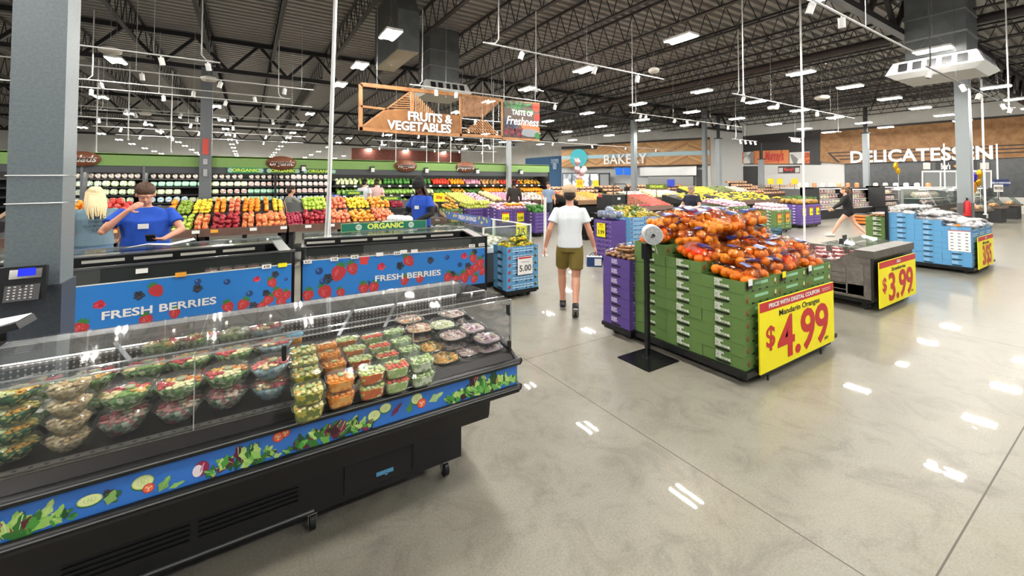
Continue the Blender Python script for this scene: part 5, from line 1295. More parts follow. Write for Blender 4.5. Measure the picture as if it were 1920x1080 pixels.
# bakery header: three faces bending round
BP = [atd(1053,342,37.6), atd(1120,342,36.0), atd(1253,342,32.5), atd(1331,342,31.0)]
def chevron():
    m = bpy.data.materials.new('chevron_wood'); m.use_nodes = True; nt = m.node_tree; b = nt.nodes['Principled BSDF']; L = nt.links.new; b.inputs['Roughness'].default_value = .5
    tc = nt.nodes.new('ShaderNodeTexCoord'); sp = nt.nodes.new('ShaderNodeSeparateXYZ'); L(tc.outputs['Object'], sp.inputs[0])
    def M(op, a, b_=None, v=None):
        n = nt.nodes.new('ShaderNodeMath'); n.operation = op; (L(a, n.inputs[0]) if not isinstance(a, (int, float)) else setattr(n.inputs[0], 'default_value', a))
        if b_ is not None: L(b_, n.inputs[1])
        if v is not None: n.inputs[1].default_value = v
        return n.outputs[0]
    pp = M('PINGPONG', M('ADD', sp.outputs['Y'], sp.outputs['X']), v=.8); s = M('ADD', sp.outputs['Z'], pp); f = M('FLOOR', M('MULTIPLY', s, v=6.))
    fy = M('FLOOR', M('MULTIPLY', M('ADD', sp.outputs['Y'], sp.outputs['X']), v=1.25)); wn = nt.nodes.new('ShaderNodeTexWhiteNoise'); cb = nt.nodes.new('ShaderNodeCombineXYZ'); L(f, cb.inputs[0]); L(fy, cb.inputs[1]); L(cb.outputs[0], wn.inputs['Vector'])
    rp = nt.nodes.new('ShaderNodeValToRGB'); rp.color_ramp.elements[0].color = lin('#a37545'); rp.color_ramp.elements[1].color = lin('#cfa26c'); L(wn.outputs['Value'], rp.inputs['Fac']); L(rp.outputs['Color'], b.inputs['Base Color']); return m
M_CHEV = chevron()
o = thing('bakery_sign', 'chevron wood header with pale blue stripe and white Bakery lettering', 'wall sign')
zt, zb = 5.0, 3.12
for i, (p, q) in enumerate(((BP[0],BP[1]),(BP[1],BP[2]),(BP[2],BP[3]))):
    pl = wplane(p, q); n = pl[2]; p0, q0 = p.copy(), q.copy(); p0.z = q0.z = 0; t = .3
    def slab(z0, z1, off, tt, nm, m):
        a, b = p0+n*off, q0+n*off; mb = MB(); c, d = b-n*tt, a-n*tt
        if i == 0: dz = -.35
        else: dz = 0
        mb.add([(v.x,v.y,z0) for v in (a,b,c,d)]+[(v.x,v.y,z1+(dz if z1 > 4.9 else 0)) for v in (a,b,c,d)],[(0,3,2,1),(4,5,6,7),(0,1,5,4),(1,2,6,5),(2,3,7,6),(3,0,4,7)]); return mb.build(nm, m, o, fix=True)
    slab(zb, zt, 0, .3, 'chevron_panel', M_CHEV); slab(zt-.03, zt+.12, .03, .35, 'dark_cap', M_STRP); slab(3.82, 4.13, .012, .02, 'blue_stripe', mt('#a9cbd6',.5)); slab(zb-.06, zb, .02, .3, 'lower_edge', mt('#6b4a2c',.5))
pl = wplane(BP[1], BP[2]); walltext('BAKERY', pl, (1130,300.5), (1214,298), .15, 1.12, M_WHITEM, o, cw=.62, name='sign_lettering', offs=.02)
pl0 = wplane(BP[0], BP[1]); c = hit(1085,296,pl0[0],pl0[2],.1); d = thing('round_emblem', 'round glowing teal emblem with a scroll outline on the bakery header', 'wall sign', c, math.atan2(pl0[2].y,pl0[2].x)+pi/2)
MB().cyl((0,0,0),(0,-.1,0),.78,32).build('disc', emis('teal_glow','#58b9bd',1.1), d)
mb = MB(); mb.tube([(.4*math.cos(t*.5)*(.4+.1*t), -.11, .4*math.sin(t*.5)*(.4+.1*t)) for t in range(0,14)],.03,6); mb.build('scroll', M_WHITE, d)
MB().lathe([(.70,-.0),(.78,-.0),(.78,.02),(.70,.02)],32).build('rim', M_WHITE, d); d.children[-1].rotation_euler = (pi/2,0,0); d.children[-1].location = (0,-.1,0)
# bakery interior: white fascia, kitchen wall, menu screens, hood
bk = wplane(BP[0], BP[3])
pt_ = wallpanel('wall_kitchen', bk, [(1053,310),(1331,310),(1331,362),(1053,362)], -1.2, .1, mt('#c3c6c4',.6)); struct(pt_)
o = thing('kitchen_hood', 'stainless steel kitchen hood and ovens under the bakery header', 'kitchen equipment')
wallpanel('hood', bk, [(1200,312),(1306,311),(1306,329),(1200,330)], -.6, .5, mt('#b9bbba',.3,.7), o); wallpanel('oven', bk, [(1215,331),(1300,331),(1300,352),(1215,352)], -.8, .4, mt('#8e908f',.35,.6), o)
wallpanel('dark_door', bk, [(1306,318),(1320,318),(1320,350),(1306,350)], -.8, .1, mt('#3a3a3a',.5), o)
for x0, x1, nm in ((1153,1168,'left'),(1169,1183,'right')):
    tag(wallpanel('menu_screen', bk, [(x0,314),(x1,315),(x1,328),(x0+2,328)], .1, .06, emis('menu_blue','#3f7fe8',1.0)), f'{nm} of the two blue menu screens hanging in the bakery', 'screen')
o = thing('freezer_row', 'row of glass fronted upright freezers below the bakery emblem', 'freezer')
for k in range(4):
    x = 1056+k*17; wallpanel('freezer_door', bk, [(x,326),(x+15,326),(x+15,350),(x,350)], .2, .1, multi(['#dfe6ea','#b8c4cc','#8a94a0','#f2f4f5'],.3,'frozen_goods',2.5), o)
wallpanel('freezer_frame', bk, [(1054,324),(1141,324),(1141,352),(1054,352)], .1, .4, mt('#3c4247',.5), o); wallpanel('grey_cabinet', bk, [(1125,327),(1141,327),(1141,350),(1125,350)], .3, .2, mt('#8b9092',.4), o)
# blue wall with writing, brick coloured far wall
pB = wplane((24.1,33.5),(17.0,46.0)); bw = wallpanel('wall_blue', pB, [(985,297),(1053,292),(1053,352),(985,350)], .1, .2, mt('#2c5c86',.6)); struct(bw)
tx = walltext('SHOPPER', pB, (1033,303), (1048,302.5), .15, .6, mt('#b9d2e6',.5), bw, cw=.62, offs=.01); walltext('08', pB, (1036,312), (1044,312), .15, .9, mt('#b9d2e6',.5), bw, cw=.6, offs=.02)
bw = MB().box(8.0,19,40,40.3,2.2,4.9).build('wall_brick', mt('#6d3a2e',.8,noise=6.,hex2='#5a2f26')); struct(bw)
# ================================================================== produce wall with green header
PW = 17.9; PX0, PX1 = -7.2, 13.75
M_GRH = mt('#83a75f', .6, noise=40., hex2='#769a53')
o = thing('produce_cooler', 'long black refrigerated produce wall with green header running across the back', 'display case', (0,PW,0))
MB().box(PX0,PX1,0,.08,2.28,2.68).build('green_header', M_GRH, o)
MB().box(PX0,PX1,.02,.10,2.06,2.28).build('grey_fascia', mt('#4c5054',.6), o)
MB().box(PX0,PX1,.95,1.0,.0,2.66).box(PX0,PX1,.0,1.0,2.62,2.66).box(PX0,PX1,-.15,1.0,.05,.5).build('case_back', M_BLACKM, o)
for k, x in enumerate((PX0,-4.35,-2.9,.85,PX1-.06)): MB().box(x,x+.06,-.02,.97,.05,2.3).build('upright', mt('#6c7074',.5) if k in (1,2) else M_BLACKM, o)
MB().box(PX0+.06,PX1-.1,.14,.18,2.09,2.12).build('case_lamp', emis('shelf_lamp', '#fff6e8', 34.), o)
SH = [(1.87,.45),(1.60,.38),(1.33,.30),(1.06,.20),(.78,.05)]
for z, y in SH: MB().box(PX0+.06,3.0,y,.95,z-.03,z).box(PX0+.06,3.0,y-.012,y,z-.045,z+.005,1).build('shelf', [M_BLACKM, mt('#2a2b2d',.5)], o)
for z, y in ((1.62,.45),(1.22,.15),(.85,-.1)): MB().prism([(y,z-.08),(y,z-.02),(.95,z+.20),(.95,z+.14)], 3.0, PX1-.06, 0, 'x').build('sloped_shelf', M_BLACKM, o, fix=True)
# oval signs and organic strips
def oval(x, body, lab, y=PW-.03, z=2.47, w=.5):
    s = thing('oval_sign', lab, 'sign', (x,y,z)); MB().lathe([(0,0),(w,0),(w,.03),(0,.03)],32,sy=.52).build('rim', mt('#7d4b33',.5), s); s.children[-1].rotation_euler = (pi/2,0,0)
    MB().lathe([(0,.031),(w*.93,.031),(w*.93,.036),(0,.036)],32,sy=.50).build('oval_board', mt('#b98a6a',.6), s); s.children[-1].rotation_euler = (pi/2,0,0)
    text(body, .30 if len(body) < 8 else .24, M_WHITE, s, (0,-.04,0), ext=.004, off=.006, shear=.35, name='script_lettering', sx=.9)
def xat(px, y=PW): return aty(px, 342, y).x
oval(xat(153), 'salads', 'oval brown salads sign beside the left column', w=.44); oval(xat(527), 'organic', 'oval brown organic sign on the green header', w=.50); oval(xat(760), 'veggies', 'oval brown veggies sign on the green header'); oval(xat(872), 'peppers', 'oval brown peppers sign at the right of the green header')
for k, (a_, b_) in enumerate(((426,494),(499,562),(567,630))):
    xa, xb = xat(a_), xat(b_); s = thing('organic_sign', ['leftmost of the three green organic strips under the header','middle organic strip under the oval organic sign','rightmost organic strip under the header next to the white cables'][k], 'sign', ((xa+xb)/2,PW-.02,2.17)); W_ = (xb-xa)/2
    MB().box(-W_,W_,-.01,.0,-.09,.11).build('sign_board', mt('#2f8f63' if k == 0 else '#2c5c33',.5), s); text('ORGANIC', .16, mt('#d6ee4a',.5), s, (0,-.013,.01), ext=.001, off=.004, sx=1.15)
    for q in (-1,1): MB().cyl((q*W_*.84,-.012,.01),(q*W_*.84,-.01,.01),.08,16).build('seal', mt('#9fc3b5',.5), s)
for k, px in enumerate((568,697,798,893,975)):
    s = thing('header_fixture', ['leftmost small black bracket with white lamp on the header','small black bracket with white lamp left of the veggies sign','small black bracket with white lamp right of the veggies sign','small black bracket with white lamp right of the peppers sign','rightmost small black bracket with white lamp on the header'][k], 'lamp', (xat(px),PW-.02,2.28))
    MB().box(-.1,.1,-.04,.0,.0,.13).build('bracket', M_BLACK, s); MB().box(-.06,.07,-.16,-.05,-.10,.07).build('lamp_head', M_WHITE, s)

# ---------------------------------------------------------------- small goods for shelves: simple but shaped
def pack(name, cols, key, w=.19, h=.2, d=.06, front=None, clam=False, cat='salad pack'):
    o = bpy.data.objects.new('tmp', None)
    mb = MB(); P = 5 if clam else 3
    n = 16; vs = []
    for (s, y) in ((.88,0),(1,.012),(1,d*.7),(.9,d)):
        for k in range(n):
            a = 2*pi*(k+.5)/n; x, z = math.cos(a), math.sin(a); g = (abs(x)**P+abs(z)**P)**(-1/P); vs.append((x*g*w/2*s, -y, h/2+z*g*h/2*s*(1 if clam else .96)))
    mb.add(vs, [(j*n+k,j*n+(k+1)%n,(j+1)*n+(k+1)%n,(j+1)*n+k)[::-1] for j in range(3) for k in range(n)]+[tuple(range(3*n,4*n))], 0, False)
    mb.box(-w*.3,w*.3,-d-.003,-d*.9,h*.30,h*.72,1)
    mb.box(-w*.2,w*.2,-d-.005,-d*.9,h*.45,h*.60,2)
    ob = mb.build(name, [multi(cols,.35,key,45.), mt(front or '#f0f2ee',.4), mt(cols[0],.4)]); tag(ob, 'x', cat); bpy.data.objects.remove(o); return Stock(ob)
PK = {'lettuce': pack('lettuce_bag',['#c9dba0','#e3ecc8','#9cba6c','#f1f4e4','#6d9350'],'lettuce_pack'), 'mixed': pack('salad_bag',['#b8cf92','#d9e3ba','#5b8a4e','#3f5f8f','#eef1e0'],'mixed_pack',front='#dfe7ef'),
 'green': pack('salad_tub',['#57b08a','#7cc9a4','#3f8f5f','#dff2e6','#a8d8b8'],'green_tub',.2,.17,.07,front='#eaf6f0',clam=True), 'cream': pack('salad_tub',['#e6ebc9','#d3dfa2','#f3f5e4','#9cb86c'],'cream_tub',.2,.17,.07,clam=True),
 'white': pack('salad_tub',['#eef0ee','#b5594f','#d8dedb','#dfe6e4','#6f8f7a'],'white_tub',.17,.17,.07,front='#c95f55',clam=True), 'navy': pack('salad_tub',['#2c4a6e','#e8eef4','#46719c','#1d2f4a'],'navy_tub',.17,.17,.07,clam=True),
 'dark': pack('dried_goods_pouch',['#4b3a33','#d8d0c8','#2a2220','#8a6a58','#b9aca0'],'pouch',.14,.16,.04,front='#cfc6bd',cat='snack pouch'), 'blue': pack('salad_bag',['#4f9ccc','#a9d4ea','#c9dba0','#e8f2f6'],'blue_pack')}
def shelf_row(x0, x1, z, y, kinds, label, pitch, cat_group, gaps=(), h=None):
    n = int((x1-x0)/pitch)
    for i in range(n):
        x = x0+(i+.5)*pitch
        if any(a < x < b for a, b in gaps): continue
        k = kinds[min(int(i*len(kinds)/n), len(kinds)-1)]
        PK[k]((x+R.uniform(-.006,.006), y, z), (rad(-12)+R.uniform(-.04,.04), 0, R.uniform(-.06,.06)), ' '.join(label.split()[:16]), cat_group, R.uniform(.95,1.03))
rows = ['top','second','third','fourth','bottom']
for ri, (z, y) in enumerate([(1.87,.45),(1.60,.38),(1.33,.30),(1.06,.20),(.78,.05)]):
    yy = PW+y+.1
    kinds = (['dark'] if ri == 0 else ['lettuce','mixed','lettuce'] if ri < 4 else ['blue','mixed'])
    shelf_row(-5.6, -2.95, z, yy, kinds, f'pack on the {rows[ri]} shelf of the salad section at the far left of the produce wall', .205 if ri else .16, f'packs on the {rows[ri]} salad shelf')
    kinds = [['dark'],['green','green','cream','cream'],['cream','cream','white'],['blue','cream','cream'],['mixed','white']][ri]
    shelf_row(-2.8, -.0, z, yy, kinds, f'tub on the {rows[ri]} shelf between the salad section and the grey column', .215 if ri else .19, f'tubs on the {rows[ri]} shelf left of the column', gaps=((-1.9,-1.3),) if ri in (2,4) else ())
    kinds = [['dark','white'],['white'],['green','white','white'],['green','navy','navy'],['mixed']][ri]
    shelf_row(.0, 2.95, z, yy, kinds, f'tub on the {rows[ri]} shelf right of the grey column under the organic strips', .2, f'tubs on the {rows[ri]} shelf right of the column')
# ---------------------------------------------------------------- loose produce
def fruit(name, col, r=.04, cat='fruit', sq=.92, long=1., col2=None, stem='#5a4326', dent=True, leaf=False, n=10):
    mb = MB(); prof = []
    for j in range(8):
        t = pi*j/7; rr_ = math.sin(t)*r; z = math.cos(t)*r*sq
        if dent and j == 0: z -= r*.16
        prof.append((max(rr_, 0), z))
    mb.lathe(prof[::-1], n, sx=long, mi=0)
    if stem: mb.cyl((0,0,r*sq*.8),(r*.1,0,r*sq*1.12),r*.07,5,1)
    if leaf:
        for k in range(6): mb.add([(0,0,r*sq),(r*.7*math.cos(k*1.05),r*.7*math.sin(k*1.05),r*sq*1.5),(r*.35*math.cos(k*1.05+.5),r*.35*math.sin(k*1.05+.5),r*sq*1.9)],[(0,1,2)],2)
    ob = mb.build(name, [mt(col,.35,noise=14./max(r/.04,1),hex2=col2 or col,key=name), mt(stem or '#5a4326',.7), mt('#4f7a3a',.6)]); tag(ob, 'x', cat); return Stock(ob)
FR = {'apple': fruit('apple','#c4262c',col2='#d9584a'), 'fuji': fruit('apple','#d8553f',col2='#ecae62'), 'gala': fruit('apple','#b02030',col2='#7d1422'), 'orange': fruit('orange','#fb8f14',col2='#f7a02a',dent=False,stem=None),
 'lemon': fruit('lemon','#f4d424',long=1.25,sq=.85,col2='#f7dd4a',dent=False,stem=None), 'lime': fruit('lime','#7fa035',.032,long=1.15,col2='#a7bf4c',dent=False,stem=None), 'green': fruit('green_apple','#a9cb3d',col2='#c6dc62'),
 'pear': fruit('pear','#c4cf4a',.038,sq=1.3,col2='#d9dd7a'), 'peach': fruit('peach','#f2a06a',col2='#e2604e'), 'mango': fruit('mango','#eeb030',.045,long=1.3,col2='#e8893a',stem=None), 'plum': fruit('plum','#8e1f3c',.03,col2='#b93050'),
 'garlic': fruit('garlic_bulb','#f0e6e6',.035,'vegetable',1.1,col2='#d9b3c4',dent=False), 'onion': fruit('onion','#b94a78',.04,'vegetable',.9,col2='#e7c3d2',dent=False), 'potato': fruit('potato','#c79a66',.045,'vegetable',.8,1.3,col2='#b3854f',dent=False,stem=None),
 'tomato': fruit('tomato','#d93325',.038,'vegetable',.8,col2='#e6533c',leaf=False,stem='#3f7a2c'), 'lettuce': fruit('lettuce','#6fa23f',.075,'vegetable',.9,col2='#a4c668',dent=False,stem=None), 'kale': fruit('kale_bunch','#2f6b2c',.075,'vegetable',1.1,col2='#4f8f3a',dent=False,stem=None),
 'cabbage': fruit('cabbage','#c9dc9c',.075,'vegetable',.95,col2='#e2ecc4',dent=False,stem=None), 'pepper': fruit('bell_pepper','#f5a31a',.045,'vegetable',1.1,col2='#f08a18',stem='#4c7a2c'), 'redpep': fruit('bell_pepper','#cf2c22',.045,'vegetable',1.1,col2='#e04a30',stem='#4c7a2c'),
 'squash': fruit('squash','#e2b23a',.05,'vegetable',.8,1.7,col2='#c98a2c',dent=False), 'cucumber': fruit('cucumber','#3f7030',.03,'vegetable',1,2.6,col2='#5c8c40',dent=False,stem=None), 'radish': fruit('radish','#cc2848',.022,'vegetable',.95,col2='#e0506a',leaf=True),
 'melon': fruit('melon','#e8d9a4',.085,'fruit',.95,col2='#d3c080',dent=False,stem=None), 'pine': fruit('pineapple','#b98a3a',.07,'fruit',1.3,col2='#8c6a2c',leaf=True,stem=None,dent=False), 'grape': fruit('grape_bag','#7d9c4a',.05,'fruit',.8,1.3,col2='#5a2f4a',dent=False,stem=None),
 'mush': fruit('mushroom_pack','#e6ddd2',.06,'vegetable',.55,1.3,col2='#b9a894',dent=False,stem=None), 'pinkbag': fruit('garlic_bag','#eed3dc',.05,'vegetable',.75,1.25,col2='#c98aa4',dent=False,stem=None)}
CNT = {}
PSC = {'apple':1.35,'fuji':1.3,'gala':1.25,'orange':1.1,'peach':1.2}
def pile(x0, x1, y0, y1, z0, z1, kind, label, pitch=None, lift=.6, lay=1, sc=1., group=None, rz=0, org=(0,0), jitz=.01):
    """rows of goods on a surface rising from z0 (front, y0) to z1 (back, y1)"""
    sc = sc*PSC.get(kind,1); st = FR[kind]; r = max(abs(v[2]) for v in (st.root.bound_box[0], st.root.bound_box[6])); wd = (st.root.bound_box[6][0]-st.root.bound_box[0][0])*sc
    p = pitch or wd*1.03; py = (st.root.bound_box[6][1]-st.root.bound_box[0][1])*sc*1.0; nx = max(1,int((x1-x0)/p)); ny = max(1,int(math.hypot(y1-y0,z1-z0)/py))
    for L_ in range(lay):
        for j in range(ny-(L_ if ny > 1 else 0)):
            t = (j+.5+L_*.5)/ny
            for i in range(nx):
                if L_ and R.random() < .30: continue
                v = Vector((x0+(i+.5+(.12 if j%2 else -.12)*(nx > 2))*(x1-x0)/nx+R.uniform(-.1,.1)*p, y0+(y1-y0)*t, z0+(z1-z0)*t+r*sc*(lift)+L_*r*sc*1.5+R.uniform(0,jitz)))
                if rz: v = Vector((v.x-org[0],v.y-org[1],v.z)); w_ = rotz(v, rz); v = Vector((w_.x+org[0],w_.y+org[1],v.z))
                CNT[kind] = CNT.get(kind,0)+1
                st(v, (R.uniform(-.35,.35),R.uniform(-.35,.35),R.uniform(0,6)), ' '.join(label.split()[:16]), ' '.join((group or label).split()[:14]), sc*R.uniform(.93,1.06))
# sloped veg shelves of the produce wall
secs = [(3.05,4.0,'cabbage','lettuce'),(4.0,5.0,'lettuce','cabbage'),(5.0,6.3,'kale','lettuce'),(6.3,7.3,'kale','cabbage'),(7.3,8.2,'redpep','cucumber'),(8.2,9.0,'pepper','squash'),(9.0,9.9,'onion','cucumber'),(9.9,11.0,'potato','pepper'),(11.0,12.2,'tomato','squash'),(12.2,13.6,'squash','pepper')]
nms = ['first','second','third','fourth','fifth','sixth','seventh','eighth','ninth','tenth']
for k, (xa, xb, t1, t2) in enumerate(secs):
    for si, (z, y, kd) in enumerate(((1.62,.45,t1),(1.22,.15,t2))):
        sc = {'onion':1.7,'tomato':1.8,'potato':1.7,'pepper':1.6,'redpep':1.6,'squash':1.3,'cucumber':1.3,'kale':1.15}.get(kd,1.05)
        nm = FR[kd].root.name.split('.')[0].replace('_',' ')
        pile(xa+.03, xb-.03, PW+y+.05, PW+.92, z, z+.22, kd, f'{nm} on the {["upper","lower"][si]} sloped shelf of the produce wall, {nms[k]} bin right of the tubs', sc=sc)
for k, (xa, xb, kd) in enumerate(((3.05,6.,'lettuce'),(6,9,'potato'),(9,13.6,'cabbage'))): pile(xa, xb, PW-.05, PW+.5, .85, .95, kd, f'{FR[kd].root.name.split(".")[0].replace("_"," ")} on the lowest deck of the produce wall, {["left","middle","right"][k]} bin', sc=1.3, pitch=.2)
def tagstrip(x0, x1, y, z, n, where):
    for i in range(n):
        t = thing('shelf_tag', f'small white shelf tag, one of the row {where}', 'price tag', (x0+(x1-x0)*(i+.5)/n, y, z), 0, f'white shelf tags {where}')
        MB().box(-.06,.06,-.006,0,-.035,.035).build('card', M_TAG, t)
tagstrip(3.1,13.6,PW+.42,1.58,22,'along the upper sloped shelf of the produce wall'); tagstrip(3.1,13.6,PW+.12,1.17,22,'along the lower sloped shelf of the produce wall')

# ================================================================== apple and citrus island
IY = 9.85; M_RAIL = mt('#6b5044', .6, noise=6., hex2='#5c443a')
def island(x0, x1, label, deck=.80):
    o = thing('produce_island', label, 'produce table', (0,IY,0))
    MB().box(x0,x1,0,.05,deck-.09,deck+.06).build('front_rail', M_RAIL, o)
    MB().prism([(.05,deck-.05),(.05,deck-.01),(.75,deck+.16),(.75,deck+.28),(1.5,deck+.46),(1.5,deck-.05)], x0, x1, 0, 'x').build('tray_deck', M_BLACKM, o, fix=True)
    n = max(2, int((x1-x0)/1.2))
    for i in range(n+1):
        x = x0+.05+(x1-x0-.1)*i/n
        MB().box(x-.04,x+.04,.12,.2,.0,deck-.05).build('leg', M_BLACKM, o); MB().box(x-.04,x+.04,1.3,1.38,.0,deck-.05).build('leg', M_BLACKM, o)
    MB().box(x0+.05,x1-.05,.25,1.25,.25,.30).build('lower_shelf', M_BLACKM, o)
    for i in (0, n):
        x = x0+(x1-x0)*i/n; MB().prism([(.06,deck),(.06,deck+.05),(.72,deck+.24),(.76,deck+.34),(1.48,deck+.52),(1.48,deck+.3)], x-.006, x+.006, 0, 'x').build('divider', mt('#a98e74',.6), o, fix=True)
    return o
island(-3.6,-.82,'left wooden fruit island with green and red apples behind the man in blue'); island(-.78,.70,'middle wooden fruit island heaped with red and orange apples'); island(.74,4.35,'right wooden fruit island with apples lemons and peaches behind the organic sign')
dk = .80
def bins(lst, upper):
    lst = sorted(lst)
    for q_, (a_, b_, kd, lab) in enumerate(lst):
        if q_+1 < len(lst) and lst[q_+1][0]-b_ < 12: b_ = lst[q_+1][0]
        xa, xb = aty(a_,400,IY+(1.1 if upper else .4)).x, aty(b_,400,IY+(1.1 if upper else .4)).x
        if upper: pile(xa+.02, xb-.02, IY+.80, IY+1.50, dk+.30, dk+.50, kd, lab, lay=2)
        else: pile(xa+.02, xb-.02, IY+.06, IY+.80, dk+.02, dk+.20, kd, lab, lay=2)
bins([(130,182,'orange','orange in the upper tier bin left of the woman in grey'),(180,242,'apple','red apple in the upper tier between the woman and the man in blue'),(316,334,'orange','orange in the upper bin at the right shoulder of the man in blue'),(332,362,'lime','lime in the upper tier bin beside the man in blue'),(362,398,'lemon','lemon in the upper tier bin before the grey column'),(399,426,'orange','orange in the upper bin right of the lemons'),
 (427,452,'peach','peach in the upper bin between two orange bins'),(453,490,'orange','orange in the dark orange upper bin behind the red apples'),(490,508,'orange','orange in the small upper bin left of the man in grey'),(508,532,'lemon','lemon in the thin upper bin beside the man in grey'),
 (566,608,'green','green apple in the upper bin right of the man in grey'),(612,648,'peach','peach in the upper bin right of the white cables'),(648,690,'lemon','lemon in the upper bin under the small organic sign'),(690,728,'mango','mango in the upper bin left of the employee with the crate'),(728,752,'plum','plum in the upper bin beside the employee with the crate')], True)
bins([(130,200,'apple','red apple in the lower tier behind the woman'),(200,250,'fuji','red orange apple in the lower tier between the woman and the man in blue'),(325,362,'green','green apple in the lower bin at the elbow of the man in blue'),(364,396,'fuji','red apple in the narrow front bin right of the green apples'),(396,452,'gala','dark red apple in the wide front bin of the middle island'),
 (452,478,'fuji','bicoloured apple in the front bin right of the dark red apples'),(478,526,'fuji','orange tinted apple in the front bin left of the man in grey'),(536,568,'plum','plum in the front bin below the man in grey'),(568,612,'gala','dark red apple in the front bin right of the man in grey'),(616,655,'peach','peach in the front bin behind the white cables'),
 (655,700,'mango','yellow orange mango in the front bin above the organic sign'),(700,735,'peach','peach in the front bin right of the mangoes')], False)
for px, yl in ((367,0),(402,1),(475,0),(532,0),(578,0),(622,0),(668,0),(706,0)):
    x = aty(px,430,IY-.01).x; t = thing('price_tag', f'{"yellow" if yl else "white"} price tag on the island rail' + ('' if yl else f' {["below the narrow red apple bin","","below the bicoloured apples","left of the man in grey","right of the man in grey","behind the white cables","below the mangoes","left of the employee"][(367,402,475,532,578,622,668,706).index(px)]}'), 'price tag', (x,IY-.004,dk+.01))
    MB().box(-.06,.06,-.006,0,-.03,.03).build('card', mt('#f0a83a',.5) if yl else M_TAG, t)
def small_sign(px, py, D, w, h, body, board, ink, label, ts=.7, post=True, off=.003, rz=None):
    P = atd(px, py, D); s = thing('small_sign', label, 'sign', P, -YAW*.5 if rz is None else rz)
    MB().box(-w/2,w/2,-.008,0,-h/2,h/2).build('sign_board', mt(board,.5), s)
    if body: text(body, h*ts, mt(ink,.5), s, (0,-.011,0), ext=.001, off=off)
    if post: MB().box(-.012,.012,0,.02,-h/2-.35,-h/2+.02).build('post', M_BLACKM, s)
    return s
small_sign(733,372,10.9,.52,.11,'ORGANIC','#2c6a3a','#d6ee4a','green organic sign clipped above the mangoes')
small_sign(664,362,12.5,.52,.11,'ORGANIC','#2c6a3a','#d6ee4a','green organic sign beside the bending man in blue')
small_sign(823,370,9.6,.25,.20,'30¢','#f8ec16','#d0342a','yellow 30 cent sign right of the employee with the crate',.5)

# ================================================================== fresh savings case running away from the 5.00 stack
o = thing('savings_case', 'clear walled refrigerated case with the blue fresh savings strip behind the 5.00 stack', 'display case', (3.28,6.05,0)); L_ = 3.7; W_ = .95
MB().box(0,W_,0,L_,.1,.62).build('case_body', mt('#5d6163',.4,.3), o); MB().box(-.01,W_+.01,-.01,L_+.01,.58,.66).build('rim', mt('#d9dadb',.3), o); MB().box(.08,W_-.08,.08,L_-.08,.0,.1).build('plinth', M_BLACKM, o)
for (a_, b_) in (((0,0),(0,L_)),((0,0),(W_,0)),((W_,0),(W_,L_))):
    MB().sheet((a_[0],a_[1],.64),(b_[0],b_[1],.64),(b_[0],b_[1],1.0),(a_[0],a_[1],1.0),.008).build('glass_wall', M_GLASS, o)
mb = MB(); mb.bar((0,0,1.0),(W_,0,1.0),.012).bar((0,0,.6),(0,0,1.0),.025).bar((W_,0,.6),(W_,0,1.0),.02).bar((W_,0,1.0),(W_,L_,1.0),.02).bar((W_,1.3,.6),(W_,1.3,1.0),.06,.02); mb.build('glass_rail', M_WHITEM, o)
st = MB().box(W_-.015,W_-.005,1.4,3.65,.84,1.02).build('savings_strip', mt('#4668a8',.5), o); text('FRESH SAVINGS', .13, M_WHITE, st, (W_-.018,2.5,.93), (pi/2,0,-pi/2), ext=.0006, off=.003)
a = Art((W_-.015,3.6,.84),(0,-1,0),(0,0,1),(-1,0,0))
for u, v in ((.35,.06),(.45,.1),(1.65,.1),(1.75,.04),(1.95,.12),(2.05,.05),(.1,.1)): a.leaf(u,v,.12,.06,R.uniform(0,3),'#d9c84a','#8a9a3a')
clip_rect(a.mb,(1,2),(0,1.41,.842),(0,3.59,1.018)); a.build('strip_print', st)
MB().box(W_-.012,W_-.004,.12,.45,.68,.99).build('yellow_price_card', M_YEL, o); text('2/5', .2, M_TXTK, o, (W_-.014,.28,.84), (pi/2,0,-pi/2), ext=.0005, off=.003)
pile(3.4,4.1,6.2,9.5,.66,.66,'mush','pale mushroom pack inside the fresh savings case',pitch=.17)

# ================================================================== mid-ground carton blocks and heaps
def block(px, D, nx, ny, n, kind, label, cards=(), heap=None, hs=1., yaw=0, hz=.05, z0=.1, ccol=M_YEL, htxt=None, lay=2):
    P = atd(px, 342, D); X, Y = P.x, P.y
    dolly(X, X+nx*.57, Y, Y+ny*.4, f'black platform under the {label}')
    for i in range(nx):
        for j in range(ny):
            stack(kind, X+i*.57, Y+j*.4, n, f'{label}, {["left","second","third","right"][min(i,3)]} column, {["front","rear","back"][min(j,2)]} row', f'cartons of the {label}', z0=.13)
    for k, (i, t_) in enumerate(cards):
        s = thing('price_card', ' '.join(f'{["left","centre","right"][min(k,2)]} price card on the {label}'.split()[:13]), 'price sign', (X+i*.57+.14,Y-.012,.13+n*.1085-.42))
        c = MB().box(0,.26,-.006,0,0,.32).build('card', ccol, s); MB().box(0,.26,-.0075,-.006,.27,.32).build('header', mt('#c2472f',.5), c); text(t_, .12, M_TXTK, c, (.13,-.009,.11), ext=.0006, off=.003)
    if heap:
        zt = .13+n*.1085
        pile(X+.03, X+nx*.57-.03, Y+.03, Y+ny*.4-.03, zt-.03, zt+hz, heap, f'{FR[heap].root.name.split(".")[0].replace("_"," ")} heaped on the {label}', sc=hs, lay=lay)
    return X, Y, .13+n*.1085
block(838,13.4,1,2,7,'green','green cartons right of the employee',[(0,'2.99')],'squash',1.1)
block(878,13.6,2,2,7,'purple','purple cartons with the 4.99 card behind the fresh savings strip',[(1,'4.99')],'pear',1.3,ccol=M_TAG)
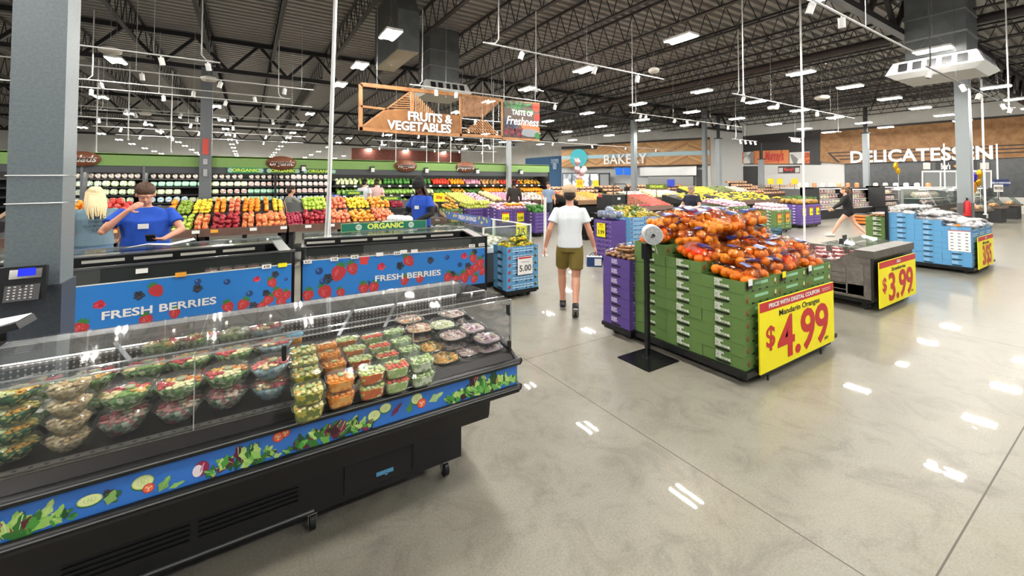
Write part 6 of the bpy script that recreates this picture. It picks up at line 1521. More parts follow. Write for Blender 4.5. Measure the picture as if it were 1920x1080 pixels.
block(934,13.2,3,2,7,'purple','purple cartons with yellow cards left of the walking man',[(0,'1.29'),(1,'3.00'),(2,'1.28')],'pinkbag',1.3)
pile(*[atd(958,342,13.).x, atd(958,342,13.).x+.6, atd(958,342,13.2).y-.0, atd(958,342,13.2).y+.3], 1.0,1.02,'orange','orange on the front of the purple cartons left of the walking man',lay=1)
# heaps on a further table row
def table(px0, px1, D, dep, z, label, segs, m=None, tiers=1, zs=.3, legs=True, sc=1.2, lay=2, fixx=None):
    A = atd(px0,342,D); y = A.y; x0 = A.x; x1 = aty(px1,342,y).x
    o = thing('produce_table', label, 'produce table', (0,y,0)); MB().box(x0,x1,0,.05,z-.12,z+.06).build('front_rail', m or M_RAIL, o)
    MB().prism([(.05,z-.06),(.05,z),(dep,z+zs),(dep,z-.06)], x0, x1, 0, 'x').build('tray_deck', M_BLACKM, o, fix=True)
    MB().box(x0+.1,x1-.1,.15,dep-.05,.0,z-.06).build('base', M_BLACKM, o)
    n = len(segs); k0 = 0
    tot = sum(s[1] for s in segs); x = x0
    for kd, wgt in segs:
        xn = x+(x1-x0)*wgt/tot; nm = FR[kd].root.name.split('.')[0].replace('_',' ')
        pile(x+.03, xn-.03, y+.07, y+dep-.03, z+.01, z+zs, kd, f'{nm} on the {label}', sc=sc*{'radish':1.5,'garlic':1.1,'pine':.9,'melon':.9,'lettuce':.9,'cabbage':.9,'kale':.9,'grape':1}.get(kd,1), lay=lay); x = xn
    return o
table(835,1000,15.5,1.5,.95,'long middle produce table behind the purple cartons',[('squash',1),('pear',1.4),('pinkbag',1.2),('melon',1),('onion',1.5),('pinkbag',1)],sc=1.3,lay=1)
block(1003,13.3,1,2,6,'purple','dark purple cartons topped with greens beside the white post',[], 'kale',.9)
table(1170,1262,15.0,1.4,.80,'slanted wooden table of red radishes right of the walking man',[('radish',1.2),('tomato',1)],m=mt('#7b5f52',.6),sc=1.35,lay=1,zs=.4)
table(1085,1150,17.0,1.6,.95,'wooden stepped trays beside the walking man',[('potato',1),('orange',1)],m=mt('#8a6a4c',.6),lay=1)
table(1000,1085,17.5,1.4,.95,'table of oranges behind the cap of the walking man',[('mush',1),('orange',1),('tomato',.5)],lay=1)
table(1298,1372,17.2,1.5,.90,'wooden banana table behind the woman with the cart',[('lemon',1)],m=mt('#6b5648',.6),lay=0)
table(1372,1465,17.6,1.5,.90,'second wooden banana table left of the pineapple cartons',[('lemon',1)],m=mt('#6b5648',.6),lay=0)
table(1190,1290,19.5,1.2,.95,'far table of mushrooms and melons under the bakery',[('mush',1),('melon',.6),('garlic',1)],lay=1,sc=1.4)
table(1300,1410,21.5,1.0,1.15,'far raised table of yellow and dark goods before the double door',[('lemon',1),('grape',.8),('mush',.6)],lay=1,sc=1.5)
# bananas: bunches
def banana_bunch():
    mb = MB()
    for k in range(5):
        a = (k-2)*.22; pts = [(.02+.15*math.sin(t)*.9, .15*(1-math.cos(t))*.6+ (k-2)*.03*math.sin(t*1.2), .07+.02*math.sin(t*2)-.02*t*abs(k-2)*.3) for t in [i*.28 for i in range(7)]]
        mb.tube(pts, [.008,.016,.019,.019,.018,.013,.006], 7, 0)
    mb.cyl((0,0,.07),(.03,0,.07),.018,7,1); ob = mb.build('banana_bunch', [mt('#f2d83a',.5,noise=20,hex2='#e3cf4a'), mt('#8a9a3a',.6)]); tag(ob,'x','bananas'); return Stock(ob)
BAN = banana_bunch()
for px0, px1, D, nm in ((1298,1372,17.2,'banana table behind the woman with the cart'),(1374,1463,17.6,'second banana table left of the pineapple cartons')):
    A = atd(px0,342,D); x1 = aty(px1,342,A.y).x
    for i in range(int((x1-A.x)/.2)):
        for j in range(4): BAN((A.x+.12+i*.2+R.uniform(-.05,.05), A.y+.16+j*.34, .93+j*.07+R.uniform(0,.03)), (R.uniform(-.2,.2),R.uniform(-.3,.3),R.uniform(0,6)), 'bunch of yellow bananas on the '+nm, 'banana bunches on the '+nm[:40], 1.05)
# garlic and pineapple cartons
X, Y, Z = block(1372,14.6,2,3,7,'green','green cartons of bagged garlic right of the mandarins',[], 'pinkbag',1.2,hz=.12)
stack('blue', X-.0, Y+1.22, 7, 'blue column behind the garlic cartons', 'blue cartons behind the garlic cartons'); dolly(X,X+.58,Y+1.21,Y+1.63,'black platform under the blue column behind the garlic')
o = thing('shelf_box', 'grey brown cardboard bin in front of the garlic cartons', 'box', (X+1.2,Y-.42,0)); MB().box(0,.6,0,.38,.0,.80).build('bin', mt('#8a7668',.8), o); MB().box(.02,.58,.02,.36,.80,.802).build('bin_top', M_BLACKM, o); MB().box(.3,.5,-.004,0,.25,.4).build('yellow_card', M_YEL, o)
block(1452,14.2,2,2,6,'green','green cartons with orange cards beside the pineapple cartons',[(0,'3.00'),(1,'3.87')],'garlic',1.5,ccol=mt('#f0a83a',.5))
block(1500,15.8,3,2,7,'purple','purple cartons with yellow cards under the pineapples',[(0,'1.48'),(1,'1.29'),(2,'1.48')],'pine',1.1,hz=.02,lay=1)
# black plastic crates beside the man
o = None
for k in range(4):
    P = atd(1098+ (k%2)*22, 342, 12.6-.0*k); c = thing('plastic_crate', f'black slatted plastic crate by the stepped trays, {["lower left","lower right","upper left","upper right"][k]}', 'crate', (P.x,P.y,.0+.42*(k//2)))
    mb = MB(); w_, d_, h_ = .5,.36,.40
    mb.box(0,w_,0,d_,0,.02)
    for q in range(5):
        z = .02+q*.078; mb.box(0,w_,0,.015,z,z+.05).box(0,w_,d_-.015,d_,z,z+.05).box(0,.015,0,d_,z,z+.05).box(w_-.015,w_,0,d_,z,z+.05)
    for (u, v) in ((0,0),(w_-.03,0),(0,d_-.03),(w_-.03,d_-.03)): mb.box(u,u+.03,v,v+.03,0,h_)
    mb.build('crate_shell', M_BLACK, c); MB().box(.2,.3,-.004,0,.2,.26).build('white_tag', M_TAG, c)
P = atd(1150,342,13.); c = thing('roll_cart', 'tall black wire roll cart behind the squash cartons', 'roll cart', (P.x,P.y,0)); mb = MB()
mb.tube([(0,0,.1),(0,0,1.62),(.06,0,1.70),(.54,0,1.70),(.6,0,1.62),(.6,0,.1)],.016,8); mb.build('handle_frame', M_BLACK, c); MB().box(0,.6,.02,.5,.12,1.35).build('cart_box', M_BLACKM, c); MB().box(.2,.32,.01,.02,1.2,1.27).build('white_tag', M_TAG, c)
for u in (.06,.54): MB().cyl((u-.02,.1,.06),(u+.02,.1,.06),.06,10).box(u-.03,u+.03,.07,.13,.06,.13).build('caster', M_BLACK, c)
# bakery tables with orange and brown packs
BP_ = pack('bakery_pack',['#e0a26a','#c98048','#f0d0a4','#8a5030'],'bakery_pack',.24,.12,.16,clam=True,cat='bakery pack')
def pack_table(px0, px1, D, z, label, tiers=2, base='#3a3432', stock=BP_, what='pack of baked goods', sc=1.2):
    A = atd(px0,342,D); x1 = aty(px1,342,A.y).x; o = thing('goods_table', label, 'display table', (0,A.y,0))
    MB().box(A.x,x1,0,1.0,.0,z-.05).build('table_base', mt(base,.6), o); MB().box(A.x-.03,x1+.03,-.03,1.03,z-.05,z).build('table_top', mt('#6b4a32',.5), o)
    n = int((x1-A.x)/(.27*sc))
    for t in range(tiers):
        if t: MB().box(A.x+.05,x1-.05,.35*t,1.0,z,z+.2*t).build('riser', M_BLACKM, o)
        for i in range(n): stock((A.x+(i+.5)*(x1-A.x)/n, A.y+.18+.36*t, z+.2*t), (0,0,R.uniform(-.1,.1)), f'{what} on the {label}', f'packs on the {label}', sc)
pack_table(1040,1130,24,.95,'low bakery table behind the walking man',3); pack_table(1140,1178,26,1.0,'bakery table left of the slim grey column',3); pack_table(1192,1300,26,1.05,'long bakery table under the kitchen',3,'#6b2f2a')
pack_table(1396,1432,26,1.1,'stepped red table before the double door',4,'#a02f35',BP_)
pack_table(1432,1500,27,1.0,'cheese table under the small shop sign',3,'#5a4a42')
small_sign(1087,344,19,.35,.35,'2/5','#f8c816','#c0302a','yellow price sign behind the cap of the walking man',.5); small_sign(1117,344,20,.3,.3,'','#f8c816','#000000','second yellow price sign before the freezers')
small_sign(1258,343,24,.5,.4,'','#2c3fb0','#ffffff','small blue sign on the bakery tables'); small_sign(1231,350,18.5,1.1,.22,'ORGANIC','#4a5a22','#d6ee4a','green organic sign over the bakery side melons')
for k, px in enumerate((1445,1462,1490)): small_sign(px,340,27,.5,.36,'','#e8c22a','#000000',f'yellow sign on the cheese table, {["left","middle","right"][k]} of three')

# ================================================================== delicatessen counters
def shelf_case(px0, px1, D, label, h=1.45, n=3, cols=('dark','white'), back=True):
    A = atd(px0,342,D); B = aty(px1,342,A.y); w_ = B.x-A.x; o = thing('open_cooler', label, 'display case', (A.x,A.y,0))
    MB().box(0,w_,0,.9,.0,.42).box(0,.05,.1,.9,.4,h).box(w_-.05,w_,.1,.9,.4,h).box(0,w_,.8,.9,.4,h).box(0,w_,.3,.9,h-.06,h).build('case_body', M_BLACKM, o)
    MB().box(.06,w_-.06,.30,.34,h-.085,h-.065).build('case_lamp', emis('cooler_lamp','#fff4ea',8.), o)
    for k in range(n): z = .45+(h-.55)*k/n; MB().box(.05,w_-.05,.12+.1*k,.8,z-.02,z).build('shelf', mt('#c9c9c6',.4), o); 
    for k in range(n):
        z = .45+(h-.55)*k/n; m_ = int((w_-.1)/.34)
        for i in range(m_): MEATS[i*len(cols)//m_ if False else (i//3+k)%len(MEATS)]((A.x+.05+(i+.5)*(w_-.1)/m_, A.y+.42+.1*k, z), (rad(-8),0,R.uniform(-.05,.05)), ' '.join(f'deli pack in the {label}'.split()[:15]), f'deli packs in the {label}', 1.5)
    return o
MEATS = [pack('deli_pack',c,'deli%d'%i,.19,.15,.1,clam=True,cat='deli pack') for i, c in enumerate((['#d9a8a4','#b5706c','#f0e0da','#8a4a4a'],['#e6cdb4','#c9a27c','#f3e8d8'],['#c98a96','#e9d3d6','#a35a6a','#f5ecec'],['#d3d8c0','#e8b84a','#f0efe2']))]
shelf_case(1540,1598,19.5,'low refrigerated case of juices behind the woman in black',1.5,4)
shelf_case(1602,1660,21,'refrigerated case of packs right of the woman in black',1.45,4)
shelf_case(1663,1760,22,'black open deli cooler with three shelves left of the serving case',1.55,3)
def serving(px0, px1, D, label):
    A = atd(px0,342,D); B = aty(px1,342,A.y); w_ = B.x-A.x; o = thing('serving_case', label, 'display case', (A.x,A.y,0))
    MB().box(0,w_,.1,1.3,.0,.65).build('case_base', mt('#4a463f',.5), o); MB().box(-.02,w_+.02,.6,1.3,1.42,1.50).build('white_top', M_WHITEM, o)
    MB().prism([(.05,.65),(.35,1.42),(.37,1.42),(.07,.65)], 0, w_, 0, 'x').build('curved_glass', M_GLASS, o); MB().prism([(.05,.65),(.35,1.45),(1.3,1.45),(1.3,.65)], 0,.012,0,'x').build('end_glass', M_GLASS, o); MB().bar((0,.05,.65),(0,.36,1.44),.03).bar((0,.36,1.44),(0,1.3,1.44),.03).build('end_frame', M_ALU, o)
    MB().box(.03,w_-.03,.4,1.25,.95,.97).build('glass_shelf', M_WHITEM, o); MB().box(.05,w_-.05,.6,.66,1.38,1.41).build('case_lamp', emis('cooler_lamp2','#fff4ea',10.), o); MB().box(0,w_,1.2,1.3,.65,1.45).build('case_back', mt('#a9aaa8',.4), o)
    n = int(w_/.42)
    for i in range(n):
        for z, y in ((.97,.7),(.66,.35)): MEATS[R.randrange(4)]((A.x+(i+.5)*w_/n, A.y+y+.1, z), (rad(-50),0,R.uniform(-.1,.1)), f'deli tray inside the {label}', f'deli trays in the {label}', 1.9)
serving(1757,1850,19.5,'glass fronted deli serving case by the grey column'); serving(1850,1990,22,'glass fronted deli serving case at the right edge')
P0 = atd(1540,342,25); P1 = atd(1760,342,25)
o = thing('deli_counter', 'long white topped counter with glass jars along the delicatessen tile wall', 'counter', (31.,6.,0)); MB().box(0,.8,0,10.0,0,1.30).build('counter_base', mt('#6d6f70',.5), o); MB().box(-.05,.85,-.05,10.05,1.30,1.42).build('counter_top', mt('#e4e6e4',.3), o)
for k in range(16): tag(MB().lathe([(0,0),(.11,0),(.12,.05),(.12,.25),(.08,.3),(0,.3)],10).build('food_tub', mt(R.choice(['#e8dcc8','#d9a87a','#f0e8dc','#c98a5a']),.4), None, (31.3,7.0+k*.45,1.42)), 'pale round tub on the long delicatessen counter', 'tub', 'tubs on the long delicatessen counter')
P = atd(1748,336,27); o = thing('warming_display', 'black heated display box with blue lit strip on the deli counter', 'counter display', (P.x-.3,P.y,1.42)); MB().box(0,.7,-.9,.9,0,1.05).build('display_body', M_BLACK, o); MB().box(-.012,0,-.45,.45,.35,.55).build('lit_strip', emis('deli_blue','#7fc0ff',1.3), o)
P = atd(1712,336,27); tag(MB().prism([(-.5,.35),(-.15,.2),(-.15,0),(.35,0),(.35,.8),(.0,.8),(-.1,.5),(-.5,.45)],0,.5,0,'x').build('meat_slicer', mt('#d9dadb',.4), None, (P.x,P.y,1.42), fix=True), 'white deli slicer standing left of the black heated display', 'slicer')
# blue aisle sign, black tables, round bin, extinguisher, balloons
small_sign(1877,343,17.5,1.05,.3,'DEAL ON WINNING FLAVORS','#2c3a6a','#dfe4f2','blue overhead sign on the right deli tables',.3,post=True)
small_sign(1872,353,17.4,.6,.3,'PRETZEL','#e8e4da','#222222','pale framed sign under the blue deli sign',.5)
for k in range(3):
    P = atd(1848+k*30,342,16.+k*1.8); o = thing('island_table', f'black based bakery case at the right edge, {["nearest","middle","farthest"][k]} of three', 'display table', (P.x,P.y,0)); MB().box(.05,1.1,.05,.9,0,.62).build('table_base', M_BLACKM, o); MB().box(-.02,1.17,-.02,.97,.62,.70).build('table_top', mt('#5a4a3c',.4), o)
    MB().sheet((0,.05,.72),(1.15,.05,.72),(1.15,.3,1.05),(0,.3,1.05),.01).build('sneeze_guard', M_GLASS, o)
    for i in range(4): BP_((P.x+.15+i*.28,P.y+.4,.70), 0, f'pack on the {["nearest","middle","farthest"][k]} black bakery case at the right edge', f'packs on the {["nearest","middle","farthest"][k]} bakery case', 1.1)
    if k == 0: MB().box(.25,.55,.046,.05,.35,.5).build('white_label', M_TAG, o)
P = atd(1601,342,17.5); o = thing('round_bin', 'orange slatted round bin on the floor behind the woman in black', 'bin', (P.x+.2,P.y-.3,0))
for z in (.04,.17,.30): MB().lathe([(.36,0),(.40,0),(.42,.1),(.38,.1),(.36,0)],24,(0,0,z)).build('orange_band', mt('#d97a30',.5), o)
MB().lathe([(0,.0),(.35,.0),(.37,.42),(0,.42)],20).build('liner', M_BLACKM, o)
P = atd(1799,342,13.6); o = thing('fire_extinguisher', 'red fire extinguisher on the grey column before the deli', 'fire extinguisher', (20.36,3.62,.62)); MB().lathe([(0,0),(.085,0),(.09,.02),(.09,.42),(.06,.5),(.03,.52),(.0,.52)],16).build('cylinder', M_DRED, o); MB().box(-.03,.03,-.02,.02,.52,.60).bar((0,0,.58),(-.12,0,.61),.02).build('valve_handle', M_BLACK, o); MB().tube([(.03,0,.56),(-.1,.05,.45),(-.1,.06,.1)],.012,6).build('hose', M_BLACK, o)
def balloons(px, py, D, cols, label):
    P = atd(px,py,D); o = thing('foil_balloons', label, 'balloons', P)
    for k, (dx, dz, c) in enumerate(cols):
        MB().lathe([(0,-.22),(.05,-.2),(.17,-.1),(.2,0),(.17,.1),(.08,.18),(0,.2)],16,(dx,.05*k,dz),sy=.5).build('balloon', mt(c,.2,.5), o)
    MB().tube([(0,0,-.1),(.02,0,-.8),(0,0,-1.6)],.006,5).build('ribbon', M_WHITE, o)
balloons(1684,320,23,[(0,.0,'#d9a81c'),(-.2,.25,'#d9a81c'),(.05,.3,'#c8981a')],'cluster of three gold foil balloons before the tile wall')
balloons(1837,326,18,[(0,.0,'#d9a81c'),(.05,-.35,'#c8981a'),(-.35,-.15,'#4a2f9a'),(-.3,-.5,'#e08a2c'),(.1,-.65,'#e9a830')],'gold and purple balloon bunch right of the grey column')
balloons(1092,322,21,[(0,0,'#e0c0c4'),(-.3,.1,'#cfa9ae'),(.2,.1,'#e8dcd8'),(-.1,-.3,'#d8b4b8'),(-.15,.5,'#c9a0a0')],'pale pink balloon bunch under the bakery emblem')
# red fire notice on the column
o = thing('column_notice', 'red vertical fire notice and small grey boxes on the second grey column', 'notice', (-1.24,17.62,2.5)); MB().box(-.09,.09,-.01,0,.2,.75).build('red_notice', mt('#c24a3c',.5), o); MB().box(-.06,.06,-.03,0,-.15,.05).box(-.05,.06,-.04,0,-.55,-.3).build('grey_box', mt('#a9abad',.5), o)
print('COUNTS', CNT)
# ================================================================== people
def etube(mb, pts, rads, mi=0, n=14, side=Vector((1,0,0))):
    pts = [Vector(p) for p in pts]; vs = []; m = len(pts)
    for i, p in enumerate(pts):
        d = (pts[min(i+1,m-1)]-pts[max(i-1,0)]).normalized(); a = side-d*side.dot(d)
        if a.length < .05: a = Vector((0,1,0))-d*d.y
        a.normalize(); b = d.cross(a); rx, ry = rads[i] if isinstance(rads[i], tuple) else (rads[i], rads[i])
        vs += [p+a*math.cos(2*pi*k/n)*rx+b*math.sin(2*pi*k/n)*ry for k in range(n)]
    mb.add(vs, [(i*n+k,i*n+(k+1)%n,(i+1)*n+(k+1)%n,(i+1)*n+k) for i in range(m-1) for k in range(n)], mi, True)
    mb.add(vs, [tuple(range(n))[::-1], tuple(range((m-1)*n,m*n))], mi, True)
def lerp(a, b, t): return Vector(a)*(1-t)+Vector(b)*t
def limb(mb, a, b, c, r0, r1, r2, r3, mi=0):
    """two-segment limb a-b-c; r0 at a, r1 before the joint, r2 after it, r3 at the end"""
    a, b, c = map(Vector, (a,b,c))
    etube(mb, [a, lerp(a,b,.3), lerp(a,b,.75), b, lerp(b,c,.25), lerp(b,c,.6), c], [r0, r0*1.04, (r0+r1)/2*.98, r1, r2*1.08, (r2+r3)/2, r3], mi)
    mb.ball(a, r0, 10, 6, mi); mb.ball(b, (r1+r2)/2*.98, 10, 6, mi); mb.ball(c, r3, 10, 6, mi)
def remesh(o, v):
    m = o.modifiers.new('fuse', 'REMESH'); m.mode = 'VOXEL'; m.voxel_size = v; m.use_smooth_shade = True
    s = o.modifiers.new('soften', 'SMOOTH'); s.factor = .5; s.iterations = 3
def hand(mb, w, d, up, s=1., curl=.5, thumb=1):
    """palm and five separate fingers leaving wrist w along d; up is the back of the hand"""
    d = Vector(d).normalized(); up = Vector(up); up = (up-d*up.dot(d)).normalized(); sd = d.cross(up)*thumb; w = Vector(w)
    etube(mb, [w, w+d*.03*s, w+d*.085*s], [(.024*s,.02*s),(.036*s,.016*s),(.04*s,.014*s)], 0, 10, sd)
    for k, L in enumerate((.068,.078,.072,.056)):
        b = w+d*.083*s+sd*(.028-.019*k)*s; p = [b]; dd = d.copy(); ax = sd*thumb
        for j, f in enumerate((.45,.3,.25)):
            dd = (dd - up*math.sin(curl*(.5+.35*j))*.9).normalized(); p.append(p[-1]+dd*L*f*s)
        etube(mb, p, [.0095*s,.009*s,.008*s,.0065*s], 0, 7, sd)
    b = w+d*.025*s+sd*.03*s; etube(mb, [b, b+(d*.5+sd*.8-up*.3).normalized()*.035*s, b+(d*.5+sd*.8-up*.3).normalized()*.035*s+(d*.9+sd*.3-up*.4).normalized()*.03*s], [.013*s,.011*s,.008*s], 0, 7, up)
POSE = dict(pelvis=(0,0,.93), waist=(0,0,1.08), chest=(0,0,1.28), neck=(0,.0,1.47), head=(0,.02,1.60), look=(0,1,0),
    sl=(-.18,0,1.395), el=(-.25,-.03,1.13), wl=(-.27,.03,.88), sr=(.18,0,1.395), er=(.25,-.03,1.13), wr=(.27,.03,.88),
    hl=(-.09,0,.90), kl=(-.10,.02,.49), al=(-.10,-.01,.09), hr=(.09,0,.90), kr=(.10,.02,.49), ar=(.10,-.01,.09))
def person(label, pos, rz, H=1.72, pose=None, skin='#d9a488', shirt='#e8e8e6', pants='#333333', legs='short', sleeve='short', hair='#4a3222', hairstyle='short', fat=1., vox=.016,
           cap=None, hs=1.05, shoes='#222222', handl=None, handr=None, toes=((0,1),(0,1)), print_=None, sleevecol=None, feet=True):
    P = dict(POSE); P.update(pose or {}); s = H/1.72; V = {k: Vector(v)*s for k, v in P.items() if k != 'look'}; look = Vector(P['look']).normalized()
    o = thing('person', label, 'person', pos, rz); SK = mt(skin,.5,noise=8.,hex2=skin)
    mb = MB(); f = fat
    # trunk, neck, head
    etube(mb, [V['pelvis']-Vector((0,0,.08*s)), V['pelvis'], V['waist'], V['chest'], lerp(V['chest'],V['neck'],.5), lerp(V['chest'],V['neck'],.76), lerp(V['chest'],V['neck'],.92)], [(.13*f*s,.10*f*s),(.155*f*s,.115*f*s),(.135*f*s,.10*f*s),(.165*f*s,.115*f*s),(.165*f*s,.095*s),(.13*s,.07*s),(.06*s,.055*s)])
    etube(mb, [lerp(V['chest'],V['neck'],.8), V['neck'], lerp(V['neck'],V['head'],.6)], [.058*s,.052*s,.05*s])
    h = V['head']; rt = look.cross(Vector((0,0,1))); rt = rt.normalized() if rt.length > .1 else Vector((1,0,0)); hu = rt.cross(look); rot = Matrix((rt, look, hu)).transposed()
    def hp(x, y, z): return h + (rt*x+look*y+hu*z)*s*hs
    mb.ball(hp(0,-.005,.03), (.074*s*hs,.092*s*hs,.088*s*hs), 16, 12, rot=rot); mb.ball(hp(0,.018,-.035), (.056*s*hs,.068*s*hs,.070*s*hs), 14, 10, rot=rot); mb.ball(hp(0,.062,-.078), (.024*s,.02*s,.018*s), 10, 6)
    etube(mb, [hp(0,.080,.012), hp(0,.098,-.018), hp(0,.088,-.03)], [.008*s,.014*s,.010*s]); etube(mb, [hp(-.022,.080,-.05),hp(0,.088,-.05),hp(.022,.080,-.05)], [.005*s,.009*s,.005*s])
    etube(mb, [hp(-.045,.072,.028),hp(-.02,.086,.032),hp(0,.086,.028),hp(.02,.086,.032),hp(.045,.072,.028)],[.006*s,.009*s,.006*s,.009*s,.006*s])
    for q in (-1,1): mb.ball(hp(q*.076,-.005,-.005), (.010*s,.02*s,.032*s), 8, 6, rot=rot)
    # arms, legs
    for a, b, c in (('sl','el','wl'),('sr','er','wr')): limb(mb, V[a]-Vector((0,0,.01)), V[b], V[c], .046*f**.5*s, .040*s, .038*s, .025*s)
    for a, b, c in (('hl','kl','al'),('hr','kr','ar')): limb(mb, V[a], V[b], V[c], .085*f**.6*s, .056*s, .054*s, .036*s)
    for k, (w_, spec) in enumerate((('wl',handl),('wr',handr))):
        e = V['el' if k == 0 else 'er']; d = V[w_]-e; dd, uu, cu = spec or (d, Vector((-1 if k == 0 else 1,0,0)), .45)
        hand(mb, V[w_], dd, uu, s*1.02, cu, -1 if k == 0 else 1)
    body = mb.build('body', SK, o, fix=False); remesh(body, vox*.55 if vox < .02 else vox)
    for q in (-1,1):
        e = MB().ball(hp(q*.030,.076,.008), (.012*s,.006*s,.007*s), 8, 6, rot=rot).build('eye', mt('#f0ece8',.3), o); MB().ball(hp(q*.030,.0815,.008), .0045*s, 6, 5).build('iris', mt('#2a1d15',.3), e)
    # shirt
    sl = {'short': .55, 'long': 1.0}[sleeve]; mb = MB(); g = .014*s
    hem = V['pelvis']+Vector((0,0,-.04*s)); 
    etube(mb, [hem, V['pelvis']+Vector((0,0,.06*s)), V['waist'], V['chest'], lerp(V['chest'],V['neck'],.5), lerp(V['chest'],V['neck'],.76), lerp(V['chest'],V['neck'],.9)], [(.165*f*s+g,.125*f*s+g),(.16*f*s+g,.122*f*s+g),(.15*f*s+g,.115*f*s+g),(.172*f*s+g,.122*f*s+g),(.172*f*s,.10*s+g),(.138*s,.078*s),(.072*s,.064*s)], n=22)
    for a, b, c in (('sl','el','wl'),('sr','er','wr')):
        if sleeve == 'short': e = lerp(V[a],V[b],.62); etube(mb, [lerp(V[a],V['chest'],.25), V[a], lerp(V[a],V[b],.3), e], [.052*s,.050*f**.4*s+g*.5,.054*f**.4*s+g*.6,.060*f**.4*s+g*.9]); mb.ball(V[a]-Vector((0,0,.01)),.051*f**.4*s+g*.4,10,6)
        else: limb(mb, V[a], V[b], lerp(V[b],V[c],.97), .058*f**.5*s+g*.6, .05*s+g*.3, .047*s+g*.3, .036*s); etube(mb, [lerp(V[a],V['chest'],.25), V[a]], [.07*s,.066*s])
    sh = mb.build('shirt', mt(shirt,.85,bump=.35,bscale=9.), o); remesh(sh, vox*.85)
    if sleevecol:
        for a, b, c in (('sl','el','wl'),('sr','er','wr')): mb = MB(); limb(mb, lerp(V[a],V[b],.45), V[b], lerp(V[b],V[c],.95), .056*s, .047*s, .046*s, .034*s); mb.build('undershirt_sleeve', mt(sleevecol,.8), o)
    # trousers or shorts
    mb = MB(); etube(mb, [V['pelvis']+Vector((0,0,-.10*s)), V['pelvis']+Vector((0,0,-.03*s)), V['pelvis']+Vector((0,0,.05*s))], [(.16*f*s,.125*f*s),(.168*f*s,.13*f*s),(.155*f*s,.12*f*s)], n=20)
    for a, b, c in (('hl','kl','al'),('hr','kr','ar')):
        if legs == 'short': etube(mb, [V[a]+Vector((0,0,.02)), lerp(V[a],V[b],.25), lerp(V[a],V[b],.72)], [.095*f**.6*s,.104*f**.6*s,.096*f**.6*s])
        elif legs == 'brief': etube(mb, [V[a]+Vector((0,0,.02)), lerp(V[a],V[b],.18), lerp(V[a],V[b],.36)], [.095*f**.6*s,.104*f**.6*s,.100*f**.6*s])
        else: limb(mb, V[a], V[b], V[c], .10*f**.6*s, .075*s, .072*s, .058*s)
    pn = mb.build('shorts' if legs != 'long' else 'trousers', mt(pants,.85,bump=.4,bscale=12.), o); remesh(pn, vox*.85)
    # shoes
    for k, (a, t) in enumerate((('al',toes[0]),('ar',toes[1]))):
        if not feet: break
        A = V[a]; d = Vector((0, math.cos(t[0]), -math.sin(t[0]) if t[1] == 1 else 0)); upv = Vector((0, math.sin(t[0]), math.cos(t[0]))); sole = A-upv*.055*s
        mb = MB(); etube(mb, [sole-d*.07*s+upv*.01, sole-d*.05*s+upv*.02*s, sole+d*.05*s+upv*.012*s, sole+d*.14*s, sole+d*.185*s], [(.028*s,.03*s),(.04*s,.05*s),(.043*s,.045*s),(.045*s,.032*s),(.025*s,.018*s)])
        etube(mb, [sole, A+(V['kl' if k == 0 else 'kr']-A).normalized()*.03*s], [.045*s,.043*s]); so = mb.build('shoe', mt(shoes,.6), o)
        mb = MB(); etube(mb, [sole-d*.075*s-upv*.018*s, sole+d*.05*s-upv*.018*s, sole+d*.18*s-upv*.016*s], [(.036*s,.012*s),(.046*s,.012*s),(.03*s,.01*s)]); mb.build('sole', mt('#8a8a88' if shoes != '#111111' else '#1a1a1a',.6), so)
    # hair
    HM = mt(hair,.55,bump=.8,bscale=60.)
    mb = MB()
    if hairstyle != 'none':
        if not cap: mb.ball(hp(0,-.010,.056), (.083*s*hs,.096*s*hs,.078*s*hs), 16, 10, rot=rot)
        mb.ball(hp(0,-.045,.0), (.079*s*hs,.062*s*hs,.078*s*hs), 14, 9, rot=rot)
        if hairstyle == 'short' and not cap:
            for k in range(70):
                a = k*2.4; t = math.sqrt((k+.5)/70)*1.45; v = Vector((math.sin(t)*math.cos(a), math.sin(t)*math.sin(a), math.cos(t)))
                if v.y > .45 and v.z < .55: continue
                c_ = hp(v.x*.080, v.y*.092-.012, v.z*.085+.045); e_ = c_+(rt*(v.x*.6+.3)+look*(v.y*.6-.3)+hu*v.z*.3)*.030*s; etube(mb, [c_-(e_-c_)*.3, c_, e_], [.016*s,.014*s,.004*s], n=5)
        if hairstyle == 'long':
            for k in range(34):
                a = -pi*1.02+pi*1.04*(k%17)/16; ly = k//17; x, y = math.cos(a)*.084, math.sin(a)*.080; L_ = -.27-.05*math.sin(k*1.7)-.03*ly
                etube(mb, [hp(x*.5,y*.5,.125), hp(x,y,.06), hp(x*1.12,y*1.15,-.05), hp(x*1.15,y*1.2-.05-.012*ly,-.16), hp(x*.95+.008*math.sin(k*2.1),y*1.0-.085-.01*ly,L_)], [.013*s,.016*s,.017*s,.016*s,.006*s], n=6)
            etube(mb, [hp(0,-.03,.05), hp(0,-.075,-.03), hp(0,-.10,-.14), hp(0,-.12,-.22), hp(0,-.12,-.26)], [(.075*s,.04*s),(.088*s,.04*s),(.095*s,.04*s),(.07*s,.03*s),(.03*s,.01*s)], side=rt)
            for q in (-1,1): etube(mb, [hp(q*.06,.0,.05), hp(q*.082,-.01,-.03), hp(q*.09,-.03,-.15), hp(q*.075,-.05,-.24)], [.03*s,.03*s,.032*s,.02*s])
        if hairstyle == 'locks':
            for k in range(16):
                a = -pi*.98+pi*1.0*k/15+.02; x, y = math.cos(a)*.08, math.sin(a)*.08-.0; etube(mb, [hp(x,y,.02), hp(x*1.2,y*1.15,-.10), hp(x*1.35,y*1.2+.01*(k%3),-.22), hp(x*1.3,y*1.2+.02*(k%2),-.33-.02*(k%3))], [.016*s,.017*s,.015*s,.009*s], n=7)
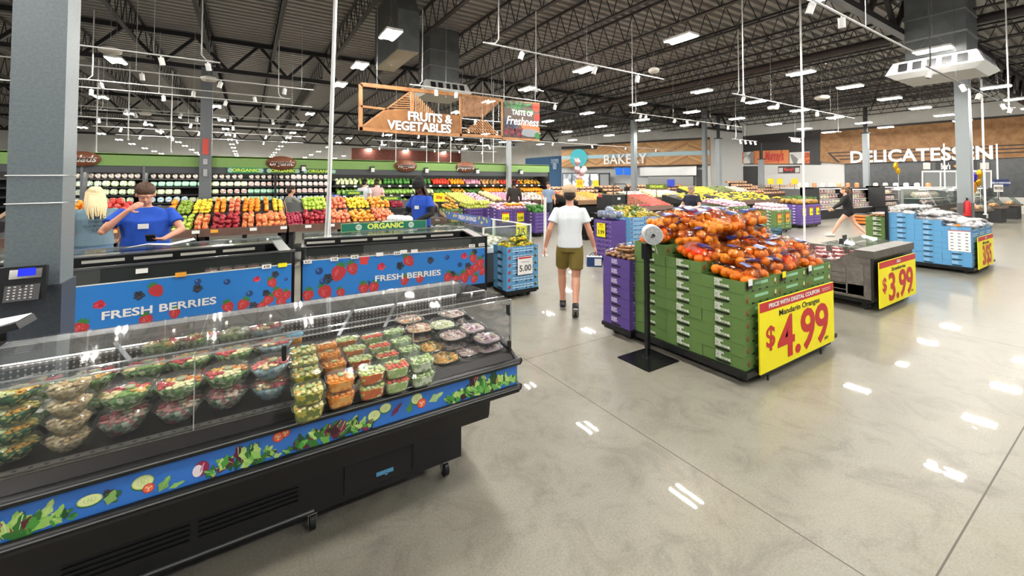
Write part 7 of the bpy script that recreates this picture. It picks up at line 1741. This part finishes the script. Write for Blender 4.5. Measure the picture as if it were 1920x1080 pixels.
        if hairstyle == 'ponytail': etube(mb, [hp(0,-.09,.05), hp(0,-.14,.02), hp(0,-.15,-.08), hp(0,-.12,-.16)], [.02*s,.032*s,.028*s,.01*s])
        hr = mb.build('hair', HM, o)
        if hairstyle == 'ponytail': remesh(hr, vox*.6)
    if cap:
        mb = MB(); mb.lathe([(.094*s,0),(.096*s,.03*s),(.085*s,.07*s),(.05*s,.096*s),(0,.102*s)], 20, sy=1.12); mb.ball((0,0,.102*s),.008*s,8,5)
        if cap[1] == 'cap': etube(mb, [(0,.07*s,.005*s),(0,.13*s,.0),(0,.175*s,-.012*s)], [(.075*s,.008),(.07*s,.006),(.045*s,.004)]); mb.box(-.03*s,.03*s,-.108*s,-.10*s,.0,.02*s)
        if cap[1] == 'beanie': mb.lathe([(.094*s,-.035*s),(.1*s,-.03*s),(.1*s,.015*s),(.095*s,.02*s)], 20, sy=1.12); mb.ball((0,-.03*s,.07*s),(.075*s,.08*s,.07*s),12,8)
        c = mb.build('cap' if cap[1] == 'cap' else 'beanie', mt(cap[0],.8,bump=.3,bscale=80.), o, h+hu*.035*s); c.rotation_euler = rot.to_euler(); c.scale = (hs*1.02,)*3
    return o, V, hp
def face_to(p): return math.atan2(-p.x, p.y)      # rotation that points local +y along p
def away(px, D): d = ray(px, 342); return math.atan2(-d.x, d.y)
def stand(px, D): p = atd(px, 342, D); p.z = 0; return p
# walking man seen from behind
p1 = stand(1068, 5.62); r1 = away(1068,1)
m1, V1, h1 = person('person in white tee, tan cap and olive shorts walking away with a blue pack', p1, r1, 1.70, vox=.013,
    pose=dict(sl=(-.175,0,1.385), el=(-.27,-.05,1.13), wl=(-.33,.02,.89), sr=(.175,0,1.385), er=(.255,.0,1.13), wr=(.33,.06,.90), hl=(-.085,0,.90), kl=(-.11,.16,.50), al=(-.10,.20,.09), hr=(.085,0,.90), kr=(.08,-.02,.48), ar=(.07,-.22,.155)),
    skin='#d39a80', shirt='#dfe6ea', pants='#75662a', legs='short', hair='#2a1c15', cap=('#b49a7d','cap'), shoes='#1b1b1d', toes=((0,1),(.75,1)), fat=.97)
w_ = V1['wr']; pk_ = thing('berry_pack_bag', 'dark blue and white pack dangling from the hand of the walking man', 'pack', (0,0,0)); 
hand_w = Matrix.Rotation(r1,4,'Z') @ w_ + p1; pk_.location = hand_w + Vector((0,0,-.17)); pk_.rotation_euler.z = r1
MB().box(-.10,.10,-.05,.05,-.10,.03).build('pack_body', mt('#24406e',.4), pk_); MB().box(-.0,.09,-.052,-.048,-.08,.01).build('white_label', M_WHITE, pk_); MB().tube([(-.07,0,.03),(-.03,0,.08),(.03,0,.08),(.07,0,.03)],.006,6).build('handle', mt('#24406e',.5), pk_)
MB().box(-.099,.099,-.05,.05,.028,.034).build('clear_lid', M_WHITE, pk_)
# man in blue shirt facing the viewer
p2 = stand(276, 5.2); r2 = away(276,1)+pi-.12
person('person in royal blue shirt with hand over mouth looking down at a phone', p2, r2, 1.73, vox=.013, hs=1.13, fat=1.42, skin='#d79a80', shirt='#1d4fb8', pants='#1f3f8f', legs='long', hair='#4a3020', shoes='#111111',
    pose=dict(head=(0,.10,1.585), look=(-.1,.82,-.42), neck=(0,.03,1.46), sl=(-.225,0,1.37), el=(-.36,.14,1.15), wl=(-.20,.32,1.06), sr=(.225,0,1.37), er=(.36,.20,1.17), wr=(.13,.27,1.41)),
    handr=((-.75,.1,.55),(.3,.9,.2),.35), handl=((.9,.25,.1),(.1,.2,-1),.7))
ph = thing('handheld_scanner', 'small dark phone in the hand of the person in the royal blue shirt', 'phone', (0,0,0)); q = Matrix.Rotation(r2,4,'Z') @ Vector((-.09,.38,1.085)) + p2; ph.location = q; ph.rotation_euler = (rad(35),0,r2)
MB().box(-.045,.045,-.075,.075,0,.015).build('case', M_BLACK, ph); MB().box(-.04,.04,-.065,.065,.015,.016).build('screen', mt('#2b3038',.1), ph)
q = Matrix.Rotation(r2,4,'Z') @ Vector((.0,.215,1.22)) + p2; t = thing('name_badge', 'white name badge on the chest of the person in the royal blue shirt', 'badge', q, r2); MB().box(-.05,.05,-.002,.004,-.03,.03).build('badge_card', M_WHITE, t)
pp = stand(298,5.2); pp = thing('paper_sheet', 'white crumpled paper sheet lying on the berry case rail before the blue shirt', 'paper', (atz(298,459,1.045).x, atz(298,459,1.045).y, 1.03), .1)
MB().add([(-.30,-.06,.01),(-.1,-.05,.035),(.1,-.06,.01),(.33,-.05,.05),(.31,.08,.06),(.1,.08,.015),(-.1,.08,.03),(-.28,.07,.0)],[(0,1,6,7),(1,2,5,6),(2,3,4,5)],0,False).build('sheet', mt('#efefec',.6), pp)
# woman with long fair hair
p3 = stand(180, 5.85); r3 = away(180,1)+.1
person('person with long blonde hair, grey printed tee and denim shorts seen from behind', p3, r3, 1.67, vox=.013, fat=1.22, skin='#d8a892', shirt='#6c8593', pants='#5a7ea0', legs='brief', hair='#e6d2a4', hairstyle='long', shoes='#dddddd',
    pose=dict(sl=(-.20,0,1.38), el=(-.30,.06,1.12), wl=(-.30,.26,.98), sr=(.20,0,1.38), er=(.30,.02,1.12), wr=(.28,.22,.97), head=(0,.03,1.60), look=(0,.95,-.2)))
q = Matrix.Rotation(r3,4,'Z')
for k, (tx, dz) in enumerate((("DIDN'T",.09),('DOOR THIS',.035),('OLD MOUNTAIN',-.02),('IS HIGH',-.075))):
    t = text(tx, .05, mt('#34454f',.7), None, q @ Vector((.02,-.188-.004*k,1.20+dz)) + p3, (pi/2+.06,0,r3), ext=.001, off=.0012, name='shirt_print', sx=.78); t.parent = [c for c in SC.objects if c.name.startswith('person') and c.get('label','').startswith('person with long blonde')][0]; t.matrix_parent_inverse = t.parent.matrix_basis.inverted() if False else Matrix.Identity(4)
    t.location = Vector((.02,-.176-.002*k,1.17+dz)); t.rotation_euler = (pi/2,0,0)
# employee with crate
p4 = stand(790, 7.6); r4 = away(790,1)+pi-.75
person('person in black beanie with long dreadlocks and blue tee carrying a white crate', p4, r4, 1.80, vox=.014, fat=1.05, skin='#5c3a2a', shirt='#1f4ab0', pants='#15161a', legs='long', hair='#3a2018', hairstyle='locks', cap=('#0d0d0f','beanie'), shoes='#111111', sleevecol='#111215',
    pose=dict(head=(0,.05,1.60), look=(0,.93,-.35), el=(-.29,.05,1.14), wl=(-.20,.32,1.03), er=(.29,.05,1.14), wr=(.20,.32,1.03)), handl=((.25,.9,-.1),(-.3,.2,.9),.8), handr=((-.25,.9,-.1),(.3,.2,.9),.8))
q = Matrix.Rotation(r4,4,'Z'); b = thing('produce_crate', 'white printed cardboard crate with plastic bags carried by the person in the beanie', 'crate', q @ Vector((0,.52,.93)) + p4, r4)
MB().box(-.26,.26,-.16,.16,0,.16).build('crate_body', mt('#dcdcda',.6), b); MB().box(-.12,.12,.16,.163,.02,.14).box(.26,.263,-.05,.12,.02,.12).build('navy_print', mt('#26375e',.5), b)
for k in range(4): MB().ball((-.17+.11*k,.02*(k%2),.19),(.09,.11,.07),10,7).build('plastic_bag', mt('#e3e6e8',.25), b)
q2 = q @ Vector((-.03,.145,1.30)) + p4; t = thing('name_badge', 'white name badge on the tee of the person with the beanie', 'badge', q2, r4); MB().box(-.05,.05,-.004,.006,-.03,.03).build('badge_card', M_WHITE, t)
# others
person('person in grey tee reaching into the green apples behind the island', stand(545,10.5), away(545,1)-1.1, 1.66, vox=.02, fat=1.1, skin='#c89478', shirt='#7e827f', pants='#6d706e', legs='long', hair='#3a2a20', pose=dict(er=(.2,.22,1.18), wr=(.16,.46,1.10), el=(-.2,.2,1.18), wl=(-.14,.42,1.08)))
person('person in blue shirt bending over near the white cables', stand(645,13.2), away(645,1)+.9, 1.75, vox=.022, shirt='#2456a4', pants='#26303c', legs='long', hair='#2a1d16', pose=dict(waist=(0,.08,1.06), chest=(0,.24,1.20), neck=(0,.42,1.28), head=(0,.54,1.30), look=(0,.7,-.7), sl=(-.19,.36,1.26), sr=(.19,.36,1.26), el=(-.22,.45,1.0), er=(.22,.45,1.0), wl=(-.2,.55,.85), wr=(.2,.55,.85)))
person('person in pale shirt facing the leafy greens, back turned', stand(683,15.2), away(683,1)-.5, 1.86, vox=.022, shirt='#c9cdd2', pants='#3a3f48', legs='long', hair='#1e1613')
person('person in pale pink top beside the one in the pale shirt', stand(706,16.0), away(706,1), 1.86, vox=.022, shirt='#d9b4b0', pants='#5a5a60', legs='long', hair='#3a2720')
person('person in dark clothes at the squash end of the produce wall', stand(964,17.0), away(964,1), 1.82, vox=.022, skin='#8a5a40', shirt='#2d2622', pants='#1d1b1c', legs='long', hair='#15100e', sleeve='long')
person('person in grey blue top left of the tan cap', stand(1028,17.5), away(1028,1)+pi, 1.74, vox=.022, shirt='#7f95b0', pants='#3a3f48', legs='long', hair='#2a1d16')
p10 = stand(1298,11.6)
person('grey haired person in navy top leaning on a shopping cart', p10, away(1298,1)+pi-.6, 1.66, vox=.018, fat=1.15, skin='#c89a80', shirt='#15182a', pants='#15161c', legs='long', hair='#8d8078', pose=dict(el=(-.28,.1,1.14), wl=(-.2,.36,1.04), er=(.28,.1,1.14), wr=(.2,.36,1.04), head=(0,.06,1.59), look=(.1,.95,-.25)))
c = thing('shopping_cart', 'grey wire shopping cart in front of the person in the navy top', 'shopping cart', stand(1262,11.0), away(1262,1)+pi-.9); mb = MB()
for z, g in ((.45,.0),(.6,.02),(.75,.04),(.92,.06)): mb.tube([(-.26-g,-.40-g,z),(.26+g,-.40-g,z),(.22+g,.40+g,z),(-.22-g,.40+g,z),(-.26-g,-.40-g,z)],.008,6)
for k in range(9):
    t = -.24+.06*k; mb.bar((t,-.40,.45),(t*1.2,-.46,.92),.007).bar((t*.9,.40,.45),(t*1.1,.46,.92),.007)
for k in range(11):
    t = -.38+.076*k; mb.bar((-.26,t,.45),(-.32,t*1.1,.92),.007).bar((.26,t,.45),(.32,t*1.1,.92),.007).bar((-.25,t,.45),(.25,t,.45),.007)
mb.build('basket', M_ALU, c); MB().tube([(-.25,-.5,.12),(-.28,-.5,.95),(-.28,-.58,1.02),(.28,-.58,1.02),(.28,-.5,.95),(.25,-.5,.12)],.014,8).bar((-.25,-.5,.14),(-.2,.4,.14),.03).bar((.25,-.5,.14),(.2,.4,.14),.03).build('frame', M_ALU, c)
MB().cyl((-.27,-.58,1.02),(.27,-.58,1.02),.02,8).build('handle', mt('#2c3a6a',.5), c)
for u in (-.23,.23):
    for v in (-.45,.38): MB().cyl((u-.015,v,.06),(u+.015,v,.06),.06,12).build('wheel', M_BLACKM, c)
person('person in black sweatshirt and black shorts striding to the left', stand(1590,13.3), away(1590,1)+pi/2+.15, 1.66, vox=.016, skin='#dba890', shirt='#101013', pants='#0f0f12', legs='brief', sleeve='long', hair='#6a4a30', hairstyle='ponytail', shoes='#d8cfc8', fat=1.05,
    pose=dict(pelvis=(0,0,.86), waist=(0,.02,1.02), chest=(0,.05,1.22), neck=(0,.08,1.40), head=(0,.11,1.54), sl=(-.18,.05,1.35), sr=(.18,.05,1.35), el=(-.22,.22,1.10), wl=(-.2,.42,.95), er=(.22,.18,1.1), wr=(.2,.4,.93), hl=(-.08,0,.84), kl=(-.09,.26,.50), al=(-.09,.46,.09), hr=(.08,0,.84), kr=(.09,-.16,.47), ar=(.09,-.46,.13)), toes=((0,1),(.5,1)))
person('person in blue cap and apron behind the glass deli serving case', stand(1780,25.5), away(1780,1)+pi, 1.78, vox=.025, shirt='#2a3f8f', pants='#222222', legs='long', hair='#2a1d16', cap=('#5a4a42','cap'))
# ================================================================== lettering curves become plain meshes
bpy.context.view_layer.update()
_dg = bpy.context.evaluated_depsgraph_get(); _mc = {}
for o in [o for o in SC.objects if o.type == 'FONT']:
    k = o.data.name
    if k not in _mc:
        me = bpy.data.meshes.new_from_object(o.evaluated_get(_dg)); _mc[k] = me
        me.name = 'lettering'
    n = bpy.data.objects.new('tmp', _mc[k]); COL.objects.link(n)
    nm = o.name; n.parent = o.parent; n.matrix_parent_inverse = o.matrix_parent_inverse; n.location = o.location; n.rotation_euler = o.rotation_euler; n.scale = o.scale
    for kk in o.keys():
        if kk in ('label', 'category', 'group', 'kind'): n[kk] = o[kk]
    for ch in list(o.children): ch.parent = n
    bpy.data.objects.remove(o); n.name = nm
